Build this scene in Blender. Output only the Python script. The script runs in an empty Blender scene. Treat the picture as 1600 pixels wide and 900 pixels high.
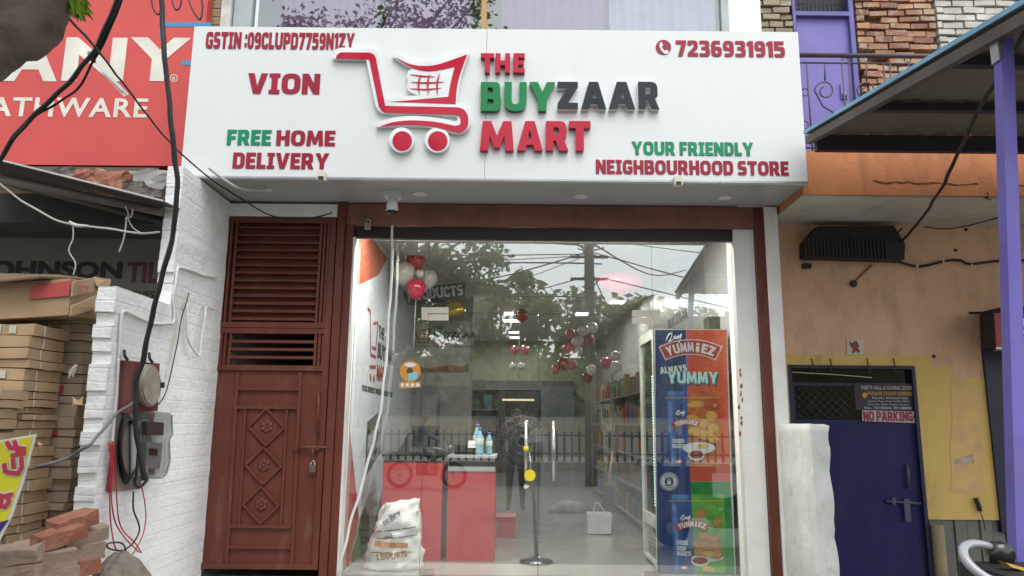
import bpy, bmesh, math, random
from mathutils import Vector, Matrix, noise
random.seed(7)
S = bpy.context.scene
C = S.collection
PI = math.pi

# ------------------------------------------------------------------ camera, sky, sun, exposure
FPX = 1150.0
CAM = Vector((0, -6.3, 1.55))
cd = bpy.data.cameras.new('camera')
cam = bpy.data.objects.new('camera', cd)
C.objects.link(cam)
cam.location = CAM
CR = (Matrix.Rotation(PI/2 + math.radians(10.4), 3, 'X') @ Matrix.Rotation(math.radians(.55), 3, 'Z'))
cam.rotation_euler = CR.to_euler()
cd.sensor_width = 36
cd.lens = FPX/1600*36
cd.clip_start = .02
cd.clip_end = 600
S.camera = cam

w = bpy.data.worlds.new('World')
S.world = w
w.use_nodes = True
nt = w.node_tree
bg = nt.nodes['Background']
sky = nt.nodes.new('ShaderNodeTexSky')
sky.sky_type = 'NISHITA'
sky.sun_disc = False
SUN_EL, SUN_ROT = math.radians(60), math.radians(165)
sky.sun_elevation = SUN_EL
sky.sun_rotation = SUN_ROT
sky.dust_density = 1.5
sky.air_density = 1.2
hs = nt.nodes.new('ShaderNodeHueSaturation')
hs.inputs['Saturation'].default_value = .22
nt.links.new(sky.outputs[0], hs.inputs['Color'])
nt.links.new(hs.outputs[0], bg.inputs[0])
bg.inputs[1].default_value = .15

sd = bpy.data.lights.new('sun', 'SUN')
sd.energy = 1.25
sd.angle = math.radians(44)
sd.color = (1, .985, .955)
sun = bpy.data.objects.new('sun', sd)
C.objects.link(sun)
sdir = Vector((math.sin(SUN_ROT)*math.cos(SUN_EL), math.cos(SUN_ROT)*math.cos(SUN_EL), math.sin(SUN_EL)))
sun.rotation_euler = sdir.to_track_quat('Z', 'Y').to_euler()
sun.location = (0, -10, 20)

S.view_settings.view_transform = 'Standard'
S.view_settings.look = 'None'
S.view_settings.exposure = .9
S.view_settings.gamma = 1
S.render.engine = 'CYCLES'
S.cycles.max_bounces = 8
S.cycles.transparent_max_bounces = 16
S.cycles.use_denoising = True
S.cycles.sample_clamp_indirect = 6

# ------------------------------------------------------------------ helpers
def at(px, py, Y=None, X=None, Z=None):
    """point of the picture (1600 x 900) on a real plane of the place"""
    d = CR @ Vector(((px-800)/FPX, (450-py)/FPX, -1))
    if Y is not None: t = (Y-CAM.y)/d.y
    elif X is not None: t = (X-CAM.x)/d.x
    else: t = (Z-CAM.z)/d.z
    return CAM + d*t

def rect(px0, py0, px1, py1, Y):
    my, mx = (py0+py1)/2, (px0+px1)/2
    return at(px0, my, Y).x, at(px1, my, Y).x, at(mx, py1, Y).z, at(mx, py0, Y).z

class B:
    def __init__(s): s.bm = bmesh.new()
    def box(s, x0, x1, y0, y1, z0, z1):
        v = [s.bm.verts.new(p) for p in ((x0,y0,z0),(x1,y0,z0),(x1,y1,z0),(x0,y1,z0),(x0,y0,z1),(x1,y0,z1),(x1,y1,z1),(x0,y1,z1))]
        for f in ((0,3,2,1),(4,5,6,7),(0,1,5,4),(1,2,6,5),(2,3,7,6),(3,0,4,7)):
            s.bm.faces.new([v[i] for i in f])
        return s
    def obox(s, c, a, b, d):
        """box from centre and three half vectors"""
        c, a, b, d = Vector(c), Vector(a), Vector(b), Vector(d)
        v = [s.bm.verts.new(c+i*a+j*b+k*d) for k in (-1,1) for (i,j) in ((-1,-1),(1,-1),(1,1),(-1,1))]
        for f in ((0,3,2,1),(4,5,6,7),(0,1,5,4),(1,2,6,5),(2,3,7,6),(3,0,4,7)):
            s.bm.faces.new([v[i] for i in f])
        return s
    def bar(s, p, q, w, t, n=(0,-1,0)):
        """flat bar from p to q, width w in the plane, thickness t along n"""
        p, q, n = Vector(p), Vector(q), Vector(n)
        a = (q-p)/2; u = a.normalized().cross(n).normalized()*(w/2)
        return s.obox((p+q)/2, a, u, n.normalized()*(t/2))
    def tube(s, pts, r, seg=8, cap=True):
        pts = [Vector(p) for p in pts]
        rs = r if isinstance(r, (list, tuple)) else [r]*len(pts)
        rings = []; up = None
        for i, p in enumerate(pts):
            t = (pts[min(i+1,len(pts)-1)]-pts[max(i-1,0)])
            if t.length < 1e-9: t = Vector((0,0,1))
            t.normalize()
            if up is None:
                up = t.orthogonal().normalized()
            up = (up - t*up.dot(t))
            if up.length < 1e-6: up = t.orthogonal()
            up.normalize(); sd_ = t.cross(up)
            rings.append([s.bm.verts.new(p+(up*math.cos(2*PI*k/seg)+sd_*math.sin(2*PI*k/seg))*rs[i]) for k in range(seg)])
        for a, b in zip(rings, rings[1:]):
            for k in range(seg):
                f = s.bm.faces.new((a[k], a[(k+1)%seg], b[(k+1)%seg], b[k])); f.smooth = True
        if cap:
            s.bm.faces.new(rings[0][::-1]); s.bm.faces.new(rings[-1])
        return s
    def lathe(s, prof, c, axis=(0,0,1), seg=20):
        c = Vector(c); ax = Vector(axis).normalized(); u = ax.orthogonal().normalized(); v = ax.cross(u)
        rings = [[s.bm.verts.new(c+ax*z+(u*math.cos(2*PI*k/seg)+v*math.sin(2*PI*k/seg))*max(r,1e-4)) for k in range(seg)] for r, z in prof]
        for a, b in zip(rings, rings[1:]):
            for k in range(seg):
                f = s.bm.faces.new((a[k], a[(k+1)%seg], b[(k+1)%seg], b[k])); f.smooth = True
        s.bm.faces.new(rings[0][::-1]); s.bm.faces.new(rings[-1])
        return s
    def ball(s, c, r, sc=(1,1,1), seg=16, jitter=0):
        m = Matrix.Translation(Vector(c)) @ Matrix.Diagonal((sc[0]*r, sc[1]*r, sc[2]*r, 1))
        g = bmesh.ops.create_uvsphere(s.bm, u_segments=seg, v_segments=max(6, seg*2//3), radius=1, matrix=m)
        for v in g['verts']:
            if jitter: v.co += noise.noise_vector(v.co*5)*jitter
            for f in v.link_faces: f.smooth = True
        return s
    def prism(s, pts, ext):
        e = Vector(ext)
        a = [s.bm.verts.new(Vector(p)) for p in pts]; b = [s.bm.verts.new(Vector(p)+e) for p in pts]
        s.bm.faces.new(a[::-1]); s.bm.faces.new(b)
        n = len(a)
        for k in range(n): s.bm.faces.new((a[k], a[(k+1)%n], b[(k+1)%n], b[k]))
        bmesh.ops.recalc_face_normals(s.bm, faces=s.bm.faces)
        return s
    def poly(s, pts):
        s.bm.faces.new([s.bm.verts.new(Vector(p)) for p in pts]); return s
    def mesh(s, me, fn):
        vs = [s.bm.verts.new(fn(v.co)) for v in me.vertices]
        for p in me.polygons:
            try:
                s.bm.faces.new([vs[i] for i in p.vertices])
            except ValueError: pass
        return s
    def bevel(s, w, seg=1):
        bmesh.ops.bevel(s.bm, geom=[e for e in s.bm.edges if len(e.link_faces)==2 and e.calc_face_angle(0) > .5], offset=w, segments=seg, affect='EDGES', clamp_overlap=True)
        return s
    def wob(s, amt, sc=6):
        for v in s.bm.verts: v.co += noise.noise_vector(v.co*sc)*amt
        return s
    def bounds(s):
        xs = [v.co for v in s.bm.verts]
        return (Vector((min(c[i] for c in xs) for i in range(3))), Vector((max(c[i] for c in xs) for i in range(3))))

WL = {}
def link(b, name, mat, org):
    me = bpy.data.meshes.new(name)
    for v in b.bm.verts: v.co -= org
    b.bm.normal_update()
    b.bm.to_mesh(me); b.bm.free()
    o = bpy.data.objects.new(name, me)
    C.objects.link(o)
    if mat: me.materials.append(mat)
    return o
def tag(o, label, cat, group=None):
    o['label'] = label; o['category'] = cat
    if group: o['group'] = group
    return o
def thing(name, label, cat, loc, group=None):
    o = bpy.data.objects.new(name, None)
    C.objects.link(o); o.empty_display_size = .1
    o.location = loc; WL[o.name] = Vector(loc)
    return tag(o, label, cat, group)
def part(b, name, mat, parent, label=None):
    org = WL[parent.name]
    o = link(b, name, mat, org)
    o.parent = parent; WL[o.name] = org.copy()
    if label: o['label'] = label
    return o
def solo(b, name, mat, label, cat, group=None):
    lo, hi = b.bounds()
    org = Vector(((lo.x+hi.x)/2, (lo.y+hi.y)/2, lo.z))
    o = link(b, name, mat, org); o.location = org; WL[o.name] = org
    return tag(o, label, cat, group)
def struct(b, name, mat):
    o = link(b, name, mat, Vector((0,0,0))); o['kind'] = 'structure'; return o
def copy_tree(o, loc=None, label=None, parent=None):
    c = o.copy(); C.objects.link(c)
    if parent: c.parent = parent
    if loc is not None: c.location = loc
    if label: c['label'] = label
    for ch in list(o.children): copy_tree(ch, parent=c)
    return c

# ---- materials
MATS = {}
def mat(name, col, rough=.6, col2=None, scale=5, bump=0, bscale=40, metal=0, coat=0, island=0, dirt=None, dscale=(2,2,.5), dlo=.52, dhi=.75, damt=.7, spec=.5, wave=None):
    if name in MATS: return MATS[name]
    m = bpy.data.materials.new(name); m.use_nodes = True
    t = m.node_tree; N = t.nodes; L = t.links
    p = N['Principled BSDF']
    p.inputs['Roughness'].default_value = rough
    p.inputs['Metallic'].default_value = metal
    p.inputs['Coat Weight'].default_value = coat
    p.inputs['Coat Roughness'].default_value = .04
    p.inputs['Specular IOR Level'].default_value = spec
    tc = N.new('ShaderNodeTexCoord')
    nz = N.new('ShaderNodeTexNoise'); nz.inputs['Scale'].default_value = scale; nz.inputs['Detail'].default_value = 6
    L.new(tc.outputs['Object'], nz.inputs['Vector'])
    r = N.new('ShaderNodeValToRGB')
    c2 = col2 or tuple(c*.8 for c in col)
    r.color_ramp.elements[0].position = .35; r.color_ramp.elements[1].position = .68
    r.color_ramp.elements[0].color = (*c2, 1); r.color_ramp.elements[1].color = (*col, 1)
    L.new(nz.outputs[0], r.inputs[0])
    out = r.outputs[0]
    if island:
        g = N.new('ShaderNodeNewGeometry'); h = N.new('ShaderNodeHueSaturation')
        mr = N.new('ShaderNodeMapRange'); mr.inputs[3].default_value = 1-island; mr.inputs[4].default_value = 1+island
        L.new(g.outputs['Random Per Island'], mr.inputs[0]); L.new(mr.outputs[0], h.inputs['Value'])
        mr2 = N.new('ShaderNodeMapRange'); mr2.inputs[3].default_value = .5-island*.04; mr2.inputs[4].default_value = .5+island*.04
        L.new(g.outputs['Random Per Island'], mr2.inputs[0]); L.new(mr2.outputs[0], h.inputs['Hue'])
        L.new(out, h.inputs['Color']); out = h.outputs[0]
    if dirt:
        mp = N.new('ShaderNodeMapping'); mp.inputs['Scale'].default_value = dscale
        L.new(tc.outputs['Object'], mp.inputs[0])
        n2 = N.new('ShaderNodeTexNoise'); n2.inputs['Scale'].default_value = 1.6; n2.inputs['Detail'].default_value = 8; n2.inputs['Roughness'].default_value = .68
        L.new(mp.outputs[0], n2.inputs['Vector'])
        r2 = N.new('ShaderNodeMapRange'); r2.inputs[1].default_value = dlo; r2.inputs[2].default_value = dhi; r2.inputs[4].default_value = damt
        L.new(n2.outputs[0], r2.inputs[0])
        mx = N.new('ShaderNodeMix'); mx.data_type = 'RGBA'
        L.new(r2.outputs[0], mx.inputs[0]); L.new(out, mx.inputs[6]); mx.inputs[7].default_value = (*dirt, 1)
        out = mx.outputs[2]
    L.new(out, p.inputs['Base Color'])
    # roughness variation
    mr = N.new('ShaderNodeMapRange'); mr.inputs[3].default_value = max(.02, rough-.08); mr.inputs[4].default_value = min(1, rough+.08)
    n3 = N.new('ShaderNodeTexNoise'); n3.inputs['Scale'].default_value = scale*2.3
    L.new(tc.outputs['Object'], n3.inputs['Vector'])
    L.new(n3.outputs[0], mr.inputs[0]); L.new(mr.outputs[0], p.inputs['Roughness'])
    if bump:
        nb = N.new('ShaderNodeTexNoise'); nb.inputs['Scale'].default_value = bscale; nb.inputs['Detail'].default_value = 5
        L.new(tc.outputs['Object'], nb.inputs['Vector'])
        bp = N.new('ShaderNodeBump'); bp.inputs['Strength'].default_value = bump; bp.inputs['Distance'].default_value = .01
        L.new(nb.outputs[0], bp.inputs['Height']); L.new(bp.outputs[0], p.inputs['Normal'])
        if coat: L.new(bp.outputs[0], p.inputs['Coat Normal'])
    MATS[name] = m
    return m

def brick_mat(name, c1, c2, mortar, axis='yz', bw=.235, bh=.085, bump=.6, dirt=None, dlo=.55, damt=.6, rough=.8, ms=.012, mort=1.0):
    m = bpy.data.materials.new(name); m.use_nodes = True
    t = m.node_tree; N = t.nodes; L = t.links; p = N['Principled BSDF']; p.inputs['Roughness'].default_value = rough
    tc = N.new('ShaderNodeTexCoord'); sp = N.new('ShaderNodeSeparateXYZ'); cb = N.new('ShaderNodeCombineXYZ')
    L.new(tc.outputs['Object'], sp.inputs[0])
    L.new(sp.outputs['Y' if axis == 'yz' else 'X'], cb.inputs[0]); L.new(sp.outputs['Z'], cb.inputs[1])
    nzv = N.new('ShaderNodeTexNoise'); nzv.inputs['Scale'].default_value = 9
    L.new(tc.outputs['Object'], nzv.inputs['Vector'])
    va = N.new('ShaderNodeVectorMath'); va.operation = 'MULTIPLY_ADD'; va.inputs[1].default_value = (.022,.022,0)
    L.new(nzv.outputs['Color'], va.inputs[0]); L.new(cb.outputs[0], va.inputs[2])
    b = N.new('ShaderNodeTexBrick'); L.new(va.outputs[0], b.inputs['Vector'])
    b.inputs['Scale'].default_value = 1; b.inputs['Brick Width'].default_value = bw; b.inputs['Row Height'].default_value = bh
    b.inputs['Mortar Size'].default_value = ms; b.inputs['Mortar Smooth'].default_value = .8
    b.inputs['Color1'].default_value = (*c1,1); b.inputs['Color2'].default_value = (*c2,1); b.inputs['Mortar'].default_value = (*mortar,1)
    nz = N.new('ShaderNodeTexNoise'); nz.inputs['Scale'].default_value = 3; nz.inputs['Detail'].default_value = 8; nz.inputs['Roughness'].default_value = .7
    L.new(tc.outputs['Object'], nz.inputs['Vector'])
    mr = N.new('ShaderNodeMapRange'); mr.inputs[1].default_value = dlo; mr.inputs[2].default_value = dlo+.2; mr.inputs[4].default_value = damt
    L.new(nz.outputs[0], mr.inputs[0])
    mx = N.new('ShaderNodeMix'); mx.data_type = 'RGBA'; mx.inputs[7].default_value = (*(dirt or mortar),1)
    L.new(mr.outputs[0], mx.inputs[0]); L.new(b.outputs[0], mx.inputs[6]); L.new(mx.outputs[2], p.inputs['Base Color'])
    nb = N.new('ShaderNodeTexNoise'); nb.inputs['Scale'].default_value = 22; nb.inputs['Detail'].default_value = 6
    L.new(tc.outputs['Object'], nb.inputs['Vector'])
    ad = N.new('ShaderNodeMath'); ad.operation = 'MULTIPLY_ADD'; ad.inputs[1].default_value = -mort
    L.new(b.outputs['Fac'], ad.inputs[0]); L.new(nb.outputs[0], ad.inputs[2])
    bp = N.new('ShaderNodeBump'); bp.inputs['Strength'].default_value = bump; bp.inputs['Distance'].default_value = .02
    L.new(ad.outputs[0], bp.inputs['Height']); L.new(bp.outputs[0], p.inputs['Normal'])
    return m

def glass_mat(name, f0=.12, tint=(.93,.96,.95), rough=0.0, wav=0, dust=0):
    m = bpy.data.materials.new(name); m.use_nodes = True
    t = m.node_tree; N = t.nodes; L = t.links
    N.remove(N['Principled BSDF'])
    o = N['Material Output']
    tr = N.new('ShaderNodeBsdfTransparent'); tr.inputs[0].default_value = (*tint,1)
    gl = N.new('ShaderNodeBsdfGlossy'); gl.inputs['Roughness'].default_value = rough; gl.inputs[0].default_value = (.95,1,.98,1)
    # Schlick reflectance, the same from both sides of the pane
    ge = N.new('ShaderNodeNewGeometry'); dt = N.new('ShaderNodeVectorMath'); dt.operation = 'DOT_PRODUCT'
    L.new(ge.outputs['Incoming'], dt.inputs[0]); L.new(ge.outputs['True Normal'], dt.inputs[1])
    ab = N.new('ShaderNodeMath'); ab.operation = 'ABSOLUTE'; L.new(dt.outputs['Value'], ab.inputs[0])
    om = N.new('ShaderNodeMath'); om.operation = 'SUBTRACT'; om.inputs[0].default_value = 1; L.new(ab.outputs[0], om.inputs[1])
    pw = N.new('ShaderNodeMath'); pw.operation = 'POWER'; pw.inputs[1].default_value = 5; L.new(om.outputs[0], pw.inputs[0])
    fr = N.new('ShaderNodeMath'); fr.operation = 'MULTIPLY_ADD'; fr.inputs[1].default_value = 1-f0; fr.inputs[2].default_value = f0; L.new(pw.outputs[0], fr.inputs[0])
    mx = N.new('ShaderNodeMixShader')
    L.new(fr.outputs[0], mx.inputs[0]); L.new(tr.outputs[0], mx.inputs[1]); L.new(gl.outputs[0], mx.inputs[2]); L.new(mx.outputs[0], o.inputs[0])
    if dust:   # a thin uneven film of dust and wiping streaks
        df = N.new('ShaderNodeBsdfDiffuse'); df.inputs[0].default_value = (.6,.58,.53,1)
        tc = N.new('ShaderNodeTexCoord'); mp = N.new('ShaderNodeMapping'); mp.inputs['Scale'].default_value = (2.2,1,.7); mp.inputs['Rotation'].default_value = (0,.5,0)
        nd = N.new('ShaderNodeTexNoise'); nd.inputs['Scale'].default_value = 2.2; nd.inputs['Detail'].default_value = 9; nd.inputs['Roughness'].default_value = .7
        L.new(tc.outputs['Object'], mp.inputs[0]); L.new(mp.outputs[0], nd.inputs['Vector'])
        mr = N.new('ShaderNodeMapRange'); mr.inputs[1].default_value = .42; mr.inputs[2].default_value = .8; mr.inputs[3].default_value = dust*.2; mr.inputs[4].default_value = dust*2.4
        L.new(nd.outputs[0], mr.inputs[0])
        m2 = N.new('ShaderNodeMixShader'); L.new(mr.outputs[0], m2.inputs[0]); L.new(mx.outputs[0], m2.inputs[1]); L.new(df.outputs[0], m2.inputs[2]); L.new(m2.outputs[0], o.inputs[0])
    if wav:
        tc = N.new('ShaderNodeTexCoord'); nb = N.new('ShaderNodeTexNoise'); nb.inputs['Scale'].default_value = 2.5
        L.new(tc.outputs['Object'], nb.inputs['Vector'])
        bp = N.new('ShaderNodeBump'); bp.inputs['Strength'].default_value = wav; bp.inputs['Distance'].default_value = .01
        L.new(nb.outputs[0], bp.inputs['Height']); L.new(bp.outputs[0], gl.inputs['Normal'])
    return m
def emit(name, col, s):
    m = bpy.data.materials.new(name); m.use_nodes = True
    p = m.node_tree.nodes['Principled BSDF']
    p.inputs['Base Color'].default_value = (.8,.8,.8,1)
    p.inputs['Emission Color'].default_value = (*col,1); p.inputs['Emission Strength'].default_value = s
    return m

# ---- lettering
# heavy rounded capitals, drawn as outlines on a unit height; a third number rounds that corner
_bowl = [(.29,.54),(.5,.54,.1),(.5,.79,.1),(.29,.79)]
_six = [[(0,0,.3),(.72,0,.3),(.72,.62,.25),(.28,.62,.05),(.28,.79,.1),(.62,.79),(.62,1),(0,1,.34)], [(.28,.2,.08),(.46,.2,.08),(.46,.42,.08),(.28,.42,.08)]]
HEAVY = {
 'A': [[(0,0),(.31,0),(.36,.19),(.62,.19),(.67,0),(.98,0),(.67,1),(.31,1)], [(.41,.40),(.57,.40),(.49,.70)]],
 'B': [[(0,0),(.82,0,.26),(.82,.5,.16),(.72,.53,.03),(.78,.57,.13),(.78,1,.24),(0,1)], [(.28,.2),(.52,.2,.09),(.52,.41,.09),(.28,.41)], [(.28,.61),(.49,.61,.09),(.49,.81,.09),(.28,.81)]],
 'C': [[(.76,.32),(.76,0,.28),(0,0,.34),(0,1,.34),(.76,1,.28),(.76,.68),(.50,.68),(.50,.78,.08),(.28,.78,.14),(.28,.22,.14),(.50,.22,.08),(.50,.32)]],
 'D': [[(0,0),(.82,0,.36),(.82,1,.36),(0,1)], [(.28,.22),(.53,.22,.16),(.53,.78,.16),(.28,.78)]],
 'E': [[(0,0),(.67,0),(.67,.22),(.29,.22),(.29,.40),(.61,.40),(.61,.61),(.29,.61),(.29,.78),(.67,.78),(.67,1),(0,1)]],
 'F': [[(0,0),(.29,0),(.29,.37),(.6,.37),(.6,.59),(.29,.59),(.29,.77),(.67,.77),(.67,1),(0,1)]],
 'G': [[(.42,.55),(.82,.55),(.82,0,.24),(0,0,.34),(0,1,.34),(.79,1,.28),(.79,.70),(.52,.70),(.52,.78,.07),(.28,.78,.14),(.28,.22,.14),(.54,.22,.04),(.54,.36),(.42,.36)]],
 'H': [[(0,0),(.29,0),(.29,.38),(.56,.38),(.56,0),(.85,0),(.85,1),(.56,1),(.56,.62),(.29,.62),(.29,1),(0,1)]],
 'I': [[(0,0),(.52,0),(.52,.2),(.405,.2),(.405,.8),(.52,.8),(.52,1),(0,1),(0,.8),(.115,.8),(.115,.2),(0,.2)]],
 'i': [[(.0,0),(.27,0),(.27,.66),(0,.66)], [(0,.74,.1),(.27,.74,.1),(.27,1,.1),(0,1,.1)]],
 'J': [[(0,0),(.52,0,.28),(.52,1),(.22,1),(.22,.23,.05),(0,.23)]],
 'K': [[(0,0),(.29,0),(.29,.36),(.54,0),(.9,0),(.56,.52),(.88,1),(.55,1),(.29,.64),(.29,1),(0,1)]],
 'L': [[(0,0),(.62,0),(.62,.24),(.29,.24),(.29,1),(0,1)]],
 'M': [[(0,0),(.27,0),(.31,.52),(.44,.10),(.64,.10),(.77,.52),(.81,0),(1.08,0),(1.0,1),(.73,1),(.54,.5),(.35,1),(.08,1)]],
 'N': [[(0,0),(.28,0),(.28,.48),(.56,0),(.85,0),(.85,1),(.57,1),(.57,.52),(.29,1),(0,1)]],
 'O': [[(0,0,.4),(.90,0,.4),(.90,1,.4),(0,1,.4)], [(.29,.22,.155),(.61,.22,.155),(.61,.78,.155),(.29,.78,.155)]],
 'P': [[(0,0),(.29,0),(.29,.33),(.78,.33,.27),(.78,1,.27),(0,1)], _bowl],
 'R': [[(0,0),(.29,0),(.29,.33),(.37,.33),(.52,0),(.86,0),(.67,.38,.03),(.79,.46,.12),(.79,1,.27),(0,1)], _bowl],
 'S': [[(0,.05),(.1,0,.1),(.74,0,.25),(.74,.61,.2),(.29,.61,.06),(.29,.79,.07),(.67,.79),(.67,.96,.03),(.6,1,.1),(0,1,.25),(0,.40,.2),(.44,.40,.06),(.44,.22,.07),(0,.22)]],
 'T': [[(.25,0),(.55,0),(.55,.76),(.80,.76),(.80,1),(0,1),(0,.76),(.25,.76)]],
 'U': [[(0,1),(0,0,.38),(.88,0,.38),(.88,1),(.59,1),(.59,.23,.14),(.29,.23,.14),(.29,1)]],
 'V': [[(.30,0),(.64,0),(.95,1),(.64,1),(.475,.36),(.31,1),(0,1)]],
 'W': [[(.18,0),(.46,0),(.56,.48),(.66,0),(.94,0),(1.12,1),(.83,1),(.76,.42),(.66,.88),(.46,.88),(.36,.42),(.29,1),(0,1)]],
 'Y': [[(.31,0),(.61,0),(.61,.38),(.94,1),(.62,1),(.46,.65),(.30,1),(-.02,1),(.31,.38)]],
 'Z': [[(0,0),(.75,0),(.75,.24),(.40,.24),(.75,.8),(.75,1),(0,1),(0,.76),(.35,.76),(0,.2)]],
 '0': [[(0,0,.34),(.72,0,.34),(.72,1,.34),(0,1,.34)], [(.27,.21,.09),(.45,.21,.09),(.45,.79,.09),(.27,.79,.09)]],
 '1': [[(.13,0),(.43,0),(.43,1),(.2,1),(0,.9),(0,.7),(.13,.74)]],
 '2': [[(0,0),(.7,0),(.7,.23),(.36,.23),(.69,.5,.12),(.69,1,.28),(0,1,.2),(0,.70),(.27,.70),(.27,.79,.04),(.42,.79,.05),(.42,.6,.08),(0,.2)]],
 '3': [[(0,.04),(.1,0,.1),(.71,0,.25),(.71,.46,.15),(.62,.53,.03),(.69,.6,.12),(.69,1,.25),(.02,1,.1),(.02,.79),(.41,.79,.05),(.41,.62,.05),(.15,.62),(.15,.42),(.43,.42,.05),(.43,.21,.05),(0,.21)]],
 '5': [[(0,.04),(.1,0,.1),(.71,0,.25),(.71,.65,.22),(.27,.65,.02),(.27,.77),(.65,.77),(.65,1),(0,1),(0,.43),(.43,.43,.07),(.43,.21,.07),(0,.21)]],
 '6': _six, '9': [[(.72-p[0], 1-p[1])+tuple(p[2:]) for p in c] for c in _six],
 '7': [[(.12,0),(.43,0),(.7,.8),(.7,1),(0,1),(0,.76),(.38,.76)]],
 ':': [[(0,.1,.05),(.25,.1,.05),(.25,.35,.05),(0,.35,.05)], [(0,.62,.05),(.25,.62,.05),(.25,.87,.05),(0,.87,.05)]],
 '-': [[(0,.4),(.36,.4),(.36,.6),(0,.6)]],
}
def fillet(pts, mn=.018):
    out = []; n = len(pts)
    for i, p in enumerate(pts):
        c = Vector((p[0], p[1])); a = Vector(pts[i-1][:2])-c; b = Vector(pts[(i+1) % n][:2])-c
        r = min(p[2] if len(p) > 2 else mn, a.length*.499, b.length*.499)
        a.normalize(); b.normalize(); k = 6 if r > .06 else 2
        for j in range(k+1):
            t = j/k; out.append(c+a*r*(1-t)**2+b*r*t**2)
    return out
def heavy_glyphs(s, ext=.5, gap=.085):
    cu = bpy.data.curves.new('lettering', 'CURVE'); cu.dimensions = '2D'; cu.fill_mode = 'BOTH'; cu.extrude = ext
    x = 0
    for ch in s:
        if ch == ' ': x += .32; continue
        g = HEAVY[ch]; lo = min(p[0] for c in g for p in c); hi = max(p[0] for c in g for p in c)
        for c in g:
            q = fillet(c); sp = cu.splines.new('POLY'); sp.points.add(len(q)-1); sp.use_cyclic_u = True
            for a, b in zip(sp.points, q): a.co = (x+b.x-lo, b.y, 0, 1)
        x += hi-lo+gap
    ob = bpy.data.objects.new('lettering', cu); C.objects.link(ob)
    dg = bpy.context.evaluated_depsgraph_get(); dg.update()
    me = bpy.data.meshes.new_from_object(ob.evaluated_get(dg))
    bpy.data.objects.remove(ob); bpy.data.curves.remove(cu)
    return me
def glyphs(s, off=0.0, ext=.0, bev=0.0, spacing=1.0, res=3):
    cu = bpy.data.curves.new('lettering', 'FONT')
    cu.body = s; cu.offset = off; cu.extrude = ext; cu.bevel_depth = bev; cu.resolution_u = res; cu.space_character = spacing
    ob = bpy.data.objects.new('lettering', cu); C.objects.link(ob)
    dg = bpy.context.evaluated_depsgraph_get(); dg.update()
    me = bpy.data.meshes.new_from_object(ob.evaluated_get(dg))
    bpy.data.objects.remove(ob); bpy.data.curves.remove(cu)
    return me
def lettering(s, O, U, V, w, h, depth=.003, off=0.0, bev=0.0, spacing=1.0, b=None, shear=0, res=3, heavy=False):
    """text fitted in a rectangle: O lower left, U and V unit directions, w by h metres; stands depth proud"""
    O, U, V = Vector(O), Vector(U), Vector(V); Nn = U.cross(V)
    me = heavy_glyphs(s) if heavy else glyphs(s, off, .5, bev, spacing, res)
    xs = [v.co.x for v in me.vertices]; ys = [v.co.y for v in me.vertices]; zs = [v.co.z for v in me.vertices]
    x0, x1, y0, y1, z0, z1 = min(xs), max(xs), min(ys), max(ys), min(zs), max(zs)
    if w is None: w = h*(x1-x0)/(y1-y0)
    b = b or B()
    b.mesh(me, lambda c: O + U*((c.x-x0)/(x1-x0)*w + shear*(c.y-y0)/(y1-y0)*h) + V*((c.y-y0)/(y1-y0)*h) + Nn*((c.z-z0)/(z1-z0)*depth))
    bpy.data.meshes.remove(me)
    bmesh.ops.recalc_face_normals(b.bm, faces=b.bm.faces)
    return b
XU, ZU = (1,0,0), (0,0,1)
def ftext(s, px0, px1, py0, py1, Y, depth=.003, off=0.0, **k):
    """front-facing lettering inside a picture box on plane Y"""
    x0, x1, z0, z1 = rect(px0, py0, px1, py1, Y)
    return lettering(s, (x0, Y, z0), XU, ZU, x1-x0, z1-z0, depth, off, **k)
def flat(pts, Y, d):
    """picture outline on plane Y, d thick towards the street"""
    return B().prism([at(x, y, Y) for x, y in pts], (0,-d,0))
def ell(cx, cy, rx, ry, n=24, a0=0): return [(cx+rx*math.cos(2*PI*k/n), cy+ry*math.sin(2*PI*k/n)) for k in range(n)]

def smooth_path(pts, n=6):
    pts = [Vector(p) for p in pts]; out = []
    for i in range(len(pts)-1):
        p0, p1, p2, p3 = pts[max(i-1,0)], pts[i], pts[i+1], pts[min(i+2,len(pts)-1)]
        for k in range(n):
            t = k/n
            out.append(.5*((2*p1)+(p2-p0)*t+(2*p0-5*p1+4*p2-p3)*t*t+(3*p1-p0-3*p2+p3)*t**3))
    return out+[pts[-1]]
def cable(pts, r, name, m, label, cat, group=None, n=6, seg=6):
    q = smooth_path(pts, n)
    q = [p+noise.noise_vector(p*6)*min(.012, r*.9) for p in q]
    rr_ = [r*(1+.12*noise.noise(p*9)) for p in q]
    return solo(B().tube(q, rr_, seg), name, m, label, cat, group)

# ------------------------------------------------------------------ materials
white_sheet = mat('white_sign_sheet', (.655,.68,.67), .36, (.63,.66,.65), 2, .03, 3, dirt=(.56,.57,.53), dscale=(3,3,.35), dlo=.58, dhi=.85, damt=.35)
acp_grey = mat('grey_panel', (.40,.41,.41), .35, (.36,.37,.37), 3)
white_plaster = mat('white_plaster', (.82,.82,.78), .8, (.74,.74,.69), 4, .4, 30, dirt=(.35,.33,.29), dscale=(3,3,1), dlo=.58, damt=.5)
white_paint_ragged = mat('white_paint_rough', (.72,.73,.70), .8, (.56,.57,.53), 3, .8, 18, dirt=(.30,.29,.26), dscale=(4,4,2), dlo=.6, dhi=.72, damt=.6)
white_brick = brick_mat('white_painted_brick', (.80,.81,.80), (.76,.77,.77), (.76,.77,.765), 'yz', bump=.42, dirt=(.50,.49,.46), dlo=.55, damt=.75, mort=.2, ms=.008)
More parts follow.
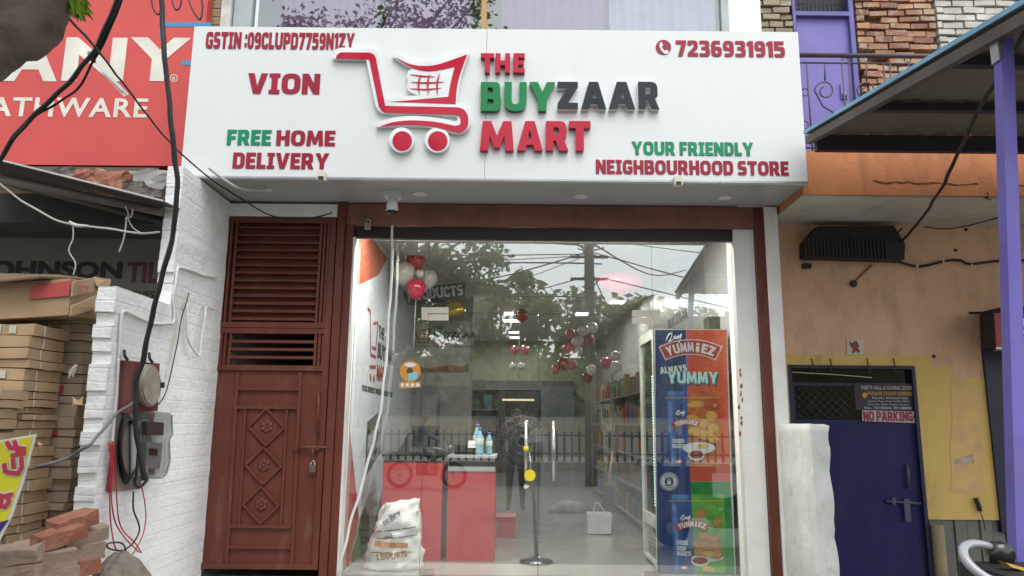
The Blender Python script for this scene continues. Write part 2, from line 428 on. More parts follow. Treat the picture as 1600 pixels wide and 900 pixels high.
brown_paint = mat('brown_enamel_paint', (.14,.042,.028), .42, (.115,.034,.023), 3, .12, 60, dirt=(.24,.14,.105), dscale=(5,5,1.1), dlo=.54, dhi=.8, damt=.55, spec=.25)
shutter_brown = mat('shutter_brown', (.25,.10,.07), .5, (.19,.078,.056), 6, .2, 40, dirt=(.05,.03,.025), damt=.6)
dark_metal = mat('dark_metal', (.022,.022,.024), .5)
black_rub = mat('black_rubber', (.014,.015,.017), .55)
red_gloss = mat('red_acrylic', (.46,.008,.034), .15, (.42,.007,.030), 2, .05, 12, coat=.3, spec=.2)
red_vinyl = mat('red_vinyl', (.31,.012,.035), .35, (.26,.010,.030), 3, spec=.3)
green_gloss = mat('green_acrylic', (.0,.20,.055), .15, (.0,.18,.045), 2, .05, 12, coat=.3, spec=.2)
green_vinyl = mat('green_vinyl', (.0,.24,.11), .35, (.0,.20,.085), spec=.3)
ink_gloss = mat('charcoal_acrylic', (.008,.011,.014), .12, (.012,.015,.018), 2, .05, 12, coat=.35, spec=.2)
white_acr = mat('white_acrylic', (.78,.80,.80), .25)
white_pl = mat('white_plastic', (.74,.74,.71), .35)
cream_pl = mat('cream_plastic', (.70,.66,.52), .4)
steel = mat('brushed_steel', (.62,.60,.56), .25, metal=1)
galv = mat('galvanised_steel', (.42,.43,.44), .42, metal=.8)
brick_red = mat('fired_brick', (.36,.135,.08), .9, (.28,.105,.065), 8, .8, 45, island=.15, dirt=(.36,.28,.21), dscale=(6,6,6), dlo=.48, dhi=.7, damt=.7)
brick_dusty = mat('mortared_brick', (.38,.285,.215), .9, (.29,.215,.16), 9, .9, 30, island=.12, dirt=(.36,.16,.10), dscale=(6,6,6), dlo=.54, damt=.7)
cement = mat('cement_mortar', (.19,.17,.145), .95, (.13,.117,.10), 14, 1, 70)
carton = mat('brown_carton', (.45,.315,.185), .75, (.37,.255,.15), 6, .1, 60, island=.12)
carton_dk = mat('grey_carton', (.40,.315,.225), .8, (.32,.25,.175), 6, .1, 60, island=.15)
tape_white = mat('white_tape', (.6,.57,.5), .5)
paper_red = mat('red_print', (.50,.07,.065), .6)

# ------------------------------------------------------------------ the setting: ground, road
asph = mat('asphalt', (.135,.13,.122), .85, (.10,.097,.092), 3, .5, 90, dirt=(.2,.185,.16), dscale=(.4,.4,.4), damt=.6)
pave = mat('concrete_paving', (.42,.40,.37), .85, (.35,.335,.31), 3, .4, 60, dirt=(.25,.23,.2), dscale=(1,1,1), damt=.6)
earth = mat('dusty_earth', (.36,.31,.25), .95, (.28,.235,.185), 2, .6, 40)
struct(B().poly([(-150,-300,0),(150,-300,0),(150,60,0),(-150,60,0)]), 'ground', earth)
struct(B().poly([(-150,-18.6,.004),(150,-18.6,.004),(150,-1.33,.004),(-150,-1.33,.004)]), 'road', asph)
struct(B().poly([(-150,-29,.004),(150,-29,.004),(150,-20.2,.004),(-150,-20.2,.004)]), 'far_road', mat('dusty_concrete_road', (.36,.34,.30), .85, (.30,.28,.25), 2))
struct(B().box(-40,40,-1.2,.3,-.05,.10).box(-40,40,-1.32,-1.202,-.05,.12), 'pavement', pave)
kerbm = mat('kerb_stone', (.4,.38,.33), .85, (.33,.31,.27), 3)
struct(B().box(-40,40,-20.2,-18.6,-.1,.28), 'median', kerbm)
struct(B().box(-2.5,2.3,-.45,.1,0,.295), 'plinth', pave)

# ------------------------------------------------------------------ the mart: shell of the shop
floor_tile = mat('polished_floor_tile', (.25,.24,.22), .2, (.21,.20,.185), 1.5)
shop_white = mat('shop_white_wall', (.65,.65,.62), .6, (.6,.6,.57), 2)
shop_dark = mat('shop_back_wall', (.33,.35,.25), .7, (.29,.31,.22), 2)
ceil_m = mat('shop_ceiling', (.55,.55,.50), .7)
shop = thing('shop_building', 'white two storey shop building with wide glazed front behind the cart signboard', 'building', (0,0,.0))
part(B().box(-1.4,1.97,.1,10.6,.1,.3), 'floor', floor_tile, shop)
part(B().box(-1.55,-1.40,.1,10.6,.305,3.4), 'side_wall', shop_white, shop)
part(B().box(1.97,2.12,.25,10.6,.305,3.4), 'side_wall', mat('shop_grey_wall', (.34,.34,.33), .6, (.29,.29,.28), 2), shop)
part(B().box(-1.55,2.12,10.6,10.75,.3,3.4), 'back_wall', shop_dark, shop)
part(B().box(-1.55,2.12,.1,10.75,3.4,3.46), 'ceiling', ceil_m, shop)
# upper storey front: white piers left and right of the wide window
part(B().box(2.0,2.30,.0,.6,3.46,6.4).box(-2.62,2.30,.02,.6,5.9,6.5).box(-2.62,2.0,.06,.6,3.463,4.1), 'upper_wall', white_plaster, shop)
lin = rect(352,316,520,336,.0)
part(B().box(-2.56,-1.55,-.02,.1,3.325,3.44), 'lintel', white_plaster, shop)
# pier right of the brown post, and inner white jamb
part(B().box(2.222,2.335,-.03,.25,.0,3.45).bevel(.006), 'pier', white_plaster, shop)
part(B().box(1.955,2.135,.03,.25,.3,3.26).bevel(.004), 'jamb', white_plaster, shop)
st_ = random.Random(8)
for k_ in range(9):
    cx_, cy_ = 1157+st_.uniform(-2,4), 575+k_*13+st_.uniform(-4,4)
    part(flat([(cx_+st_.uniform(.8,2.6)*math.cos(a), cy_+st_.uniform(2,6)*math.sin(a)) for a in [2*PI*j/9 for j in range(9)]], .0295, .0008), 'paint_stain', mat('red_stain', (.30,.07,.05), .8), shop)
# upper window: frame, mullion, panes, curtains
win = part(B().box(-2.62,-2.45,-.01,.08,4.1,5.9).box(1.93,1.998,-.01,.08,4.1,5.9).box(-2.45,1.93,-.01,.08,5.8,5.9).box(-2.45,1.93,-.01,.08,4.1,4.2), 'window', mat('window_frame_grey', (.36,.42,.41), .4), shop)
part(B().box(-.31,-.26,-.015,.06,4.2,5.8), 'mullion', mat('tan_mullion', (.45,.24,.06), .45), win)
up_glass = glass_mat('upper_window_glass', .24, (.8,.85,.86))
part(B().poly([(-2.45,.03,4.2),(-.31,.03,4.2),(-.31,.03,5.8),(-2.45,.03,5.8)]).poly([(-.26,.03,4.2),(1.93,.03,4.2),(1.93,.03,5.8),(-.26,.03,5.8)]), 'pane', up_glass, win)
curtain_m = mat('purple_curtain', (.20,.06,.23), .8, (.14,.04,.17), 6)
def curtain(x0, x1):
    b = B(); n = 40
    top = [(x0+(x1-x0)*k/n, .12+.025*math.sin(k*1.7)+.012*math.sin(k*.6)) for k in range(n+1)]
    for (a, ya), (c, yc) in zip(top, top[1:]):
        b.poly([(a,ya,4.0),(c,yc,4.0),(c,yc,5.85),(a,ya,5.85)])
    bmesh.ops.remove_doubles(b.bm, verts=b.bm.verts, dist=.001)
    for f in b.bm.faces: f.smooth = True
    return b
for k, (a, c) in enumerate(((-2.2,-1.3),(-1.22,-.42),(-.12,.85))):
    solo(curtain(a, c), 'curtain', curtain_m, ['purple curtain hanging behind the upper window, leftmost of three', 'purple curtain behind the upper window, beside the tan mullion on its left', 'purple curtain behind the upper window, right of the tan mullion'][k], 'curtain', 'upstairs curtains')
solo(curtain(.9,1.9), 'curtain', mat('lavender_sheer', (.36,.34,.48), .8), 'pale lavender curtain behind the right end of the upper window', 'curtain', 'upstairs curtains')
part(B().box(-2.62,2.3,.6,.65,3.5,6.4), 'room_wall', mat('upstairs_wall', (.3,.31,.33), .8), shop)
# passage behind the gate
part(B().box(-2.72,-2.60,.05,4,.0,3.4), 'passage_wall', white_plaster, shop)
part(B().box(-2.6,-1.56,3.9,4.0,.0,3.4).box(-2.6,-1.56,.14,4.0,3.3,3.4), 'passage_end', shop_dark, shop)

# soffit of the signboard and signboard
sign = thing('signboard', 'large white shop signboard with red cart logo above the glass front', 'signboard', (-.15,-.66,3.46))
SX0, SX1, SZ0, SZ1, SY = -2.665, 2.36, 3.462, 4.775, -.66
part(B().box(SX0,-.2295,SY,SY+.05,SZ0,SZ1).box(-.2265,SX1,SY,SY+.05,SZ0,SZ1), 'face_panel', white_sheet, sign)
part(B().box(SX0+.004,SX1-.004,SY+.052,-.03,SZ0+.3,SZ1-.004), 'body', acp_grey, sign)
part(B().box(SX0+.01,SX1-.004,SY+.052,.1,SZ0+.004,SZ0+.03), 'soffit', acp_grey, sign)
part(B().box(SX0-.004,SX1+.004,SY-.006,SY-.001,SZ0-.004,SZ0+.012), 'edge_trim', galv, sign)
SF = SY-.0015
# words
def word(s, px0, px1, py0, py1, m, off=.03, depth=.004, **k):
    return part(ftext(s, px0, px1, py0, py1, SF, depth, off, heavy=True, **k), 'lettering', m, sign)
word('GSTIN :09CLUPD7759N1ZY', 322, 554, 51, 77, red_vinyl, .022)
word('VION', 387, 500, 115, 147, red_vinyl, .06)
word('FREE', 355, 424, 203, 227, green_vinyl, .05)
word('HOME', 432, 524, 204, 228, red_vinyl, .05)
word('DELIVERY', 364, 514, 239, 264, red_vinyl, .05)
word('7236931915', 1056, 1226, 64, 89, red_vinyl, .045)
word('YOUR FRIENDLY', 987, 1177, 222, 243, green_vinyl, .045)
word('NEIGHBOURHOOD STORE', 931, 1232, 251, 273, red_vinyl, .045)
# phone emblem: disc and white handset
ph = part(flat(ell(1036.5,74,12,11.5), SF, .004), 'phone_emblem', red_vinyl, sign)
hp = [(1031,67),(1034,66),(1036,71),(1034,73),(1036,77),(1039,80),(1041,78),(1045,81),(1043,84),(1038,84),(1033,79),(1030,72)]
part(flat(hp, SF-.0045, .003), 'handset', white_acr, ph)
# raised letters
def raised(s, px0, px1, py0, py1, m, side=None, off=.055, depth=.045):
    x0, x1, z0, z1 = rect(px0, py0, px1, py1, SF-depth)
    if side:
        l = part(lettering(s, (x0,SF,z0), XU, ZU, x1-x0, z1-z0, depth, heavy=True), 'letter', side, sign)
        part(lettering(s, (x0,SF-depth-.0005,z0), XU, ZU, x1-x0, z1-z0, .003, heavy=True), 'letter_face', m, l)
    else:
        part(lettering(s, (x0,SF,z0), XU, ZU, x1-x0, z1-z0, depth, heavy=True).bevel(.004), 'letter', m, sign)
for s, a, c in (('T',751,772),('H',774,797),('E',802,820)): raised(s, a, c, 83, 113, red_gloss)
for s, a, c in (('B',751,783),('U',788,823),('Y',827,868)): raised(s, a, c, 128, 173, green_gloss)
for s, a, c in (('Z',871,903),('A',908,947),('A',951,992),('R',997,1030)): raised(s, a, c, 128, 171, ink_gloss, white_acr)
for s, a, c in (('M',750,803),('A',808,848),('R',853,888),('T',889,923)): raised(s, a, c, 189, 235, red_gloss)

# cart logo: traced outlines standing proud of the board
def zpx(pts): return [(500+x/5, 70+y/5) for x, y in pts]
def logo_curve(polys, Y0, depth, off, res=6):
    cu = bpy.data.curves.new('outline', 'CURVE'); cu.dimensions = '2D'; cu.fill_mode = 'BOTH'; cu.extrude = depth/2; cu.offset = off
    for pts in polys:
        sp = cu.splines.new('POLY'); sp.points.add(len(pts)-1); sp.use_cyclic_u = True
        for q, (x, y) in zip(sp.points, pts):
            p = at(x, y, Y0); q.co = (p.x, p.z, 0, 1)
    ob = bpy.data.objects.new('outline', cu); C.objects.link(ob)
    dg = bpy.context.evaluated_depsgraph_get(); dg.update()
    me = bpy.data.meshes.new_from_object(ob.evaluated_get(dg))
    bpy.data.objects.remove(ob); bpy.data.curves.remove(cu)
    b = B(); b.mesh(me, lambda c: Vector((c.x, Y0-depth/2-c.z, c.y)))
    bpy.data.meshes.remove(me)
    bmesh.ops.recalc_face_normals(b.bm, faces=b.bm.faces)
    return b
import numpy as np
def grown_outline(px_pts, Y0, off, h=.006):
    """outline grown by off metres, in x and z on plane Y0"""
    P = np.array([(at(x, y, Y0).x, at(x, y, Y0).z) for x, y in px_pts]); Q = np.roll(P, -1, 0)
    x0, z0 = P.min(0)-off-4*h; x1, z1 = P.max(0)+off+4*h
    gx_ = np.arange(x0, x1, h); gz_ = np.arange(z0, z1, h); X, Z = np.meshgrid(gx_, gz_, indexing='ij')
    D = np.full(X.shape, 1e9); ins = np.zeros(X.shape, bool)
    for (ax, az), (bx, bz) in zip(P, Q):
        dx, dz = bx-ax, bz-az; L2 = dx*dx+dz*dz+1e-12
        t = np.clip(((X-ax)*dx+(Z-az)*dz)/L2, 0, 1); D = np.minimum(D, np.hypot(X-ax-t*dx, Z-az-t*dz))
        cr = ((az > Z) != (bz > Z)); xi = ax+(Z-az)/(dz if abs(dz) > 1e-12 else 1e-12)*dx
        ins ^= cr & (X < xi)
    F = np.where(ins, -D, D)-off
    segs = {}
    def cross(i, j, k, l):
        a, b = F[i, j], F[k, l]; t = a/(a-b)
        return (round(float(X[i,j]+(X[k,l]-X[i,j])*t), 6), round(float(Z[i,j]+(Z[k,l]-Z[i,j])*t), 6))
    for i in range(F.shape[0]-1):
        for j in range(F.shape[1]-1):
            c = [(i,j),(i+1,j),(i+1,j+1),(i,j+1)]; v = [F[q] < 0 for q in c]
            if all(v) or not any(v): continue
            ent = []; ext_ = []
            for q in range(4):
                a, b = c[q], c[(q+1) % 4]
                if v[q] != v[(q+1) % 4]: (ext_ if v[q] else ent).append(cross(*a, *b) if a < b else cross(*b, *a))
            for a, b in zip(ext_, ent): segs[a] = b
    loops = []
    while segs:
        s0, cur = next(iter(segs.items())); lp = [s0]; del segs[s0]
        while cur in segs: lp.append(cur); cur = segs.pop(cur)
        if len(lp) > 12: loops.append(lp)
    out = []
    for lp in loops:
        for _ in range(2): lp = [((a[0]+2*b[0]+c[0])/4, (a[1]+2*b[1]+c[1])/4) for a, b, c in zip(lp[-1:]+lp[:-1], lp, lp[1:]+lp[:1])]
        out.append(lp[::2])
    return out
def grown(px_pts, Y0, off, depth):
    cu = bpy.data.curves.new('outline', 'CURVE'); cu.dimensions = '2D'; cu.fill_mode = 'BOTH'; cu.extrude = depth/2
    for lp in grown_outline(px_pts, Y0, off):
        sp = cu.splines.new('POLY'); sp.points.add(len(lp)-1); sp.use_cyclic_u = True
        for q, (x, z) in zip(sp.points, lp): q.co = (x, z, 0, 1)
    ob = bpy.data.objects.new('outline', cu); C.objects.link(ob)
    dg = bpy.context.evaluated_depsgraph_get(); dg.update()
    me = bpy.data.meshes.new_from_object(ob.evaluated_get(dg))
    bpy.data.objects.remove(ob); bpy.data.curves.remove(cu)
    b = B(); b.mesh(me, lambda c: Vector((c.x, Y0-depth/2-c.z, c.y))); bpy.data.meshes.remove(me)
    bmesh.ops.recalc_face_normals(b.bm, faces=b.bm.faces)
    return b
def spl(pts, n=5):
    q = smooth_path([(x, y, 0) for x, y in pts], n); return [(v.x, v.y) for v in q]
handle = zpx([(124,108),(130,85),(150,66),(175,60),(390,62),(420,75),(436,100),(510,478)] + [(1075,489)] +
             spl([(1075,489),(1120,505),(1152,545),(1160,600),(1148,650),(1115,680),(1080,691)]) +
             spl([(1080,691),(1000,672),(900,645),(780,630),(650,628),(560,632),(465,640)]) +
             spl([(465,640),(560,608),(660,594),(760,592),(900,603),(1000,622),(1055,634)]) +
             spl([(1055,634),(1090,625),(1100,595),(1088,562),(1050,547)]) + [(1050,547),(505,532),(480,515),(460,480),(385,115)])
basket = zpx(spl([(590,98),(700,150),(810,166),(930,152),(1150,76)],6) + spl([(1150,76),(1095,230),(1070,340),(1060,465)],5) +
             [(800,455),(550,447),(800,425),(1003,407)] + spl([(1003,407),(1015,330),(1030,260),(1053,172)],5) + spl([(1053,172),(900,203),(790,200),(690,165),(590,98)],6))
inner = zpx([(740,205),(1050,174),(1003,405),(760,400),(700,370),(690,340),(700,300),(690,260),(700,225)])
def dedup(p):
    o = [p[0]]
    for q in p[1:]:
        if (q[0]-o[-1][0])**2+(q[1]-o[-1][1])**2 > .05: o.append(q)
    if (o[0][0]-o[-1][0])**2+(o[0][1]-o[-1][1])**2 < .05: o.pop()
    return o
logo = part(grown(dedup(handle), SF, .022, .04), 'cart_backing', white_acr, sign)
part(logo_curve([dedup(handle)], SF-.0405, .004, 0), 'cart_frame', red_gloss, logo)
lb = part(grown(dedup(basket), SF, .02, .038), 'basket_backing', white_acr, sign)
part(grown(dedup(inner), SF, .008, .0375), 'basket_panel', white_acr, lb)
part(logo_curve([dedup(basket)], SF-.0385, .004, 0), 'basket_frame', red_gloss, lb)
gb = B()
for pts in ([(700,232),(800,246),(895,250)],[(712,292),(840,298),(972,290)],[(702,342),(830,350),(950,336)]):
    q = spl(pts, 6); n = len(q)
    ws = [.2+5.5*math.sin(PI*k/(n-1)) for k in range(n)]
    P_ = [at(*zpx([(x, y-wd)])[0], SF-.039) for (x, y), wd in zip(q, ws)]; Q_ = [at(*zpx([(x, y+wd)])[0], SF-.039) for (x, y), wd in zip(q, ws)]
    gb.prism(P_+Q_[::-1], (0,-.003,0))
for pts in ([(792,228),(770,300),(778,392)],[(856,226),(842,300),(848,392)],[(936,220),(915,300),(920,396)]):
    q = spl(pts, 6); n = len(q)
    ws = [.2+7*math.sin(PI*k/(n-1)) for k in range(n)]
    P_ = [at(*zpx([(x-wd, y)])[0], SF-.0425) for (x, y), wd in zip(q, ws)]; Q_ = [at(*zpx([(x+wd, y)])[0], SF-.0425) for (x, y), wd in zip(q, ws)]
    gb.prism(P_+Q_[::-1], (0,-.003,0))
part(gb, 'basket_mesh', red_gloss, lb)
for cx in (643, 920):
    wh = part(flat([(500+x/5, 70+y/5) for x, y in ell(cx,758,97,97,36)], SF, .042), 'cart_wheel', white_acr, sign)
    part(flat([(500+x/5, 70+y/5) for x, y in ell(cx,752,76,76,36)], SF-.0425, .004), 'wheel_disc', red_gloss, wh)

# little square fittings under the lower edge of the board
for k, (px, py) in enumerate(((503,277),(1059,285))):
    c = at(px, py, SY-.03)
    t = thing('socket', ['small cream square fitting under the signboard, below the word DELIVERY', 'small cream square fitting under the signboard, below the word STORE'][k], 'fitting', (c.x, c.y, c.z-.03), 'square fittings under the signboard')
    part(B().box(c.x-.032,c.x+.032,c.y-.03,c.y+.028,c.z-.03,c.z+.04).bevel(.004), 'housing', cream_pl, t)
    part(B().box(c.x-.022,c.x+.022,c.y-.034,c.y-.0305,c.z-.03,c.z-.002), 'lens', black_rub, t)
# recessed downlights in the soffit
for k, (px, py) in enumerate(((415,295),(656,302),(908,306),(1133,308))):
    c = at(px, py, Z=SZ0+.003)
    t = thing('downlight', ['round white downlight in the soffit above the brown gate', 'round white downlight in the soffit just right of the camera', 'round white downlight in the middle of the soffit over the glass doors', 'round white downlight in the soffit above the white jamb'][k], 'downlight', (c.x, c.y, c.z-.012), 'downlights under the signboard')
    part(B().lathe([(.058,-.010),(.058,0),(.03,0),(.03,-.008),(.05,-.012)], c, seg=24), 'trim_ring', white_pl, t)
    part(B().lathe([(.029,-.006),(.029,-.004)], c, seg=20), 'diffuser', mat('frosted_lens', (.55,.55,.5), .3), t)
# bullet camera hanging under the soffit
c = at(614, 296, Y=-.33); zt = SZ0+.002
t = thing('security_camera', 'white security camera hanging from the soffit over the shop front', 'security camera', (c.x, c.y, zt-.2))
part(B().box(c.x-.066,c.x+.066,c.y-.05,c.y+.05,zt-.06,zt).bevel(.008), 'junction_box', white_pl, t)
part(B().lathe([(.03,-.06),(.034,-.085),(.046,-.10),(.05,-.165),(.044,-.17)], (c.x,c.y,zt), seg=20), 'housing', white_pl, t)
part(B().lathe([(.045,-.171),(.042,-.19),(.02,-.2)], (c.x,c.y,zt), seg=20), 'lens', black_rub, t)

# ------------------------------------------------------------------ shutter frame, posts
sh = thing('shutter_frame', 'brown painted rolling shutter frame round the glass shop front', 'shutter frame', (.35,0,.3))
part(B().box(-1.54,-1.475,-.035,.12,.29,3.452).box(-1.47,-1.405,-.01,.12,.29,3.255).bevel(.004), 'post', brown_paint, sh)
part(B().box(2.138,2.221,-.01,.12,.29,3.452).bevel(.004), 'post', brown_paint, sh)
part(B().box(-1.474,2.137,-.0,.1,3.262,3.455).bevel(.004), 'header_box', shutter_brown, sh)
part(B().box(-1.404,2.134,.05,.11,3.155,3.258), 'shutter_bottom_bar', mat('dark_brown_bar', (.02,.016,.014), .5), sh)
part(B().box(-1.404,-1.385,.0,.1,.30,3.15), 'edge_strip', white_pl, sh)
def padlock(c, s, label):
    t = thing('padlock', label, 'padlock', (c.x, c.y, c.z-.03*s))
    part(B().box(c.x-.022*s,c.x+.022*s,c.y-.010,c.y+.010,c.z-.03*s,c.z+.02*s).bevel(.004), 'lock_body', steel, t)
    part(B().tube([(c.x+.015*s*math.cos(a),c.y,c.z+.03*s+.018*s*math.sin(a)) for a in [PI*k/8 for k in range(9)]], .0035*s, 6).tube([(c.x-.015*s,c.y,c.z+.018*s),(c.x-.015*s,c.y,c.z+.032*s)], .0035*s, 6).tube([(c.x+.015*s,c.y,c.z+.018*s),(c.x+.015*s,c.y,c.z+.032*s)], .0035*s, 6), 'shackle', steel, t)
padlock(at(575,353,-.02), 1.25, 'silver padlock hanging from the shutter header near its left end')

# ------------------------------------------------------------------ glass front
fr_glass = glass_mat('shop_glass', .31, (.91,.95,.93), dust=.035)
GY = .13
gf = thing('glass_front', 'frameless glass shop front with two doors and fixed panes', 'shop front', (.3,GY,.3))
DX0, DX1, DXM, DZ = -.745, 1.245, .238, 2.50
def pane(x0, x1, z0, z1, name='pane', y=GY):
    return part(B().poly([(x0,y,z0),(x1,y,z0),(x1,y,z1),(x0,y,z1)]), name, fr_glass, gf)
pane(-1.385, DX0-.003, .305, 3.155)
pane(DX1+.003, 1.953, .305, 3.155)
pane(DX0, DX1, DZ+.003, 3.155)
edge = mat('green_glass_edge', (.05,.09,.08), .2)
part(B().box(DX0-.0025,DX0-.0005,GY-.005,GY+.005,.305,3.15).box(DX1+.0005,DX1+.0025,GY-.005,GY+.005,.305,3.15).box(DX0,DX1,GY-.005,GY+.005,DZ+.0003,DZ+.0027), 'glass_edge', edge, gf)
for sx, x0, x1 in ((0, DX0+.001, DXM-.002), (1, DXM+.002, DX1-.001)):
    d = pane(x0, x1, .31, DZ, 'door')
    part(B().box(x0,x0+.002,GY-.005,GY+.005,.31,DZ-.001) if sx else B().box(x1-.002,x1,GY-.005,GY+.005,.31,DZ-.001), 'door_edge', edge, d)
    # upper patch fitting and pull handle
    hx = at(822 if sx == 0 else 865, 700, GY-.06).x
    za, zb = at(800,657,GY-.06).z, at(800,751,GY-.06).z
    h = part(B().tube([(hx,GY-.06,zb),(hx,GY-.06,za)], .014, 12), 'pull_handle', steel, d)
    part(B().tube([(hx,GY-.06,zb+.09),(hx,GY-.005,zb+.09)], .009, 8).tube([(hx,GY-.06,za-.09),(hx,GY-.005,za-.09)], .009, 8), 'handle_stud', steel, h)
    part(B().box(x0 if sx == 0 else x1-.12, x0+.12 if sx == 0 else x1, GY-.016, GY+.016, .312, .35).bevel(.003), 'bottom_patch', steel, d)
pf = mat('cream_patch_fitting', (.66,.62,.52), .35)
for k, pts in enumerate(([(659,480.5),(700.5,480.5),(700.5,490),(669,490),(669,500),(659,500)], [(988,485),(1031,485),(1031,504.5),(1020.5,504.5),(1020.5,495),(988,495)])):
    part(flat(pts, GY-.006, .016), 'transom_patch', pf, gf)
for k, pts in enumerate(([(670,491.5),(700.5,491.5),(700.5,501),(670,501)], [(988,496.5),(1019.5,496.5),(1019.5,506),(988,506)])):
    part(flat(pts, GY-.006, .018), 'door_patch', pf, gf)
# handle chain trinkets: yellow tie and a yellow disc hanging at the door handle
hx = at(822,700,GY-.06).x
t = thing('door_charm', 'yellow charm with disc tied to the left door handle', 'charm', (hx, GY-.08, at(800,765,GY).z))
za = at(800,701,GY-.06).z; zc = at(828,743,GY-.085)
part(B().lathe([(.018,-.02),(.022,-.008),(.022,.008),(.018,.02)], (hx,GY-.06,za), seg=14), 'tie', mat('yellow_tape', (.75,.62,.02), .5), t)
part(B().lathe([(.045,-.006),(.047,0),(.045,.006)], (zc.x,zc.y,zc.z), (0,1,0), 24), 'disc', MATS['yellow_tape'], t)
part(B().prism([at(820,757,GY-.08), at(828,759,GY-.08), at(822,764,GY-.08), at(818,762,GY-.08)], (0,.006,0)), 'pendant', cream_pl, t)
# white hose hanging in front of the glass
cable([at(613,352,-.03), at(612,420,-.03), at(606,520,-.03), at(594,640,-.04), at(570,740,-.05), at(545,830,-.06), at(527,897,-.06)], .012, 'hose', white_pl, 'thin white pipe hanging across the left glass pane to the floor', 'pipe')

# round orange sticker on the left pane
st = thing('sticker', 'round orange and cyan sticker stuck on the left glass pane', 'sticker', at(641,605,GY-.002))
org = mat('orange_vinyl', (.62,.27,.04), .5)
sd_ = part(flat(ell(641,580,16.5,16.5,28), GY-.002, .001), 'disc', org, st)
part(flat(ell(641,570,9,3.2,20), GY-.0032, .0006), 'white_band', white_acr, sd_)
part(flat(ell(640.5,580,5,5.5,16), GY-.0032, .0006), 'dark_dot', mat('brown_print', (.10,.05,.03), .5), sd_)
part(flat([(637,584),(651,580),(652,592),(638,596)], GY-.0040, .0006), 'cyan_patch', mat('cyan_print', (.22,.55,.62), .5), sd_)
pl = part(flat([(623,597),(657,596),(658,605),(624,607)], GY-.0045, .0006), 'plate', org, st)
for k in range(4): part(flat([(626+k*8,599),(631+k*8,599),(631+k*8,604),(626+k*8,604)], GY-.0053, .0005), 'white_square', white_acr, pl)

# ------------------------------------------------------------------ brown gate
gt = thing('gate', 'brown painted steel gate with louvres and three diamond rosettes', 'gate', (-2.06,0,.35))
GX0, GX1 = -2.572, -1.553
def gz(py): return at(430, py, 0).z
def gx(px, py): return at(px, py, 0).x
zt, zb = 3.318, gz(889)
zm1, zm2, zl = gz(511), gz(517), gz(575)
frm = B()
frm.box(GX0,GX0+.055,-.02,.03,zb,zt).box(GX1-.05,GX1,-.02,.03,zb,zt).box(GX0+.055,GX1-.05,-.02,.03,zt-.05,zt)
frm.box(GX0+.055,GX1-.05,-.02,.03,zb,zb+.04)
frm.box(GX0+.055,GX1-.05,-.022,.03,gz(512.5),gz(504)).box(GX0+.055,GX1-.05,-.022,.03,gz(521.5),gz(513.5)).box(GX0+.055,GX1-.05,-.02,.03,gz(579),gz(571))
part(frm.bevel(.005), 'frame', brown_paint, gt)
sl = B(); xs0, xs1 = gx(368,420), gx(497,420)
z0, z1 = gz(504), zt-.05
for k in range(13):
    z = z0+(k+.62)*(z1-z0)/13
    sl.obox(((xs0+xs1)/2, .015, z), ((xs1-xs0)/2,0,0), (0,.018,.020), (0,-.002,.002))
    sl.box(xs0,xs1,-.016,-.004,z-.024,z-.014)
part(sl, 'louvres', brown_paint, gt)
part(B().box(xs0,xs1,.045,.05,z0,z1), 'backing_sheet', brown_paint, gt)
for px in (352,358,366,499,505,511):
    x = gx(px,420); part(B().box(x-.011,x+.011,-.014,.02,z0,z1).bevel(.003), 'vertical_bar', brown_paint, gt)
    x = gx(px-6,545); part(B().box(x-.011,x+.011,-.014,.02,gz(571),gz(521.5)).bevel(.003), 'vertical_bar', brown_paint, gt)
hb = B(); zz0, zz1 = gz(571), gz(521.5)
for k in range(3):
    z = zz0+(k+1)*(zz1-zz0)/4; hb.box(gx(360,545),gx(492,545),-.012,.018,z-.012,z+.012)
part(hb.bevel(.003), 'grille_bars', brown_paint, gt)
part(B().box(GX0+.055,GX1-.05,.004,.012,zb+.04,gz(579)), 'panel', brown_paint, gt)
mo = B()
def gbar(p, q, wd=.026, y=-.008, d=.022): mo.bar(at(*p, y), at(*q, y), wd, d)
gbar((372,582),(354,885)); gbar((470,582),(456,885))
for py, a, c in ((607,372,467),(636,371,465),(822,359,455),(854,357,454)): gbar((a,py),(c,py+1), y=-.010)
gbar((384,638),(374,821), .018, -.006); gbar((449,638),(439,821), .018, -.006)
part(mo, 'mouldings', brown_paint, gt)
for (cx, cy) in ((416.5,667),(412,727.5),(408,789)):
    dm = B(); r_ = 29
    P4 = [(cx,cy-r_),(cx+r_-1,cy+1),(cx-1,cy+r_),(cx-r_+1,cy-1)]
    for i in range(4): dm.bar(at(*P4[i], -.006-.001*i), at(*P4[(i+1)%4], -.006-.001*i), .018, .02)
    dm_ = part(dm, 'diamond', brown_paint, gt)
    ro = B(); c = at(cx, cy, .0)
    ro.ball((c.x, c.y-.004, c.z), .016, (1,.7,1), 10)
    for k in range(6):
        a = PI/6+k*PI/3
        ro.ball((c.x+.033*math.cos(a), c.y, c.z+.033*math.sin(a)), .021, (1,.45,1), 10)
    part(ro, 'rosette', brown_paint, dm_)
p, q = at(498,615,-.05), at(497,679,-.05)
part(B().tube([p,q], .009, 10).tube([p,p+Vector((0,.05,0))], .008, 8).tube([q,q+Vector((0,.05,0))], .008, 8), 'pull_handle', brown_paint, gt)
p, q = at(457,699,-.03), at(516,699,-.03)
part(B().tube([p,q], .011, 10).box(p.x+.02,p.x+.05,-.045,.0,p.z-.02,p.z+.02).box(p.x+.2,p.x+.23,-.045,.0,p.z-.02,p.z+.02).tube([p+Vector((.17,0,0)),p+Vector((.17,-.01,-.09))], .007, 6), 'slide_bolt', brown_paint, gt)
padlock(at(488.5,731,-.045), 1.15, 'silver padlock hanging from the bolt of the brown gate')

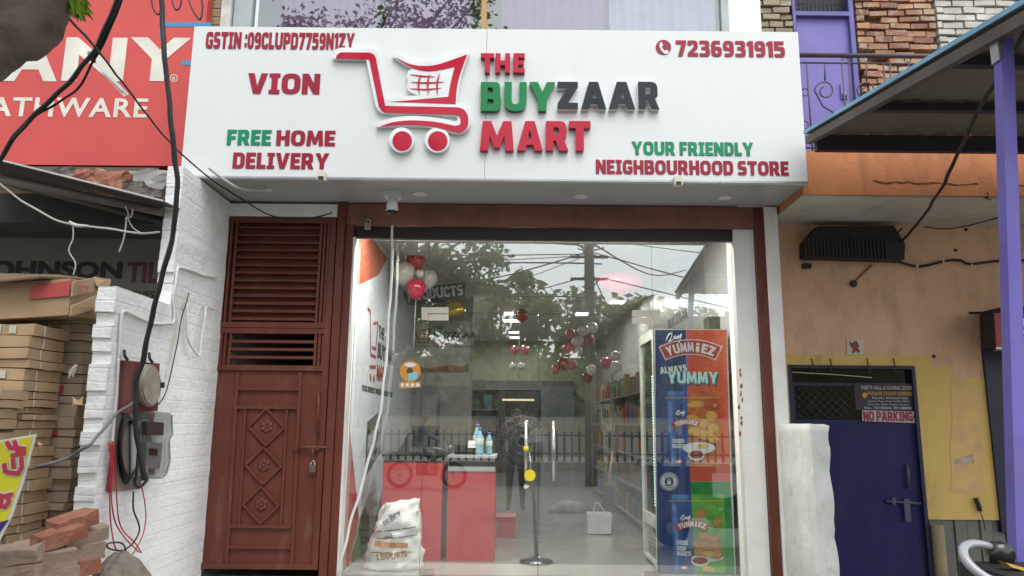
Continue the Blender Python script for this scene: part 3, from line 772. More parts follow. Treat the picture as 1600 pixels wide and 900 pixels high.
# ------------------------------------------------------------------ white painted brick walls
def stepped(x0, x1, steps, name, label, m, jag=.02, b=None):
    t = thing(name, label, 'wall', ((x0+x1)/2, -.5, 0))
    b = B(); h = .082; z = 0; k = 0
    top = max(s[1] for s in steps)
    while z < top-.02:
        yend = min(s[0] for s in steps if s[1] > z+h*.5)
        e = yend + random.choice((0,0,.3,1))*jag + random.uniform(-.008,.008)
        zz = min(z+h-.003, top)
        b.box(x0+random.uniform(0,.003), x1-random.uniform(0,.0015), e, .0, z, zz+.0025)
        z += h; k += 1
    bmesh.ops.subdivide_edges(b.bm, edges=[e for e in b.bm.edges if abs((e.verts[0].co-e.verts[1].co).y) < .3 and abs((e.verts[0].co-e.verts[1].co).z) < .01], cuts=2)
    b.wob(.006, 11)
    part(b, 'masonry', m, t)
    part(B().box(x0+.01,x1-.012,min(s[0] for s in steps if s[1]>=top)+.06,-.02,0,top-.02), 'core', m, t)
    return t
stepped(-2.62,-2.50, [(-.97,3.45),(-1.72,2.36)], 'brick_wall', 'white painted stepped brick wall left of the brown gate', white_brick)
rwt = thing('wall_stub', 'low rough white plastered wall stub in front of the blue door', 'wall', (2.31,-.4,0))
b = B().box(2.245,2.375,-.70,.0,0,1.565)
bmesh.ops.subdivide_edges(b.bm, edges=b.bm.edges, cuts=26, use_grid_fill=True)
for v in b.bm.verts:
    e_ = (v.co.x > 2.3)*(v.co.y < -.6)
    v.co += noise.noise_vector(v.co*9)*(.006+.012*e_)+noise.noise_vector(v.co*28)*(.002+.006*e_)
for f in b.bm.faces: f.smooth = True
part(b, 'masonry', white_paint_ragged, rwt)

# ------------------------------------------------------------------ things on the white wall (its face is the plane x = -2.5)
WX = -2.5
def onw(px, py, d=.0): return at(px, py, X=WX+d)
grey_cable = mat('grey_conduit', (.17,.18,.185), .5)
maroon = mat('maroon_board', (.17,.025,.03), .55, (.13,.02,.025), 4, .15, 40, dirt=(.3,.2,.17), damt=.4)
wood = mat('weathered_wood', (.23,.185,.145), .8, (.15,.12,.095), 5, .5, 30)
mb = thing('meter_board', 'maroon board with an old grey meter on the white wall', 'meter board', onw(205,640))
a, b_, c_, d_ = onw(187,563), onw(243,568), onw(240,640), onw(183,645)
def wprism(pts, d0, d1): return B().prism([onw(*p, d=0)+Vector((d0,0,0)) for p in pts], (d1-d0,0,0))
part(wprism([(187,563),(243,568),(240,642),(183,646)], .004, .03), 'board', maroon, mb)
mtr = part(wprism(ell(217,602,16,33,24), .032, .09).bevel(.012, 2), 'meter_case', mat('dusty_meter', (.36,.33,.28), .5, (.26,.22,.17), 10), mb)
part(wprism([(230,597),(236,597),(236,606),(230,606)], .0905, .095), 'dial', black_rub, mtr)
pb = thing('meter_backboard', 'weathered wooden backboard below the maroon board', 'board', onw(190,770))
part(wprism([(182,648),(238,645),(214,764),(165,768)], .003, .02), 'plank', wood, pb)
# clear electricity meter box with a coil of cable behind it
mx_ = thing('electricity_meter', 'clear plastic electricity meter box on the white wall', 'electricity meter', onw(222,748))
def mbox(pts, d0, d1): return wprism(pts, d0, d1)
part(mbox([(196,660),(222,654),(232,742),(196,745)], .022, .055).bevel(.012), 'base', mat('grey_meter_body', (.44,.46,.47), .4), mx_)
clear = glass_mat('clear_plastic', .22, (.80,.84,.84), .08)
part(mbox([(203,642),(246,645),(247,680),(242,688),(243,720),(237,742),(231,748),(203,748),(199,700)], .056, .115).bevel(.014, 2), 'clear_cover', clear, mx_)
ins = part(mbox([(207,690),(233,692),(229,732),(207,732)], .057, .092), 'meter_unit', mat('meter_face', (.30,.31,.32), .4), mx_)
part(mbox([(211,700),(225,701),(224,712),(211,711)], .0925, .096), 'display', black_rub, ins)
part(mbox([(208,658),(236,660),(235,680),(208,680)], .057, .09), 'terminal_block', mat('terminal_dark', (.06,.06,.065), .5), mx_)
cl = B()
for k in range(7):
    cx, cy = 196+k*1.2, 700; rx, ry = 10+k*.7, 56-k*2
    pts = [onw(cx+rx*math.cos(2*PI*j/28), cy+ry*math.sin(2*PI*j/28), .02+.007*k) for j in range(29)]
    cl.tube(pts, .0075, 6, cap=False)
solo(cl, 'cable_coil', black_rub, 'coil of black cable hung behind the clear meter box', 'cable coil')
cable([onw(219,690,.125), onw(214,738,.13), onw(210,756,.11), onw(218,760,.10), onw(228,752,.08), onw(229,740,.07)], .010, 'cable', black_rub, 'short loop of black cable under the clear meter box', 'cable')
# thick black supply cable
cable([at(250,-40,-2.0), at(254,30,-2.0), at(258,90,-2.0), at(268,200,-1.95), at(276,270,-1.9), at(273,330,-1.85), at(262,400,-1.8), at(243,480,-1.75), at(223,560,-1.7), at(212,610,-1.68), at(213,660,-1.66), at(220,715,-1.62), at(224,748,-1.6)], .017, 'supply_cable', black_rub, 'thick black supply cable running down to the clear meter box', 'cable')
cable([onw(214,626,.06), onw(200,634,.05), onw(178,650,.04), onw(160,672,.05), onw(140,695,.1), at(110,712,-1.9), at(80,722,-2.0), at(55,728,-2.0)], .010, 'cable', grey_cable, 'grey cable drooping from the maroon board across the cartons', 'cable')
# white conduits
wp = mat('white_conduit', (.72,.73,.71), .45)
cable([onw(186,560,.012), onw(188,520,.012), onw(191,492,.012), onw(197,487,.012), onw(215,496,.012), onw(240,506,.012), onw(262,506,.012), onw(271,500,.012), onw(272,460,.012), onw(277,424,.012), onw(284,418,.012), onw(310,428,.012), onw(338,434,.012)], .011, 'conduit', wp, 'white conduit stepping up the white wall from maroon board to gate', 'conduit')
cable([onw(186,560,.02), onw(184,600,.02), onw(178,660,.025), onw(176,690,.03)], .009, 'conduit', wp, 'white conduit running down beside the maroon board', 'conduit')
cable([onw(292,474,.03), onw(291,500,.03), onw(295,530,.04), onw(305,550,.05), onw(312,553,.05), onw(315,530,.05), onw(320,490,.04), onw(323,480,.03), onw(333,485,.02)], .010, 'flexible_pipe', wp, 'white flexible pipe looped on the wall beside the gate', 'pipe')
cable([onw(295,458,.02), onw(291,472,.03), onw(283,500,.03), onw(276,540,.03), onw(268,580,.03), onw(258,615,.03), onw(245,634,.03), onw(232,640,.04)], .0045, 'wire', black_rub, 'thin dark wire from the white wall down to the old meter', 'wire', )
cable([onw(293,470,.025), onw(279,482,.03), onw(274,520,.03), onw(266,560,.03), onw(258,590,.03)], .005, 'wire', mat('cream_wire', (.6,.55,.42), .5), 'thin cream wire hanging on the white wall right of the meter', 'wire')
for k, (px, py) in enumerate(((194,556),(233,560))):
    solo(B().tube(smooth_path([onw(px,py-8,.02), onw(px+1,py,.05), onw(px+5,py+6,.04)],4), .010, 6), 'wire_stub', black_rub, ['black taped wire stub above the left corner of the maroon board', 'black taped wire stub above the right corner of the maroon board'][k], 'wire stub')
redw = mat('red_wire', (.50,.02,.035), .4)
def wire(pts, m, lab, r=.0042): cable([onw(x, y, d) for x, y, d in pts], r, 'wire', m, lab, 'wire', 'loose wires below the meter')
wire([(170,690,.04),(173,730,.05),(171,775,.05),(173,815,.04),(178,850,.05),(184,862,.06)], redw, 'red wire hanging leftmost below the wooden backboard')
wire([(174,690,.04),(176,740,.06),(174,780,.07),(180,815,.07),(195,840,.07),(217,863,.08)], redw, 'red wire from the backboard crossing to a black tip')
wire([(176,690,.04),(181,750,.05),(183,790,.06),(190,825,.06),(212,850,.07),(221,864,.09)], redw, 'red wire curving right under the backboard to the black tip')
wire([(221,760,.1),(226,785,.08),(228,812,.07),(222,840,.07),(204,872,.06)], redw, 'red wire bowing out to the right below the clear meter box')
wire([(208,768,.06),(208,795,.06),(216,815,.06),(218,830,.07),(208,848,.07),(190,860,.07),(172,858,.07),(168,851,.07),(176,848,.07),(192,850,.07),(196,866,.07),(188,882,.08)], black_rub, 'black wire looping at the foot of the white wall', .0055)
# red plastic sleeve
solo(B().tube([onw(176,690,.03), onw(171,770,.03)], .011, 8), 'red_sleeve', mat('red_plastic', (.42,.03,.03), .5), 'red plastic sleeve on the edge of the wooden backboard', 'sleeve')
# loose line along the soffit to the downlight
cable([at(326,262,-.8), at(350,282,-.72), at(380,296,-.55), at(405,297,-.45), at(418,295,-.42)], .012, 'conduit', mat('grey_white_pipe', (.5,.51,.5), .5), 'pale flexible conduit ending at the downlight above the gate', 'conduit')
cable([at(105,25,-3.3), at(150,75,-2.8), at(200,140,-2.2), at(265,222,-1.4), at(330,280,-.75), at(380,312,-.3), at(420,335,-.12), at(460,343,-.1), at(500,338,-.08), at(520,332,-.05)], .006, 'wire', black_rub, 'thin dark wire crossing the red sign and sagging over the gate', 'wire')

# ------------------------------------------------------------------ neighbour on the left: red sign, tile shop
ls = thing('tile_shop', 'dim tile shop building left of the white brick wall', 'building', (-4.5,.5,0))
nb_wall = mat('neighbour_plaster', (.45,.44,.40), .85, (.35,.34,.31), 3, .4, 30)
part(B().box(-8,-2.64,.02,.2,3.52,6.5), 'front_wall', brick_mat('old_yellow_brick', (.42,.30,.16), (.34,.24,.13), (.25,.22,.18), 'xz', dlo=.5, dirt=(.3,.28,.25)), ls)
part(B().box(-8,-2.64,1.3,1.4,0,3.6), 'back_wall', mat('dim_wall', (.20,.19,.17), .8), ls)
part(B().box(-8,-2.64,-.0,.2,3.25,3.519), 'slit_block', mat('slit_block_dark', (.05,.047,.042), .9), ls)  # dark box added to close the daylight slit over the awning
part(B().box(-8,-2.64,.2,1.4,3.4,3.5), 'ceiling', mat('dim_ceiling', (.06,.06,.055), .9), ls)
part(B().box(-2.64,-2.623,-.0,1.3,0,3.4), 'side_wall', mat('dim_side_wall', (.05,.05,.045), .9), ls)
part(B().box(-8.1,-8,-.1,1.4,0,6.5), 'end_wall', nb_wall, ls)
part(B().box(-2.72,-2.63,-.05,.02,4.6,6.2).bevel(.006), 'corner_pipe', mat('worn_white_pipe', (.6,.6,.57), .7, (.4,.4,.37), 9), ls)
part(B().box(-2.9,-2.66,-.1,-.02,3.6,3.95), 'plaster_patch', white_plaster, ls)
rs = thing('red_sign', 'big red sign with cream letters above the tile shop', 'sign', (-5,-.1,3.7))
red_sheet = mat('red_flex_sheet', (.56,.06,.05), .45, (.50,.052,.045), 2, .08, 5)
RY = -.12
x1 = at(325,0,RY).x; zb_ = at(130,258,RY).z
part(B().box(-7.5,x1,RY,RY+.1,zb_,6.0), 'face', red_sheet, rs)
part(B().box(-7.5,x1-.3,RY+.01,RY+.09,zb_-.1,zb_-.012), 'lower_rail', mat('sign_rail', (.14,.11,.09), .7), rs)
cream_v = mat('cream_vinyl', (.72,.69,.60), .5)
for s, a, c in (('A',7,93),('N',100,196),('Y',201,296)): part(ftext(s, a, c, 59, 127, RY, .004, .04), 'lettering', cream_v, rs)
part(ftext('ATHWARE', -16, 231, 153, 183, RY, .004, .02, spacing=1.1), 'lettering', cream_v, rs)
part(flat([(-20,116),(2,116),(2,127),(-20,127)], RY, .004), 'lettering', cream_v, rs)
rg = B(); ro = [at(272+6*math.cos(2*PI*k/24), 122+6*math.sin(2*PI*k/24), RY) for k in range(24)]; ri = [at(272+4.8*math.cos(2*PI*k/24), 122+4.8*math.sin(2*PI*k/24), RY) for k in range(24)]
for k in range(24): rg.poly([p+Vector((0,-.003,0)) for p in (ro[k],ro[(k+1)%24],ri[(k+1)%24],ri[k])])
lettering('R', at(269.6,125.2,RY), XU, ZU, .026, .033, .003, .02, b=rg)
part(rg, 'registered_mark', cream_v, rs)
cy = mat('cyan_vinyl', (.03,.26,.46), .5)
part(flat([(250,35),(330,35),(330,42),(250,42)], RY, .003), 'blue_line', cy, rs)
part(flat([(249.5,43),(252.5,43),(252.5,59),(249.5,59)], RY, .003), 'blue_line', cy, rs)
part(flat([(284,95),(330,95),(330,102),(284,102)], RY, .003), 'blue_line', cy, rs)

# sheet awning of the tile shop with pipe rail
aw = thing('sheet_awning', 'dark sheet metal awning sloping over the tile shop', 'awning', (-4,-.5,3.2))
rust = mat('dark_sheet_metal', (.075,.07,.065), .6, (.05,.045,.04), 4, .2, 20)
p0, p1 = at(-160,213,-1.2), at(256,317,-1.2); q0, q1 = Vector((p0.x,.0,p0.z+.1)), Vector((p1.x,.0,p1.z+.1))
part(B().prism([p0,p1,q1,q0], (0,0,.012)), 'sheet', rust, aw)
part(B().bar(p0+Vector((0,-.01,.012)), p1+Vector((0,-.01,.012)), .012, .02), 'edge_strip', mat('bright_edge', (.55,.55,.52), .5), aw)
a_, c_ = at(-160,248,-1.0), at(254,331,-1.0)
part(B().tube([a_,c_], .035, 10), 'pipe_rail', mat('dull_pipe', (.16,.135,.11), .55), aw)
a_, c_ = Vector((p0.x,-.3,p0.z)), Vector((p1.x,-.3,p1.z))
part(B().tube([a_,c_], .03, 10), 'rear_rail', rust, aw)
tw = mat('pale_twine', (.5,.49,.45), .7)
cable([at(0,288,-1.12), at(40,318,-1.12), at(85,343,-1.12), at(120,352,-1.12), at(150,355,-1.12), at(195,361,-1.12), at(225,365,-1.1), at(250,363,-1.05)], .008, 'twine', tw, 'pale twine sagging below the pipe of the sheet awning', 'twine')
solo(B().tube(smooth_path([at(196,322,-1.05),at(201,336,-1.06),at(196,342,-1.07),at(205,338,-1.06),at(208,325,-1.05)],5), .006, 6).tube(smooth_path([at(198,340,-1.06),at(194,370,-1.07),at(186,394,-1.07)],5), .006, 6).tube(smooth_path([at(199,340,-1.06),at(208,356,-1.07),at(222,365,-1.08)],5), .005, 6), 'twine_knot', tw, 'knotted pale twine round the awning pipe with a hanging end', 'twine')
cable([at(113,350,-1.12), at(114,372,-1.12), at(108,392,-1.12), at(118,412,-1.12), at(114,430,-1.12)], .005, 'twine', tw, 'thin twine end hanging above the torn carton', 'twine')
solo(B().tube(smooth_path([at(108,346,-1.125),at(118,352,-1.12),at(138,353,-1.12)],4), [.008,.01,.013,.015,.014,.013,.012,.01,.008], 8), 'tape_lump', mat('silver_tape', (.6,.6,.58), .35), 'lump of silver tape on the sagging twine', 'tape')
# rubble lying on the awning
def chunk(px, py, Y, s, m, lab, sc=(1,.8,.6)):
    c = at(px, py, Y); b = B()
    b.box(c.x-s*sc[0], c.x+s*sc[0], c.y-s*sc[1], c.y+s*sc[1], c.z-s*sc[2], c.z+s*sc[2])
    bmesh.ops.subdivide_edges(b.bm, edges=b.bm.edges, cuts=3, use_grid_fill=True)
    b.wob(s*.35, 3/s*.4); solo(b, 'rubble', m, lab, 'rubble', 'rubble on the sheet awning')
chunk(143,283,-.6,.11,brick_red,'reddish brick lump on the awning under the red sign, leftmost lump of brick')
chunk(181,288,-.75,.10,brick_red,'round topped orange brick piece on the awning, middle of the rubble',(1,.9,.9))
chunk(106,276,-.5,.09,cement,'grey lump at the left end of the awning rubble')
chunk(208,298,-.75,.09,cement,'grey block on the awning rubble beside the orange brick',(1.1,.8,.7))
chunk(237,287,-.5,.14,mat('grey_plastic_sheet', (.35,.34,.32), .5),'grey crumpled sheet on the awning beside the white wall',(1.1,.6,.6))
chunk(240,304,-.9,.06,cement,'small grey stone on the right end of the awning',(1.3,.8,.5))
chunk(160,290,-.8,.04,mat('pale_stone', (.6,.58,.54), .8),'small white pebble between the brick lumps on the awning')
# inner board of the tile shop
jb = thing('shop_board', 'dim grey tile shop board with dark and brown letters', 'sign', at(120,480,1.15))
JY = 1.15
x0, x1, z0, z1 = rect(-120,352,275,500,JY)
part(B().box(x0,-2.66,JY,JY+.06,z0,z1), 'board', mat('grey_board', (.25,.245,.215), .6, (.21,.205,.18), 2), jb)
dk = mat('dark_print', (.03,.03,.032), .6); br = mat('brown_red_print', (.15,.05,.04), .6)
part(ftext('JOHNSON', -34, 191, 408, 443, JY, .004, .045), 'lettering', dk, jb)
part(ftext('TILES', 198, 285, 409, 443, JY, .004, .03), 'lettering', br, jb)
part(ftext('FINEST', 205, 250, 455, 466, JY, .004, .02), 'lettering', dk, jb)

# cartons of tiles: two stacks, a small front stack, a torn carton on top
def box_stack(xr, wd, y0, y1, pyb, pyt, px, Yc, m, lab, grp, n):
    zb__, zt__ = at(px, pyb, Yc).z, at(px, pyt, Yc).z
    hs_ = [random.uniform(.7,1.35) for _ in range(n)]; tot = sum(hs_); z = zb__; h = 0
    for k in range(n):
        z += h; h = (zt__-zb__)*hs_[k]/tot
        dx, dy = random.uniform(-.02,.02), random.uniform(-.02,.02)
        t = thing('carton', lab, 'carton', (xr-wd/2+dx, (y0+y1)/2+dy, z), grp)
        b = B().box(xr-wd+dx, xr+dx, y0+dy, y1+dy, z+.002, z+h-.004)
        bmesh.ops.subdivide_edges(b.bm, edges=b.bm.edges, cuts=3, use_grid_fill=True); b.wob(.008, 8)
        part(b, 'box', m, t)
        tb = B(); yy = y0+dy+random.uniform(.08,.14); xx = xr-wd*random.uniform(.25,.4)+dx
        part(B().box(xx-.006, xx+.006, y0+dy-.006, y0+dy-.0035, z+.004, z+h-.006), 'strap', tape_white, t)
        tb.box(xr+dx+.0035, xr+dx+.006, yy-.006, yy+.006, z+.004, z+h-.006)
        part(tb, 'strap', tape_white, t)
        if k % 3 != 1:
            xx = xr-wd*.45+dx if k % 2 else xr-.12+dx
            part(B().box(xx-.03, xx+.012, y0+dy-.007, y0+dy-.0035, z+h*.15, z+h*.8), 'print', paper_red if k % 4 else tape_white, t)
box_stack(-2.92,.62,-1.86,-1.50,905,505,60,-1.86,carton,'flat brown tile carton in the tall front stack of the tile shop','brown tile cartons in the front stack',25)
box_stack(-2.80,.60,-1.46,-1.05,905,478,110,-1.46,carton_dk,'flat greyish tile carton in the stack nearer the white wall','greyish tile cartons in the rear stack',27)
box_stack(-2.86,.5,-2.28,-1.92,672,606,20,-2.28,carton,'flat pale carton in the short stack over the yellow banner','pale cartons behind the yellow banner',4)
box_stack(-2.90,.5,-2.26,-1.92,905,676,20,-2.28,carton,'flat brown carton behind the yellow banner','cartons hidden behind the banner',11)
tcn = thing('torn_carton', 'open torn carton with red print lying atop the carton stacks', 'carton', at(60,498,-1.8))
A0, A1, A2, A3 = at(-60,448,-1.75), at(110,435,-1.75), at(107,492,-1.75), at(-60,502,-1.75)
part(B().prism([A0,A1,A2,A3], (.0,.42,.02)), 'box', carton, tcn)
part(B().prism([at(50,447,-1.76), at(112,438,-1.76), at(108,462,-1.76), at(46,468,-1.76)], (0,-.004,0)), 'red_print', paper_red, tcn)
fl1 = part(B().prism([at(112,440,-1.76), at(146,434,-1.5), at(144,456,-1.5), at(110,463,-1.76)], (.01,.004,0)), 'side_flap', mat('pale_carton', (.42,.30,.18), .75), tcn)
part(lettering('TT', at(122,458,-1.72), Vector((.8,.6,0)), ZU, .06, .05, .003, .02), 'lettering', paper_red, fl1)
part(B().prism([at(110,478,-1.76), at(148,462,-1.5), at(150,482,-1.5), at(108,494,-1.76)], (.01,.004,0)), 'lower_flap', carton, tcn)
part(B().prism([at(-40,446,-1.85), at(60,432,-1.85), at(140,438,-1.45), at(150,448,-1.4), at(90,432,-1.3), at(-40,430,-1.3)], (0,0,.012)).wob(.02,5), 'top_flap', mat('dark_carton', (.17,.11,.065), .85), tcn)
part(B().prism([at(146,432,-1.5), at(170,436,-1.4), at(166,458,-1.4), at(150,446,-1.5)], (.01,.01,0)), 'torn_corner', carton, tcn)
# paper scraps bulging from the stack
for k, (px, py) in enumerate(((68,765),(120,632),(112,580))):
    c = at(px if k else 64, py-70 if k == 0 else py, -1.9)
    pts = [c+Vector((random.uniform(-.05,.05), random.uniform(-.02,.02), random.uniform(-.05,.05))) for _ in range(5)]
    b = B()
    for i in range(5): b.poly([c+Vector((0,-.03,0)), pts[i], pts[(i+1)%5]])
    solo(b, 'paper_scrap', tape_white if k == 2 else carton, ['torn brown paper flap sticking out beside the banner top','torn brown paper flap sticking out between the two carton stacks','pale torn paper sticking out high on the carton stack'][k], 'paper scrap')

# brick pile and sand heap in front of the cartons
def one_brick(c, a, ang, m, lab, tilt=0, s=1, pitch=0):
    L_, W_, H_ = .115*s, .056*s, .038*s
    b = B(); R_ = Matrix.Rotation(pitch, 3, 'X') @ Matrix.Rotation(ang, 3, 'Z') @ Matrix.Rotation(-tilt, 3, 'Y')
    b.obox(c, R_ @ Vector((L_,0,0)), R_ @ Vector((0,W_,0)), R_ @ Vector((0,0,H_)))
    b.bevel(.008, 2)
    bmesh.ops.subdivide_edges(b.bm, edges=[e for e in b.bm.edges if e.calc_length() > .04], cuts=2, use_grid_fill=True)
    b.wob(.010*a, 15)
    for f in b.bm.faces: f.smooth = False
    br_ = solo(b, 'brick', m, lab, 'brick', 'bricks piled at the lower left')
bk = [((113,816),-2.55,1.12,brick_red,.8,'whole red brick on top of the pile at the lower left'),
      ((92,838),-2.66,1.05,brick_red,1.2,'chipped red brick second from the top of the pile'),
      ((130,838),-2.46,.95,brick_dusty,1,'dusty brick under the top red brick against the wall'),
      ((124,864),-2.52,.9,brick_dusty,1.2,'dusty mortared brick below the middle of the pile'),
      ((116,890),-2.56,1.1,brick_red,.8,'red brick low in the pile beside the sand heap'),
      ((76,874),-2.72,.7,brick_dusty,1.7,'broken pinkish brick in the middle of the pile'),
      ((80,899),-2.72,.8,brick_dusty,1.2,'dusty brick at the bottom edge under the broken one'),
      ((24,868),-2.85,.15,brick_dusty,1.9,'mortar covered brick at the far left of the pile'),
      ((26,894),-2.85,.1,brick_dusty,1.4,'rough brick at the lower left corner'),
      ((60,858),-2.62,.5,brick_dusty,1.3,'dusty brick wedged behind the broken pinkish one')]
for (p, Y, ang, m, a, lab) in bk: one_brick(at(*p, Y), a, ang, m, lab, tilt=.03, s=.9, pitch=.22 if p[1] < 840 and p[0] > 80 else .1)
c0 = at(70,935,-2.62); b = B()
for r in range(10):
    for k in range(5):
        zc_ = c0.z-.045-.085*r
        if zc_ < .08: continue
        b.obox((c0.x-.42+.215*k+(.08 if r % 2 else 0), -2.62+random.uniform(-.03,.03), zc_), (.1,0,0), (0,.1,0), (0,0,.037))
b.wob(.012, 9)
tag(link(b, 'brick_stack', brick_dusty, Vector((0,0,0))), 'lower rows of the rough brick pile below the loose bricks', 'brick pile')
hc = at(181,866,-2.35)
b = B(); n = 36
rings = []
for r in range(13):
    f = r/12; rad = f*.75
    rings.append([b.bm.verts.new((hc.x+rad*math.cos(2*PI*k/n)*.42, -2.3+rad*math.sin(2*PI*k/n)*.8, hc.z*(1-f**1.9)+noise.noise((rad*5,k*.6,1))*.03*(r > 0)+noise.noise((rad*17,k*1.7,3))*.012)) for k in range(n)])
for a, c in zip(rings, rings[1:]):
    for k in range(n):
        f = b.bm.faces.new((a[k],c[k],c[(k+1)%n],a[(k+1)%n])); f.smooth = True
solo(b, 'sand_heap', mat('dusty_sand', (.27,.235,.19), .95, (.19,.165,.135), 16, 1, 90, dirt=(.34,.31,.26), dscale=(7,7,7), damt=.6), 'heap of grey sand and mortar at the foot of the white wall', 'sand heap')

# yellow banner with red Hindi lettering
BY = -3.3
bn = thing('banner', 'yellow cloth banner with red Hindi letters and purple band', 'banner', at(10,860,BY))
ylw = mat('yellow_cloth', (.70,.66,.02), .65, (.64,.58,.015), 3, .15, 12)
redc = mat('banner_red', (.55,.04,.07), .6); whc = mat('banner_white', (.75,.75,.70), .6); purp = mat('banner_purple', (.05,.03,.2), .6)
def bprism(pts, Y, d=.002): return flat(pts, Y, d)
part(bprism([(-90,703),(58,678),(52,700),(38,752),(20,806),(-3,852),(-90,860)], BY, .004), 'cloth', whc, bn)
part(bprism([(-90,706),(52,682),(46,702),(32,752),(14,804),(-8,846),(-90,852)], BY-.005, .002), 'yellow_field', ylw, bn)
def stroke(pts, wd, Y, b):
    for i, (p, q) in enumerate(zip(pts, pts[1:])):
        b.bar(at(*p, Y-.0002*(i % 2)), at(*q, Y-.0002*(i % 2)), wd, .002)
strokes = [[(10,690),(16,700),(40,701)], [(22,688),(26,700),(30,712)], [(17,712),(40,708)], [(33,714),(34,730),(28,740),(8,737),(6,724)], [(20,716),(21,731)],
           [(-4,772),(4,776),(20,772)], [(12,772),(14,784),(8,792),(-6,790)], [(2,778),(0,792)]]
for grp_ in (strokes[:5], strokes[5:]):
    wb, rb = B(), B()
    for k, s_ in enumerate(grp_):
        stroke(s_, .028, BY-.009-.0005*k, wb); stroke(s_, .017, BY-.0145-.0005*k, rb)
    lo_ = part(wb, 'letter_outline', whc, bn); part(rb, 'lettering', redc, lo_)
part(bprism([(-90,838),(14,812),(-10,846),(-90,850)], BY-.0075, .001), 'purple_band', purp, bn)
solo(B().tube([(at(-95,900,BY+.02).x,BY+.02,.0),(at(-95,700,BY+.02).x,BY+.02,1.6)], .02, 8), 'bamboo_pole', mat('bamboo', (.4,.3,.14), .6), 'bamboo pole carrying the yellow banner at the left', 'pole')

# ------------------------------------------------------------------ neighbour on the right
rn = thing('peach_house', 'peach and orange two storey house with balcony right of the shop', 'building', (4.5,.3,0))
peach = mat('peach_paint', (.78,.49,.31), .8, (.68,.42,.265), 1.5, .25, 25, dirt=(.34,.21,.14), dscale=(2.6,2,1.1), dlo=.48, dhi=.72, damt=.6)
orange = mat('orange_paint', (.56,.215,.085), .8, (.47,.17,.065), 3, .4, 24, dirt=(.22,.105,.06), dscale=(3.2,2,.7), dlo=.46, dhi=.70, damt=.8)
concrete = mat('grey_soffit', (.55,.53,.46), .85, (.45,.43,.37), 3, .3, 20, dirt=(.2,.19,.165), damt=.5)
yellow_w = mat('yellow_wall_paint', (.70,.49,.15), .75, (.63,.43,.125), 3, .2, 25, dirt=(.25,.17,.08), dlo=.56, damt=.5)
HY = .3
dx0, dx1, dz0, dz1 = rect(1240,571,1443,900,HY)
ox0 = at(1549,700,HY).x
oz1, oz0 = at(1560,545,HY).z, at(1500,812,HY).z
b = B().box(2.34,dx0,HY,HY+.2,0,3.42).box(dx0,dx1,HY,HY+.2,dz1,3.42).box(dx1,ox0,HY,HY+.2,oz0,3.42).box(ox0,8,HY,HY+.2,oz1,3.42)
part(b, 'front_wall', peach, rn)
part(B().box(2.36,8,-.56,.33,3.40,3.77).bevel(.008), 'balcony_slab', orange, rn)
part(B().box(2.36,8,-.55,HY,3.385,3.398), 'slab_soffit', concrete, rn)
cr_ = random.Random(4)
for pts_ in ([(1366,283),(1390,286),(1415,284),(1440,287),(1470,286),(1500,289),(1530,287)], [(1575,292),(1592,290),(1640,294)], [(1540,300),(1544,306),(1538,309),(1548,312)]):
    q = [(v.x+cr_.uniform(-2,2), v.y+cr_.uniform(-1.2,1.2)) for v in smooth_path([(a, b, 0) for a, b in pts_], 4)]
    up_ = [at(x, y-cr_.uniform(.3,1.6), -.562) for x, y in q]; dn_ = [at(x, y+cr_.uniform(.3,1.6), -.562) for x, y in q]
    part(B().prism(up_+dn_[::-1], (0,-.001,0)), 'plaster_crack', mat('crack_dark', (.10,.045,.025), .9), rn)
# yellow paint round the door
yb = B(); y0_ = HY-.004
za_ = at(1400,556,HY).z
yb.box(2.40,dx1+.15,y0_,HY-.001,dz1,za_)
yb.box(dx1,at(1490,600,HY).x,y0_,HY-.001,oz0,dz1).box(at(1490,600,HY).x+.0005,ox0,y0_,HY-.001,oz0,at(1500,590,HY).z)
part(yb, 'yellow_band', yellow_w, rn)
part(flat([(1488,588),(1499,590),(1508,599),(1522,607),(1531,618),(1533,640),(1530,672),(1535,700),(1533,738),(1536,766),(1520,771),(1501,768),(1484,770),(1487,735),(1483,700),(1488,664),(1486,628)], HY-.0045, .003), 'bare_patch', mat('scraped_paint', (.62,.38,.20), .85, (.72,.49,.17), 7), rn)
part(flat([(1492,719),(1520,709),(1522,724),(1490,726)], HY-.008, .002), 'paper_remnant', mat('torn_paper', (.55,.45,.36), .8, (.4,.28,.19), 14), rn)
# dark room behind the two openings
part(B().box(2.3,8,2.2,2.3,0,3.4), 'back_wall', shop_dark, rn)
part(B().box(2.3,8,.5,2.3,3.3,3.38).box(2.13,2.24,.5,2.3,0,3.3), 'room_shell', mat('dark_room', (.05,.05,.055), .9), rn)
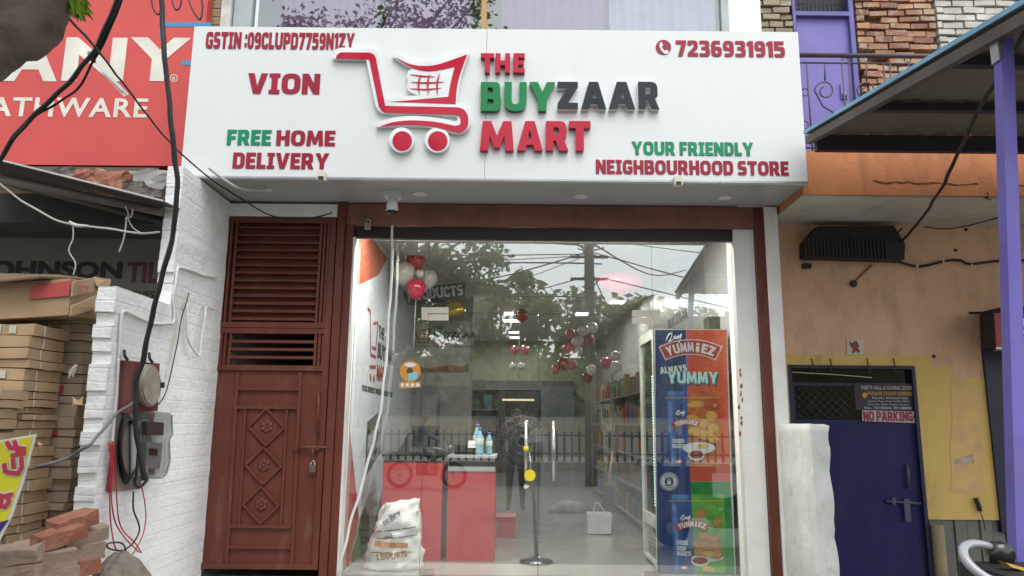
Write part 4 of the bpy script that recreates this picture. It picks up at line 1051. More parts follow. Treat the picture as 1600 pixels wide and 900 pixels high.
# upper storey
UY = .35
bc = at(1197,30,UY).x; bd0 = at(1241,60,UY).x; bd1 = at(1337,60,UY).x; bb1 = at(1465,60,UY).x
part(B().box(2.32,8,UY+.12,UY+.3,3.77,7.5), 'upper_core', mat('dusty_mortar', (.27,.23,.18), .95, (.2,.17,.13), 9, .6, 40), rn)
def brickwork(x0, x1, z0, z1, y, gaps, bl=.2, bh=.062, jit=.008, uneven=.5):
    b = B(); z = z0; r = 0
    while z < z1:
        x = x0-(bl*.5 if r % 2 else 0)-random.uniform(0,.03)
        while x < x1:
            L_ = bl*random.uniform(1-uneven*.4, 1+uneven*.15)
            xa, xb = max(x, x0), min(x+L_-.014, x1)
            if xb-xa > .03 and random.random() > gaps:
                d = random.uniform(0,.035)
                b.obox(((xa+xb)/2, y+.06+d*.5, z+bh/2+random.uniform(-jit,jit)*.6), ((xb-xa)/2,0,random.uniform(-.003,.003)), (0,.06-d*.4,0), (0,0,bh/2-.004+random.uniform(-.004,.002)))
            x += L_
        z += bh+.012; r += 1
    b.bevel(.006); b.wob(.007, 16)
    return b
ruin = mat('ruined_brick', (.36,.165,.095), .9, (.27,.155,.10), 7, .8, 40, island=.33, dirt=(.45,.38,.29), dscale=(3,3,4), dlo=.48, dhi=.62, damt=.8)
part(brickwork(bd1+.03, bb1, 3.78, 5.9, UY, .07), 'ruined_brickwork', ruin, rn)
part(brickwork(bc-.1, bd0-.01, 3.78, 5.9, UY-.02, .0, .17), 'brick_pier', mat('grey_brick', (.33,.28,.20), .9, (.25,.21,.155), 8, .8, 40, island=.15, dirt=(.2,.175,.14), dscale=(4,4,4)), rn)
part(brickwork(bb1+.02, 7.6, 3.78, 5.9, UY-.01, .0, .21, .066, .004, .3), 'whitewashed_brickwork', mat('whitewashed_brick', (.55,.55,.51), .9, (.42,.41,.37), 6, .7, 35, island=.1, dirt=(.28,.26,.22), dscale=(5,5,5), dlo=.52, damt=.7), rn)
lav = mat('lavender_paint', (.17,.145,.43), .5, (.14,.12,.38), 3, .1, 20, dirt=(.16,.13,.34), dscale=(3,3,1.5), damt=.45)
ud = part(B().box(bd0+.03,bd1-.045,UY+.05,UY+.09,3.78,at(1290,24,UY).z).bevel(.004), 'balcony_door', lav, rn)
part(B().box(bd0,bd0+.03,UY,UY+.1,3.78,5.9).box(bd1-.045,bd1+.0,UY,UY+.1,3.78,5.9).box(bd0+.03,bd1-.045,UY,UY+.1,at(1290,24,UY).z,at(1290,19,UY).z+.01), 'door_frame', mat('lavender_frame', (.11,.10,.32), .5), ud)
vg = B(); zt_ = at(1290,19,UY).z
for k in range(14):
    x = bd0+.04+k*(bd1-bd0-.08)/13; vg.tube([(x,UY+.03,zt_),(x,UY+.03,5.9)], .004, 5)
for k in range(8): vg.tube([(bd0+.03,UY+.03,zt_+.04+k*.06),(bd1-.04,UY+.03,zt_+.04+k*.06)], .004, 5)
part(vg, 'transom_mesh', mat('dark_blue_metal', (.03,.03,.08), .5), ud)
part(B().box(bd0+.03,bd1-.04,UY+.1,UY+.11,zt_,5.9), 'transom_shade', dark_metal, ud)  # black sheet stands in for the shade behind the mesh
kx = at(1321,140,UY).x
part(B().box(kx-.03,kx+.03,UY+.03,UY+.05,at(1321,152,UY).z,at(1321,128,UY).z).ball((kx,UY+.02,at(1321,147,UY).z), .025, (1,.8,1), 10), 'handle', lav, ud)
# balcony railing
rl = thing('balcony_railing', 'dark metal balcony railing with scrolls in front of the lavender door', 'railing', (3.4,-.48,3.77))
RYY = -.48; railm = mat('railing_paint', (.055,.05,.085), .5, (.09,.06,.06), 8)
zr1, zr2 = at(1350,87,RYY).z, at(1350,99,RYY).z
part(B().tube([(2.37,RYY,zr1),(6,RYY,zr1)], .02, 10), 'top_rail', railm, rl)
part(B().tube([(2.37,RYY,zr2),(6,RYY,zr2)], .008, 8).tube([(2.37,RYY,3.83),(6,RYY,3.83)], .008, 8), 'lower_rail', railm, rl)
x = 2.42; k = 0; rb_ = B()
for px in (1261,1316,1327,1381,1391):
    x = at(px,110,RYY).x; rb_.tube([(x,RYY,3.79),(x,RYY,zr2)], .007, 6)
for k in range(18):
    x = at(1391,110,RYY).x+.16+.16*k; rb_.tube([(x,RYY,3.79),(x,RYY,zr2)], .007, 6)
part(rb_, 'balusters', railm, rl)
def scroll(cx, cy, r, s=1):
    sc = B()
    pts = [(cx+s*r*(1-.62*a/7.6)*math.cos(a+PI), cy-r*(1-.62*a/7.6)*math.sin(a+PI)*-1) for a in [7.6*k/30 for k in range(31)]]
    tail = [(cx+s*(r*1.6), cy+r*2.6), (cx-s*r*.2, cy+r*1.5)]
    sc.tube([at(px, py, RYY) for px, py in tail+pts], .007, 6)
    sc.tube([at(cx,100,RYY), at(cx,cy-r,RYY)], .007, 6)
    part(sc, 'scroll', railm, rl)
scroll(1289,142,16); scroll(1354,142,15)
for px in (1321,1418):
    part(B().tube([at(px+5*math.cos(a), 94+4*math.sin(a), RYY) for a in [PI*k/5 for k in range(-5,4)]], .005, 5), 'scroll', railm, rl)
for py in (144,195): part(B().tube([at(1258+5*math.cos(a), py+6*math.sin(a), RYY) for a in [PI*k/5 for k in range(-4,5)]], .006, 5), 'scroll', railm, rl)
# big sheet awning on purple posts, reaching out to the pavement
pa = thing('porch_awning', 'large grey sheet awning on lavender posts in front of the peach house', 'awning', (3.6,-2,.0))
under = mat('awning_underside', (.17,.15,.12), .7, (.135,.12,.097), 2, .15, 10, dirt=(.06,.05,.04), damt=.6)
e0, e1 = at(1257,210,X=2.3), at(1600,8,X=2.3); dirv = (e1-e0).normalized()
e2 = e1+dirv*.4
def aw_pt(u, x, dz=0): p = e0+dirv*u; return Vector((x, p.y, p.z+dz))
LEN = (e2-e0).length
b = B(); n = 44
for i in range(n):
    xa, xb = 2.3+3.6*i/n, 2.3+3.6*(i+1)/n
    za1, zb1 = .005*math.cos(i*PI), .005*math.cos((i+1)*PI)
    b.prism([aw_pt(0,xa,za1),aw_pt(0,xb,zb1),aw_pt(LEN,xb,zb1),aw_pt(LEN,xa,za1)], (0,0,.003))
bmesh.ops.remove_doubles(b.bm, verts=b.bm.verts, dist=.0004)
part(b, 'roof_sheet', under, pa)
part(B().bar(aw_pt(0,2.296,.016), aw_pt(LEN,2.296,.016), .026, .008, (-1,0,0)), 'blue_edge', mat('sky_blue_edge', (.22,.50,.72), .5), pa)
fr_m = mat('awning_beam', (.13,.105,.09), .6, (.08,.065,.06), 5); pur_d = mat('dark_purple_beam', (.038,.032,.05), .7)
part(B().bar(aw_pt(0,2.33,-.05), aw_pt(LEN,2.33,-.05), .06, .05, (-1,0,0)), 'edge_beam', fr_m, pa)
bm_ = B()
for u in (.05, .95, 1.85): bm_.bar(aw_pt(u,2.36,-.045 if u > .1 else -.085), aw_pt(u,5.88,-.045 if u > .1 else -.085), .055 if u > .1 else .13, .05, (0,-1,0))
part(bm_, 'purlins', pur_d, pa)
ptop, pbot = at(1568,66,-3.0), at(1592,900,-3.0)
px_ = (ptop.x+pbot.x)/2
lavp = mat('lavender_post', (.17,.145,.48), .5, (.145,.12,.41), 4, .2, 20, dirt=(.19,.17,.24), dscale=(9,9,1.2), dlo=.5, damt=.65, spec=.25)
ztop = (e0+dirv*((-3.0-e0.y)/dirv.y)).z-.07
for o_ in (0, 2.6):
    pt_ = Vector((ptop.x+o_, -3.0, ztop)); pb_0 = Vector((pbot.x+o_+(pbot.x-ptop.x)*.35, -3.0, 0))
    part(B().obox((pt_+pb_0)/2, (.030,0,0), (0,.030,0), (pt_-pb_0)/2).bevel(.004), 'post', lavp, pa)
px_ = ptop.x
part(B().box(px_-.05,px_-.034,-3.03,-2.97,ztop-.11,ztop+.03), 'bracket', galv, pa)

# exhaust hood with ribs
vh = thing('vent_hood', 'black ribbed vent hood under the balcony of the peach house', 'vent', at(1325,410,HY))
VY = HY-.16
Pf = [(1249,383),(1268,360),(1384,359),(1401,387),(1400,411),(1249,406)]
part(flat(Pf, HY-.01, .15), 'hood', mat('sooty_black', (.012,.012,.014), .6), vh)
rb_ = B()
for k in range(22):
    px = 1258+k*6
    rb_.box(at(px,390,VY).x-.006, at(px,390,VY).x+.006, VY-.012, VY-.0005, at(px,404,VY).z, at(px,372,VY).z)
part(rb_, 'ribs', mat('sooty_rib', (.03,.028,.027), .6), vh)
p = at(1258,417,HY); solo(B().box(p.x-.035,p.x+.035,p.y-.06,p.y-.002,p.z-.02,p.z+.02).bevel(.005), 'bracket_lamp', black_rub, 'small black block on the peach wall under the vent hood', 'bracket')
# cables on the peach wall
cable([at(1400,408,HY-.03), at(1420,414,HY-.02), at(1440,416,HY-.02), at(1470,409,HY-.02), at(1500,407,HY-.02), at(1515,412,HY-.02), at(1570,408,HY-.02), at(1660,404,HY-.02)], .012, 'cable', black_rub, 'thick black cable clipped along the peach wall from the vent', 'cable')
for k, px in enumerate((1432,1473,1517)):
    p = at(px,[416,409,412][k],HY-.02); solo(B().box(p.x-.008,p.x+.008,p.y-.014,p.y+.012,p.z-.018,p.z+.018), 'cable_clip', white_pl, 'white clip holding the black cable to the peach wall', 'clip', 'clips on the peach wall cable')
cable([at(1640,0,-3.2), at(1590,70,-2.9), at(1520,190,-2.2), at(1475,285,-1.3), at(1443,336,-.5), at(1424,360,-.1), at(1402,388,HY-.02)], .012, 'cable', black_rub, 'dark cable coming down past the awning to the vent hood', 'cable')
cable([at(1443,354,.0), at(1490,357,.05), at(1560,340,.0), at(1640,328,-.1)], .006, 'wire', black_rub, 'thin sagging wire under the balcony soffit', 'wire')
cable([at(1401,382,HY-.03), at(1402,366,HY-.05), at(1410,356,HY-.1)], .007, 'wire', black_rub, 'short wire end at the right corner of the vent hood', 'wire')
p = at(1332,444,HY)
solo(B().tube([at(1362,414,HY-.01), at(1334,441,HY-.02)], .006, 6).ball((p.x,p.y-.02,p.z), .035, (1,.6,1), 10), 'dangling_fitting', mat('rusty', (.07,.045,.03), .8), 'rusty knob with a short wire on the peach wall below the vent', 'fitting')
for k, (px, py) in enumerate(((1509,359),(1493,391),(1459,557))):
    p = at(px, py, HY); solo(B().lathe([(.012,-.012),(.016,0)], (p.x,p.y-.002,p.z), (0,1,0), 10), 'wall_plug', MATS['rusty'], ['small dark nail hole high on the peach wall under the soffit','dark rust spot on the peach wall above the cable','small dark knob on the peach wall beside the door frame'][k], 'wall plug')
# tile with a red figure over the door
tl = thing('wall_tile', 'small white tile with a red figure above the blue door', 'tile', at(1336,555,HY))
part(flat([(1323,530),(1349,530),(1349,554),(1323,554)], HY-.002, .008), 'tile', mat('ivory_tile', (.62,.58,.48), .4), tl)
part(flat([(1327,533),(1331,536),(1334,534),(1338,532),(1340,536),(1343,541),(1340,544),(1344,548),(1341,552),(1337,548),(1334,552),(1330,551),(1333,546),(1330,543),(1327,538)], HY-.0105, .002), 'figure', mat('red_brown_figure', (.28,.07,.045), .6), tl)

# blue door with mesh and notice
bd = thing('blue_door', 'dark blue metal door with mesh panel and NO PARKING notice', 'door', ((dx0+dx1)/2, HY+.05, .05))
blue = mat('navy_paint', (.016,.018,.10), .5, (.012,.014,.082), 2, .3, 5, dirt=(.035,.033,.06), dscale=(4,4,1), dlo=.48, damt=.7, spec=.25)
navy_f = mat('navy_frame', (.012,.013,.045), .5)
zmesh0, zmesh1 = at(1340,656,HY).z, at(1340,598,HY).z
part(B().box(dx0,dx0+.03,HY-.01,HY+.12,.05,dz1).box(dx1-.03,dx1,HY-.01,HY+.12,.05,dz1).box(dx0+.03,dx1-.03,HY-.01,HY+.12,dz1-.03,dz1), 'frame', navy_f, bd)
part(B().box(dx0+.03,dx1-.03,HY+.03,HY+.07,.06,zmesh0).bevel(.004), 'panel', blue, bd)
part(B().box(dx0+.03,dx0+.06,HY+.03,HY+.07,zmesh0+.001,zmesh1).box(dx1-.07,dx1-.03,HY+.03,HY+.07,zmesh0+.001,zmesh1).box(dx0+.06,dx1-.07,HY+.03,HY+.07,zmesh1-.03,zmesh1), 'mesh_frame', navy_f, bd)
mm = B(); xa, xb = dx0+.06, dx1-.07; hh = zmesh1-.03-zmesh0
k = -hh
while k < xb-xa:
    for s in (1,-1):
        pts = []
        for t_ in (0,1):
            x = xa+k+t_*hh; z = zmesh0+(t_ if s == 1 else 1-t_)*hh; pts.append((x,z))
        (xq,zq),(xr_,zr_) = pts
        if xr_ > xa and xq < xb:
            def cl_(xv):
                t_ = (xv-xq)/(xr_-xq); return zq+(zr_-zq)*t_
            x_a, x_b = max(xq,xa), min(xr_,xb)
            mm.tube([(x_a,HY+.05+.006*s,cl_(x_a)),(x_b,HY+.05+.006*s,cl_(x_b))], .004, 5)
    k += .075
part(mm, 'mesh', mat('dull_wire_mesh', (.05,.05,.052), .6), bd)
nx0, nx1, nz0, nz1 = rect(1338,599,1428,661,HY)
np_ = part(B().box(nx0,nx1,HY+.018,HY+.026,at(1380,641,HY).z,nz1), 'notice', mat('dark_notice', (.030,.016,.03), .5), bd)
NY = HY+.0175
np2 = part(flat([(1347,641),(1430,643),(1427,651),(1431,661),(1347,658)], NY-.002, .003), 'no_parking_strip', mat('pale_notice', (.55,.47,.48), .6), bd)
part(ftext('NO PARKING', 1349, 1426, 643, 658, NY-.0055, .002, heavy=True), 'lettering', mat('notice_red', (.30,.02,.04), .5), np2)
nw = mat('notice_white', (.42,.42,.46), .6); ny_ = mat('notice_yellow', (.45,.28,.02), .5)
part(ftext('PARTY HALL & GAMING ZONE', 1346, 1425, 603, 609, NY, .002, .02), 'lettering', nw, np_)
part(ftext('PUNJABI CHAAP CORNER', 1356, 1426, 612, 619.5, NY, .002, .03), 'lettering', ny_, np_)
part(flat(ell(1351,617.5,4,4.5,16), NY, .002), 'round_emblem', ny_, np_)
part(ftext('Family Restaurant', 1363, 1418, 620, 624.5, NY, .002, .02), 'lettering', nw, np_)
part(ftext('Square Plaza, Near Andhra Mod', 1356, 1420, 625.5, 629, NY, .002, .01), 'lettering', nw, np_)
part(ftext('Chauraha, Shyam Nagar, Kanpur', 1355, 1420, 630.5, 634, NY, .002, .01), 'lettering', nw, np_)
part(ftext('Mob.: 7071888840, 7071888888', 1350, 1424, 635.5, 640, NY, .002, .02), 'lettering', nw, np_)
p, q = at(1385,783,HY), at(1440,787,HY)
blt = mat('bolt_steel', (.10,.10,.16), .45, metal=.5)
part(B().tube([(p.x,HY+.01,p.z),(q.x,HY+.01,q.z)], .014, 8).box(p.x+.15,p.x+.2,HY-.005,HY+.03,p.z-.17,p.z+.02).box(p.x+.05,p.x+.08,HY-.005,HY+.03,p.z-.03,p.z+.03), 'slide_bolt', blt, bd)
p, q = at(1418,728,HY), at(1418,762,HY)
part(B().tube([(p.x,HY+.0,p.z),(p.x,HY+.0,q.z)], .012, 8).tube([(p.x,HY,p.z),(p.x,HY+.03,p.z)], .01, 6).tube([(p.x,HY,q.z),(p.x,HY+.03,q.z)], .01, 6), 'pull_handle', blt, bd)
cable([at(1238,582,HY-.03), at(1300,585,HY-.03), at(1362,590,HY-.03)], .004, 'wire', tw, 'thin pale wire stretched across the top of the blue door', 'wire')
for k, px in enumerate((1268,1297,1355,1396)):
    cable([at(px,560,HY-.02), at(px+2,572,HY-.03), at(px+(5 if k == 2 else 1),580+4*(k == 2),HY-.03)], .006, 'hook', MATS['rusty'], ['leftmost rusty hook over the blue door','second rusty hook over the blue door from its left','longest rusty hook over the blue door, under the tile','rusty hook over the blue door near its right corner'][k], 'hook', 'hooks over the blue door')
# opening at the far right: blue strip, lightbox, switch, shutter below
part(B().box(ox0,ox0+.09,HY-.03,HY+.12,oz0-.1,oz1+.02), 'blue_jamb', navy_f, rn)
part(B().box(ox0+.09,8,HY+.2,HY+.25,0,oz1), 'opening_shade', dark_metal, rn)  # black sheet stands in for the shade inside the opening
lbx = thing('lightbox_sign', 'dark framed red sign box at the right edge behind the lavender post', 'sign', at(1570,545,HY-.2))
part(flat([(1530,488),(1548,486),(1620,487),(1640,548),(1552,547),(1533,545)], HY-.05, .3), 'case', dark_metal, lbx)
LY = HY-.36
part(flat([(1553,489),(1660,490),(1660,542),(1556,542)], LY, .006), 'face', mat('red_box_face', (.30,.015,.02), .4), lbx)
part(flat([(1556,542.5),(1660,542.5),(1660,546),(1556,546)], LY, .008), 'lower_trim', white_pl, lbx)
part(B().ball(at(1583,524,LY-.005), .05, (1,.15,1.3), 12), 'print', mat('pale_print', (.45,.4,.36), .5), lbx)
part(ftext('S', 1594, 1612, 497, 522, LY-.007, .003, .03), 'lettering', white_pl, lbx)
part(B().tube([at(1514,489,HY-.05), at(1530,489,HY-.12), at(1548,489,HY-.2)], .012, 6), 'bracket_arm', black_rub, lbx)
cable([at(1524,778,HY-.02), at(1529,790,HY-.03), at(1531,799,HY-.03)], .018, 'plug', black_rub, 'small black plug hanging on the yellow wall', 'plug')
cable([at(1531,799,HY-.03), at(1536,812,HY-.03), at(1540,830,HY-.03)], .004, 'wire', black_rub, 'thin wire below the small black plug on the yellow wall', 'wire')
sb = B(); xs = at(1455,830,HY).x; k = 0
while xs+k*.11 < 7.5:
    sb.box(xs+k*.11, xs+k*.11+.1, HY+.015+(k % 2)*.012, HY+.03+(k % 2)*.012, 0, oz0-.004); k += 1
part(sb, 'corrugated_sheet', mat('grey_green_sheet', (.19,.19,.165), .6, (.15,.15,.13), 3, dirt=(.12,.10,.08)), rn)
part(B().tube([(dx1+.06,HY-.03,.0),(dx1+.06,HY-.03,oz0-.04)], .05, 10), 'drain_pipe', mat('stained_pipe', (.33,.27,.15), .7), rn)

# scooter at the lower right corner
sct = thing('scooter', 'black scooter with silver grab rail parked at the lower right corner', 'scooter', at(1580,905,-3.35)*1)
sct.location.z = 0; WL[sct.name] = Vector(sct.location)
SYY = -3.35
def sp(px, py, y=SYY): return at(px, py, y)
sg = at(1560,900,SYY)
silver = mat('silver_paint', (.36,.37,.39), .3, coat=.4); blackp = mat('black_scooter_paint', (.018,.018,.02), .3, coat=.4)
bx, bz = sg.x+.25, sg.z
part(B().tube(smooth_path([sp(1600,925,-3.55), sp(1545,905,-3.5), sp(1513,880,-3.45), sp(1505,858,-3.4), sp(1520,850,-3.35), sp(1545,854,-3.25), sp(1553,862,-3.2)],5), [.017]*26+[.014]*5, 10), 'grab_rail', silver, sct)
part(B().box(bx-.32,bx+.55,-3.52,-3.22,bz-.06,bz+.03).bevel(.05,3), 'seat', mat('black_seat', (.012,.012,.013), .6, bump=.2, bscale=120), sct)
part(B().lathe([(.0,-.03),(.045,-.025),(.05,.0),(.045,.03),(.0,.035)], sp(1563,866,-3.25), (0,1,.2), 16), 'mirror_knob', blackp, sct)
part(B().prism([sp(1572,879,-3.42), sp(1610,890,-3.42), sp(1610,895,-3.42), sp(1580,886,-3.42)], (0,.05,0)), 'yellow_badge', mat('yellow_plastic', (.62,.42,.06), .5), sct)
part(B().box(bx-.3,bx+.5,-3.50,-3.24,.38,bz-.06).bevel(.08,3), 'body', blackp, sct)
part(B().box(bx+.5,bx+.95,-3.48,-3.26,.25,.33).bevel(.02), 'footboard', blackp, sct)
part(B().prism([(bx+.42,-3.46,.34),(bx+.93,-3.46,.34),(bx+.98,-3.46,.72),(bx+.86,-3.46,.68),(bx+.66,-3.46,.60),(bx+.42,-3.46,.66)], (0,.17,0)).bevel(.03,2), 'added_cowl', blackp, sct)  # unseen cowl added to block the pale road mirrored over the freezer print
part(B().obox((bx+1.0,-3.37,.68), (.03,0,.1), (0,.17,0), (-.10,0,.38)).bevel(.02), 'front_shield', blackp, sct)
part(B().tube([(bx+.93,-3.62,1.06),(bx+.92,-3.37,1.08),(bx+.93,-3.12,1.06)], .018, 8), 'handlebar', blackp, sct)
for x in (bx-.02, bx+1.12):
    wl_ = part(B().lathe([(.14,-.045),(.22,-.04),(.235,0),(.22,.04),(.14,.045)], (x,-3.37,.235), (0,1,0), 24), 'wheel', black_rub, sct)
    part(B().lathe([(.02,-.05),(.13,-.04),(.13,.04),(.02,.05)], (x,-3.37,.235), (0,1,0), 20), 'rim', galv, wl_)
part(B().tube([(bx+1.0,-3.37,.9),(bx+1.12,-3.37,.235)], .03, 8), 'fork', blackp, sct)

# ------------------------------------------------------------------ inside the mart
# printed vinyl on the left wall (plane x = -1.40)
VX = -1.395
vy = thing('wall_graphic', 'printed wall graphic with cart logo along the left wall inside the shop', 'wall graphic', (VX, 1.9, .3))
pale_v = mat('pale_blue_vinyl', (.56,.60,.64), .35, (.51,.55,.60), 1.2)
part(B().box(VX,VX+.003,.2,4.3,.302,3.35), 'sheet', pale_v, vy)
red_pr = mat('dark_red_print', (.33,.03,.035), .4); ink_pr = mat('ink_print', (.03,.03,.035), .45)
part(B().prism([(VX+.004,.2,2.75),(VX+.004,1.2,3.05),(VX+.004,1.7,3.34),(VX+.004,.2,3.34)], (.002,0,0)), 'red_corner', mat('orange_red_print', (.36,.09,.055), .4), vy)
YU = Vector((0,1,0))
def ltext(s, y0, z0, w_, h_, m, off=.03): part(lettering(s, (VX+.004,y0,z0), YU, ZU, w_, h_, .002, off), 'lettering', m, vy)
ltext('THE', 1.35, 2.42, .34, .13, ink_pr); ltext('BUYZAAR', 1.35, 2.20, 1.1, .17, ink_pr, .05); ltext('MART', 1.35, 1.97, .62, .17, red_pr, .05)
ltext('YOUR FRIENDLY NEIGHBOURHOOD STORE', .62, 1.83, 1.8, .06, ink_pr)
cb_ = B()
def yz(pts): return [(VX+.0045, y, z) for y, z in pts]
for p_, q_ in (((.72,2.62),(.86,2.62)),((.86,2.62),(.98,2.2)),((.98,2.2),(1.28,2.2)),((1.04,2.52),(1.3,2.56)),((1.3,2.56),(1.24,2.28)),((1.24,2.28),(1.04,2.28)),((.95,2.08),(1.28,2.1))):
    cb_.bar((VX+.0045,)+p_, (VX+.0045,)+q_, .035, .002, (1,0,0))
for y in (1.02,1.2): cb_.lathe([(.04,-.001),(.04,.001)], (VX+.0045,y,1.98), (1,0,0), 16)
part(cb_, 'cart_logo', red_pr, vy)
part(B().prism(yz([(.95,1.02),(1.75,1.22),(1.75,1.68),(.95,1.55)]), (.002,0,0)), 'dark_banner', ink_pr, vy)
part(lettering('PRODUCTS', (VX+.008,1.0,1.18), Vector((0,.98,.18)).normalized(), ZU, .7, .24, .002, .03), 'lettering', mat('grey_print', (.4,.4,.4), .5), vy)
part(B().prism(yz([(.2,.32),(1.0,.32),(.2,1.45)]), (.002,0,0)), 'red_wedge', red_pr, vy)
part(B().prism([(VX+.0075,y,z) for y, z in [(.5,.32),(1.3,.32),(1.25,.62),(1.0,.75),(.8,.68),(.6,.55)]], (.002,0,0)), 'green_leaves', mat('leaf_print', (.05,.16,.03), .5, (.02,.07,.02), 14), vy)
part(B().prism([(VX+.0075,y,z) for y, z in [(1.3,.32),(4.3,.32),(4.3,1.5),(2.2,1.0)]], (.002,0,0)), 'dark_curve', mat('dark_wall_print', (.05,.05,.05), .5), vy)

# partition with white logo board, fruit strip, cabinets
pt = thing('partition', 'pale partition wall with cart logo and fruit print behind the counters', 'partition', (-1.0,4.4,.3))
PY = 4.4
px0, px1, pz0, pz1 = rect(600,500,737,720,PY)
part(B().box(-1.39,px1,PY,PY+.08,.302,3.38), 'panel', mat('partition_panel', (.30,.31,.28), .6), pt)
part(flat([(632,502),(735,502),(735,604),(632,604)], PY, .02), 'logo_board', mat('logo_board', (.42,.43,.40), .4), pt)
QY = PY-.021
part(ftext('THE', 677,692, 510,516, QY, .003,.04), 'lettering', ink_pr, pt)
part(ftext('BUYZAAR', 678,744, 518,528, QY, .003,.05), 'lettering', ink_pr, pt)
part(ftext('MART', 678,718, 530,538, QY, .003,.05), 'lettering', red_pr, pt)
part(ftext('YOUR FRIENDLY NEIGHBOURHOOD STORE', 637,742, 540,543, QY, .003,.02), 'lettering', ink_pr, pt)
cb_ = B()
for p_, q_ in (((640,513),(647,513)),((647,513),(653,530)),((653,530),(672,530)),((656,517),(673,514)),((673,514),(670,526)),((652,535),(671,535))):
    cb_.bar(at(*p_, QY-.002), at(*q_, QY-.002), .03, .003)
part(cb_, 'cart_logo', red_pr, pt)
part(flat([(634,578),(650,572),(672,576),(700,570),(722,574),(733,566),(733,582),(634,582)], QY, .003), 'fruit_print', mat('fruit_print', (.30,.05,.03), .5, (.05,.11,.03), 9), pt)
cab = thing('cabinet', 'grey steel cabinet standing against the pale partition', 'cabinet', (-.95,PY-.3,.3))
cx0, cx1, cz0, cz1 = rect(632,612,683,720,PY-.35)
part(B().box(cx0,cx1,PY-.35,PY-.005,.302,cz1).bevel(.006), 'body', mat('cabinet_grey', (.20,.20,.19), .5), cab)
for k in range(2): part(B().box(cx0+.02+k*(cx1-cx0)/2, cx0-.02+(k+1)*(cx1-cx0)/2, PY-.365,PY-.351,.4,cz1-.05), 'door', mat('cabinet_door', (.24,.24,.23), .45), cab)

pk_cols = [(.26,.04,.04),(.30,.22,.05),(.06,.12,.05),(.05,.07,.16),(.34,.34,.31),(.24,.12,.05),(.14,.06,.13),(.06,.15,.17)]
pk_m = [mat('packet_print_%s' % n, c, .35, tuple(x*.5 for x in c), 14) for n, c in zip(('red','yellow','green','blue','white','orange','purple','cyan'), pk_cols)]
PROTO = {}
def packet(x, y, z, w_, h_, k, axis, lab, grp):
    key = (k, axis, grp)
    if key in PROTO:
        c = copy_tree(PROTO[key], loc=(x,y,z)); c.scale = (1,1,h_/.2); return
    b = B()
    if axis == 'x': b.box(x-.03,x+.03,y-w_/2,y+w_/2,z,z+.2)
    else: b.box(x-w_/2,x+w_/2,y-.03,y+.03,z,z+.2)
    b.bevel(.012)
    o = solo(b, 'packet', pk_m[k], lab, 'packet', grp); o.scale = (1,1,h_/.2)
    PROTO[key] = o
shelf_m = mat('shelf_metal', (.16,.16,.15), .45)
rsh = thing('shelf_rack', 'long shelf rack of packets along the right wall inside the shop', 'shelf rack', (1.75,4.6,.3))
part(B().box(1.93,1.96,2.0,7.6,.302,2.3), 'back_panel', mat('rack_back', (.13,.13,.125), .6), rsh)
for z in (.42,.80,1.18,1.56,1.94): part(B().box(1.52,1.929,2.0,7.6,z-.025,z), 'shelf', shelf_m, rsh)
for y in (2.0,4.8,7.6): part(B().box(1.50,1.53,y-.015,y+.015,.302,2.3), 'upright', shelf_m, rsh)
for z in (.421,.801,1.181,1.561,1.941):
    y = 2.12
    while y < 7.5:
        packet(1.58, y, z, .15, random.uniform(.16,.28), random.randrange(8), 'x', 'small coloured packet on the shelf rack along the right wall', 'packets on the right shelf rack'); y += random.uniform(.17,.40)
bsh = thing('shelf_rack', 'dim shelf rack of packets on the back wall of the shop', 'shelf rack', (.4,10.4,.3))
part(B().box(-.9,1.4,10.5,10.59,.302,2.5), 'back_panel', MATS['rack_back'], bsh)
for z in (.5,.95,1.4,1.85,2.3): part(B().box(-.9,1.4,10.2,10.499,z-.025,z), 'shelf', shelf_m, bsh)
for z in (.501,.951,1.401,1.851):
    x = -.8
    while x < 1.35:
        packet(x, 10.28, z, .16, random.uniform(.18,.34), random.randrange(8), 'y', 'small coloured packet on the dim back wall rack', 'packets on the back wall rack'); x += random.uniform(.2,.3)
hr = thing('hanging_rack', 'narrow rack of yellow snack packets beside the partition', 'rack', at(692,660,4.6))
hx0, hx1, hz0, hz1 = rect(683,603,700,655,4.5)
part(B().box(hx0,hx1,4.53,4.55,.302,hz1+.05), 'board', MATS['rack_back'], hr)
for r in range(5):
    for k in range(2):
        x = hx0+.03+k*(hx1-hx0-.05); z = hz0+r*(hz1-hz0)/5
        packet(x, 4.46, z, .09, .09, [1,2,0,1,5][r], 'y', 'small snack packet on the narrow rack beside the partition', 'packets on the narrow rack')
# air curtain / dark units at the back
bcab = thing('display_cooler', 'dark glass display cooler at the back of the shop', 'cooler', (.55,9.3,.3))
part(B().box(-.25,.55,9.0,9.7,.302,2.2).bevel(.02), 'body', mat('cooler_dark', (.03,.032,.033), .3), bcab)
part(B().box(.62,1.3,9.0,9.7,.302,2.3).bevel(.02), 'panel', mat('cooler_pale', (.12,.14,.14), .4), bcab)
part(B().box(-.18,.48,8.985,8.999,2.0,2.04), 'light_strip', emit('warm_strip', (1,.7,.2), .35), bcab)

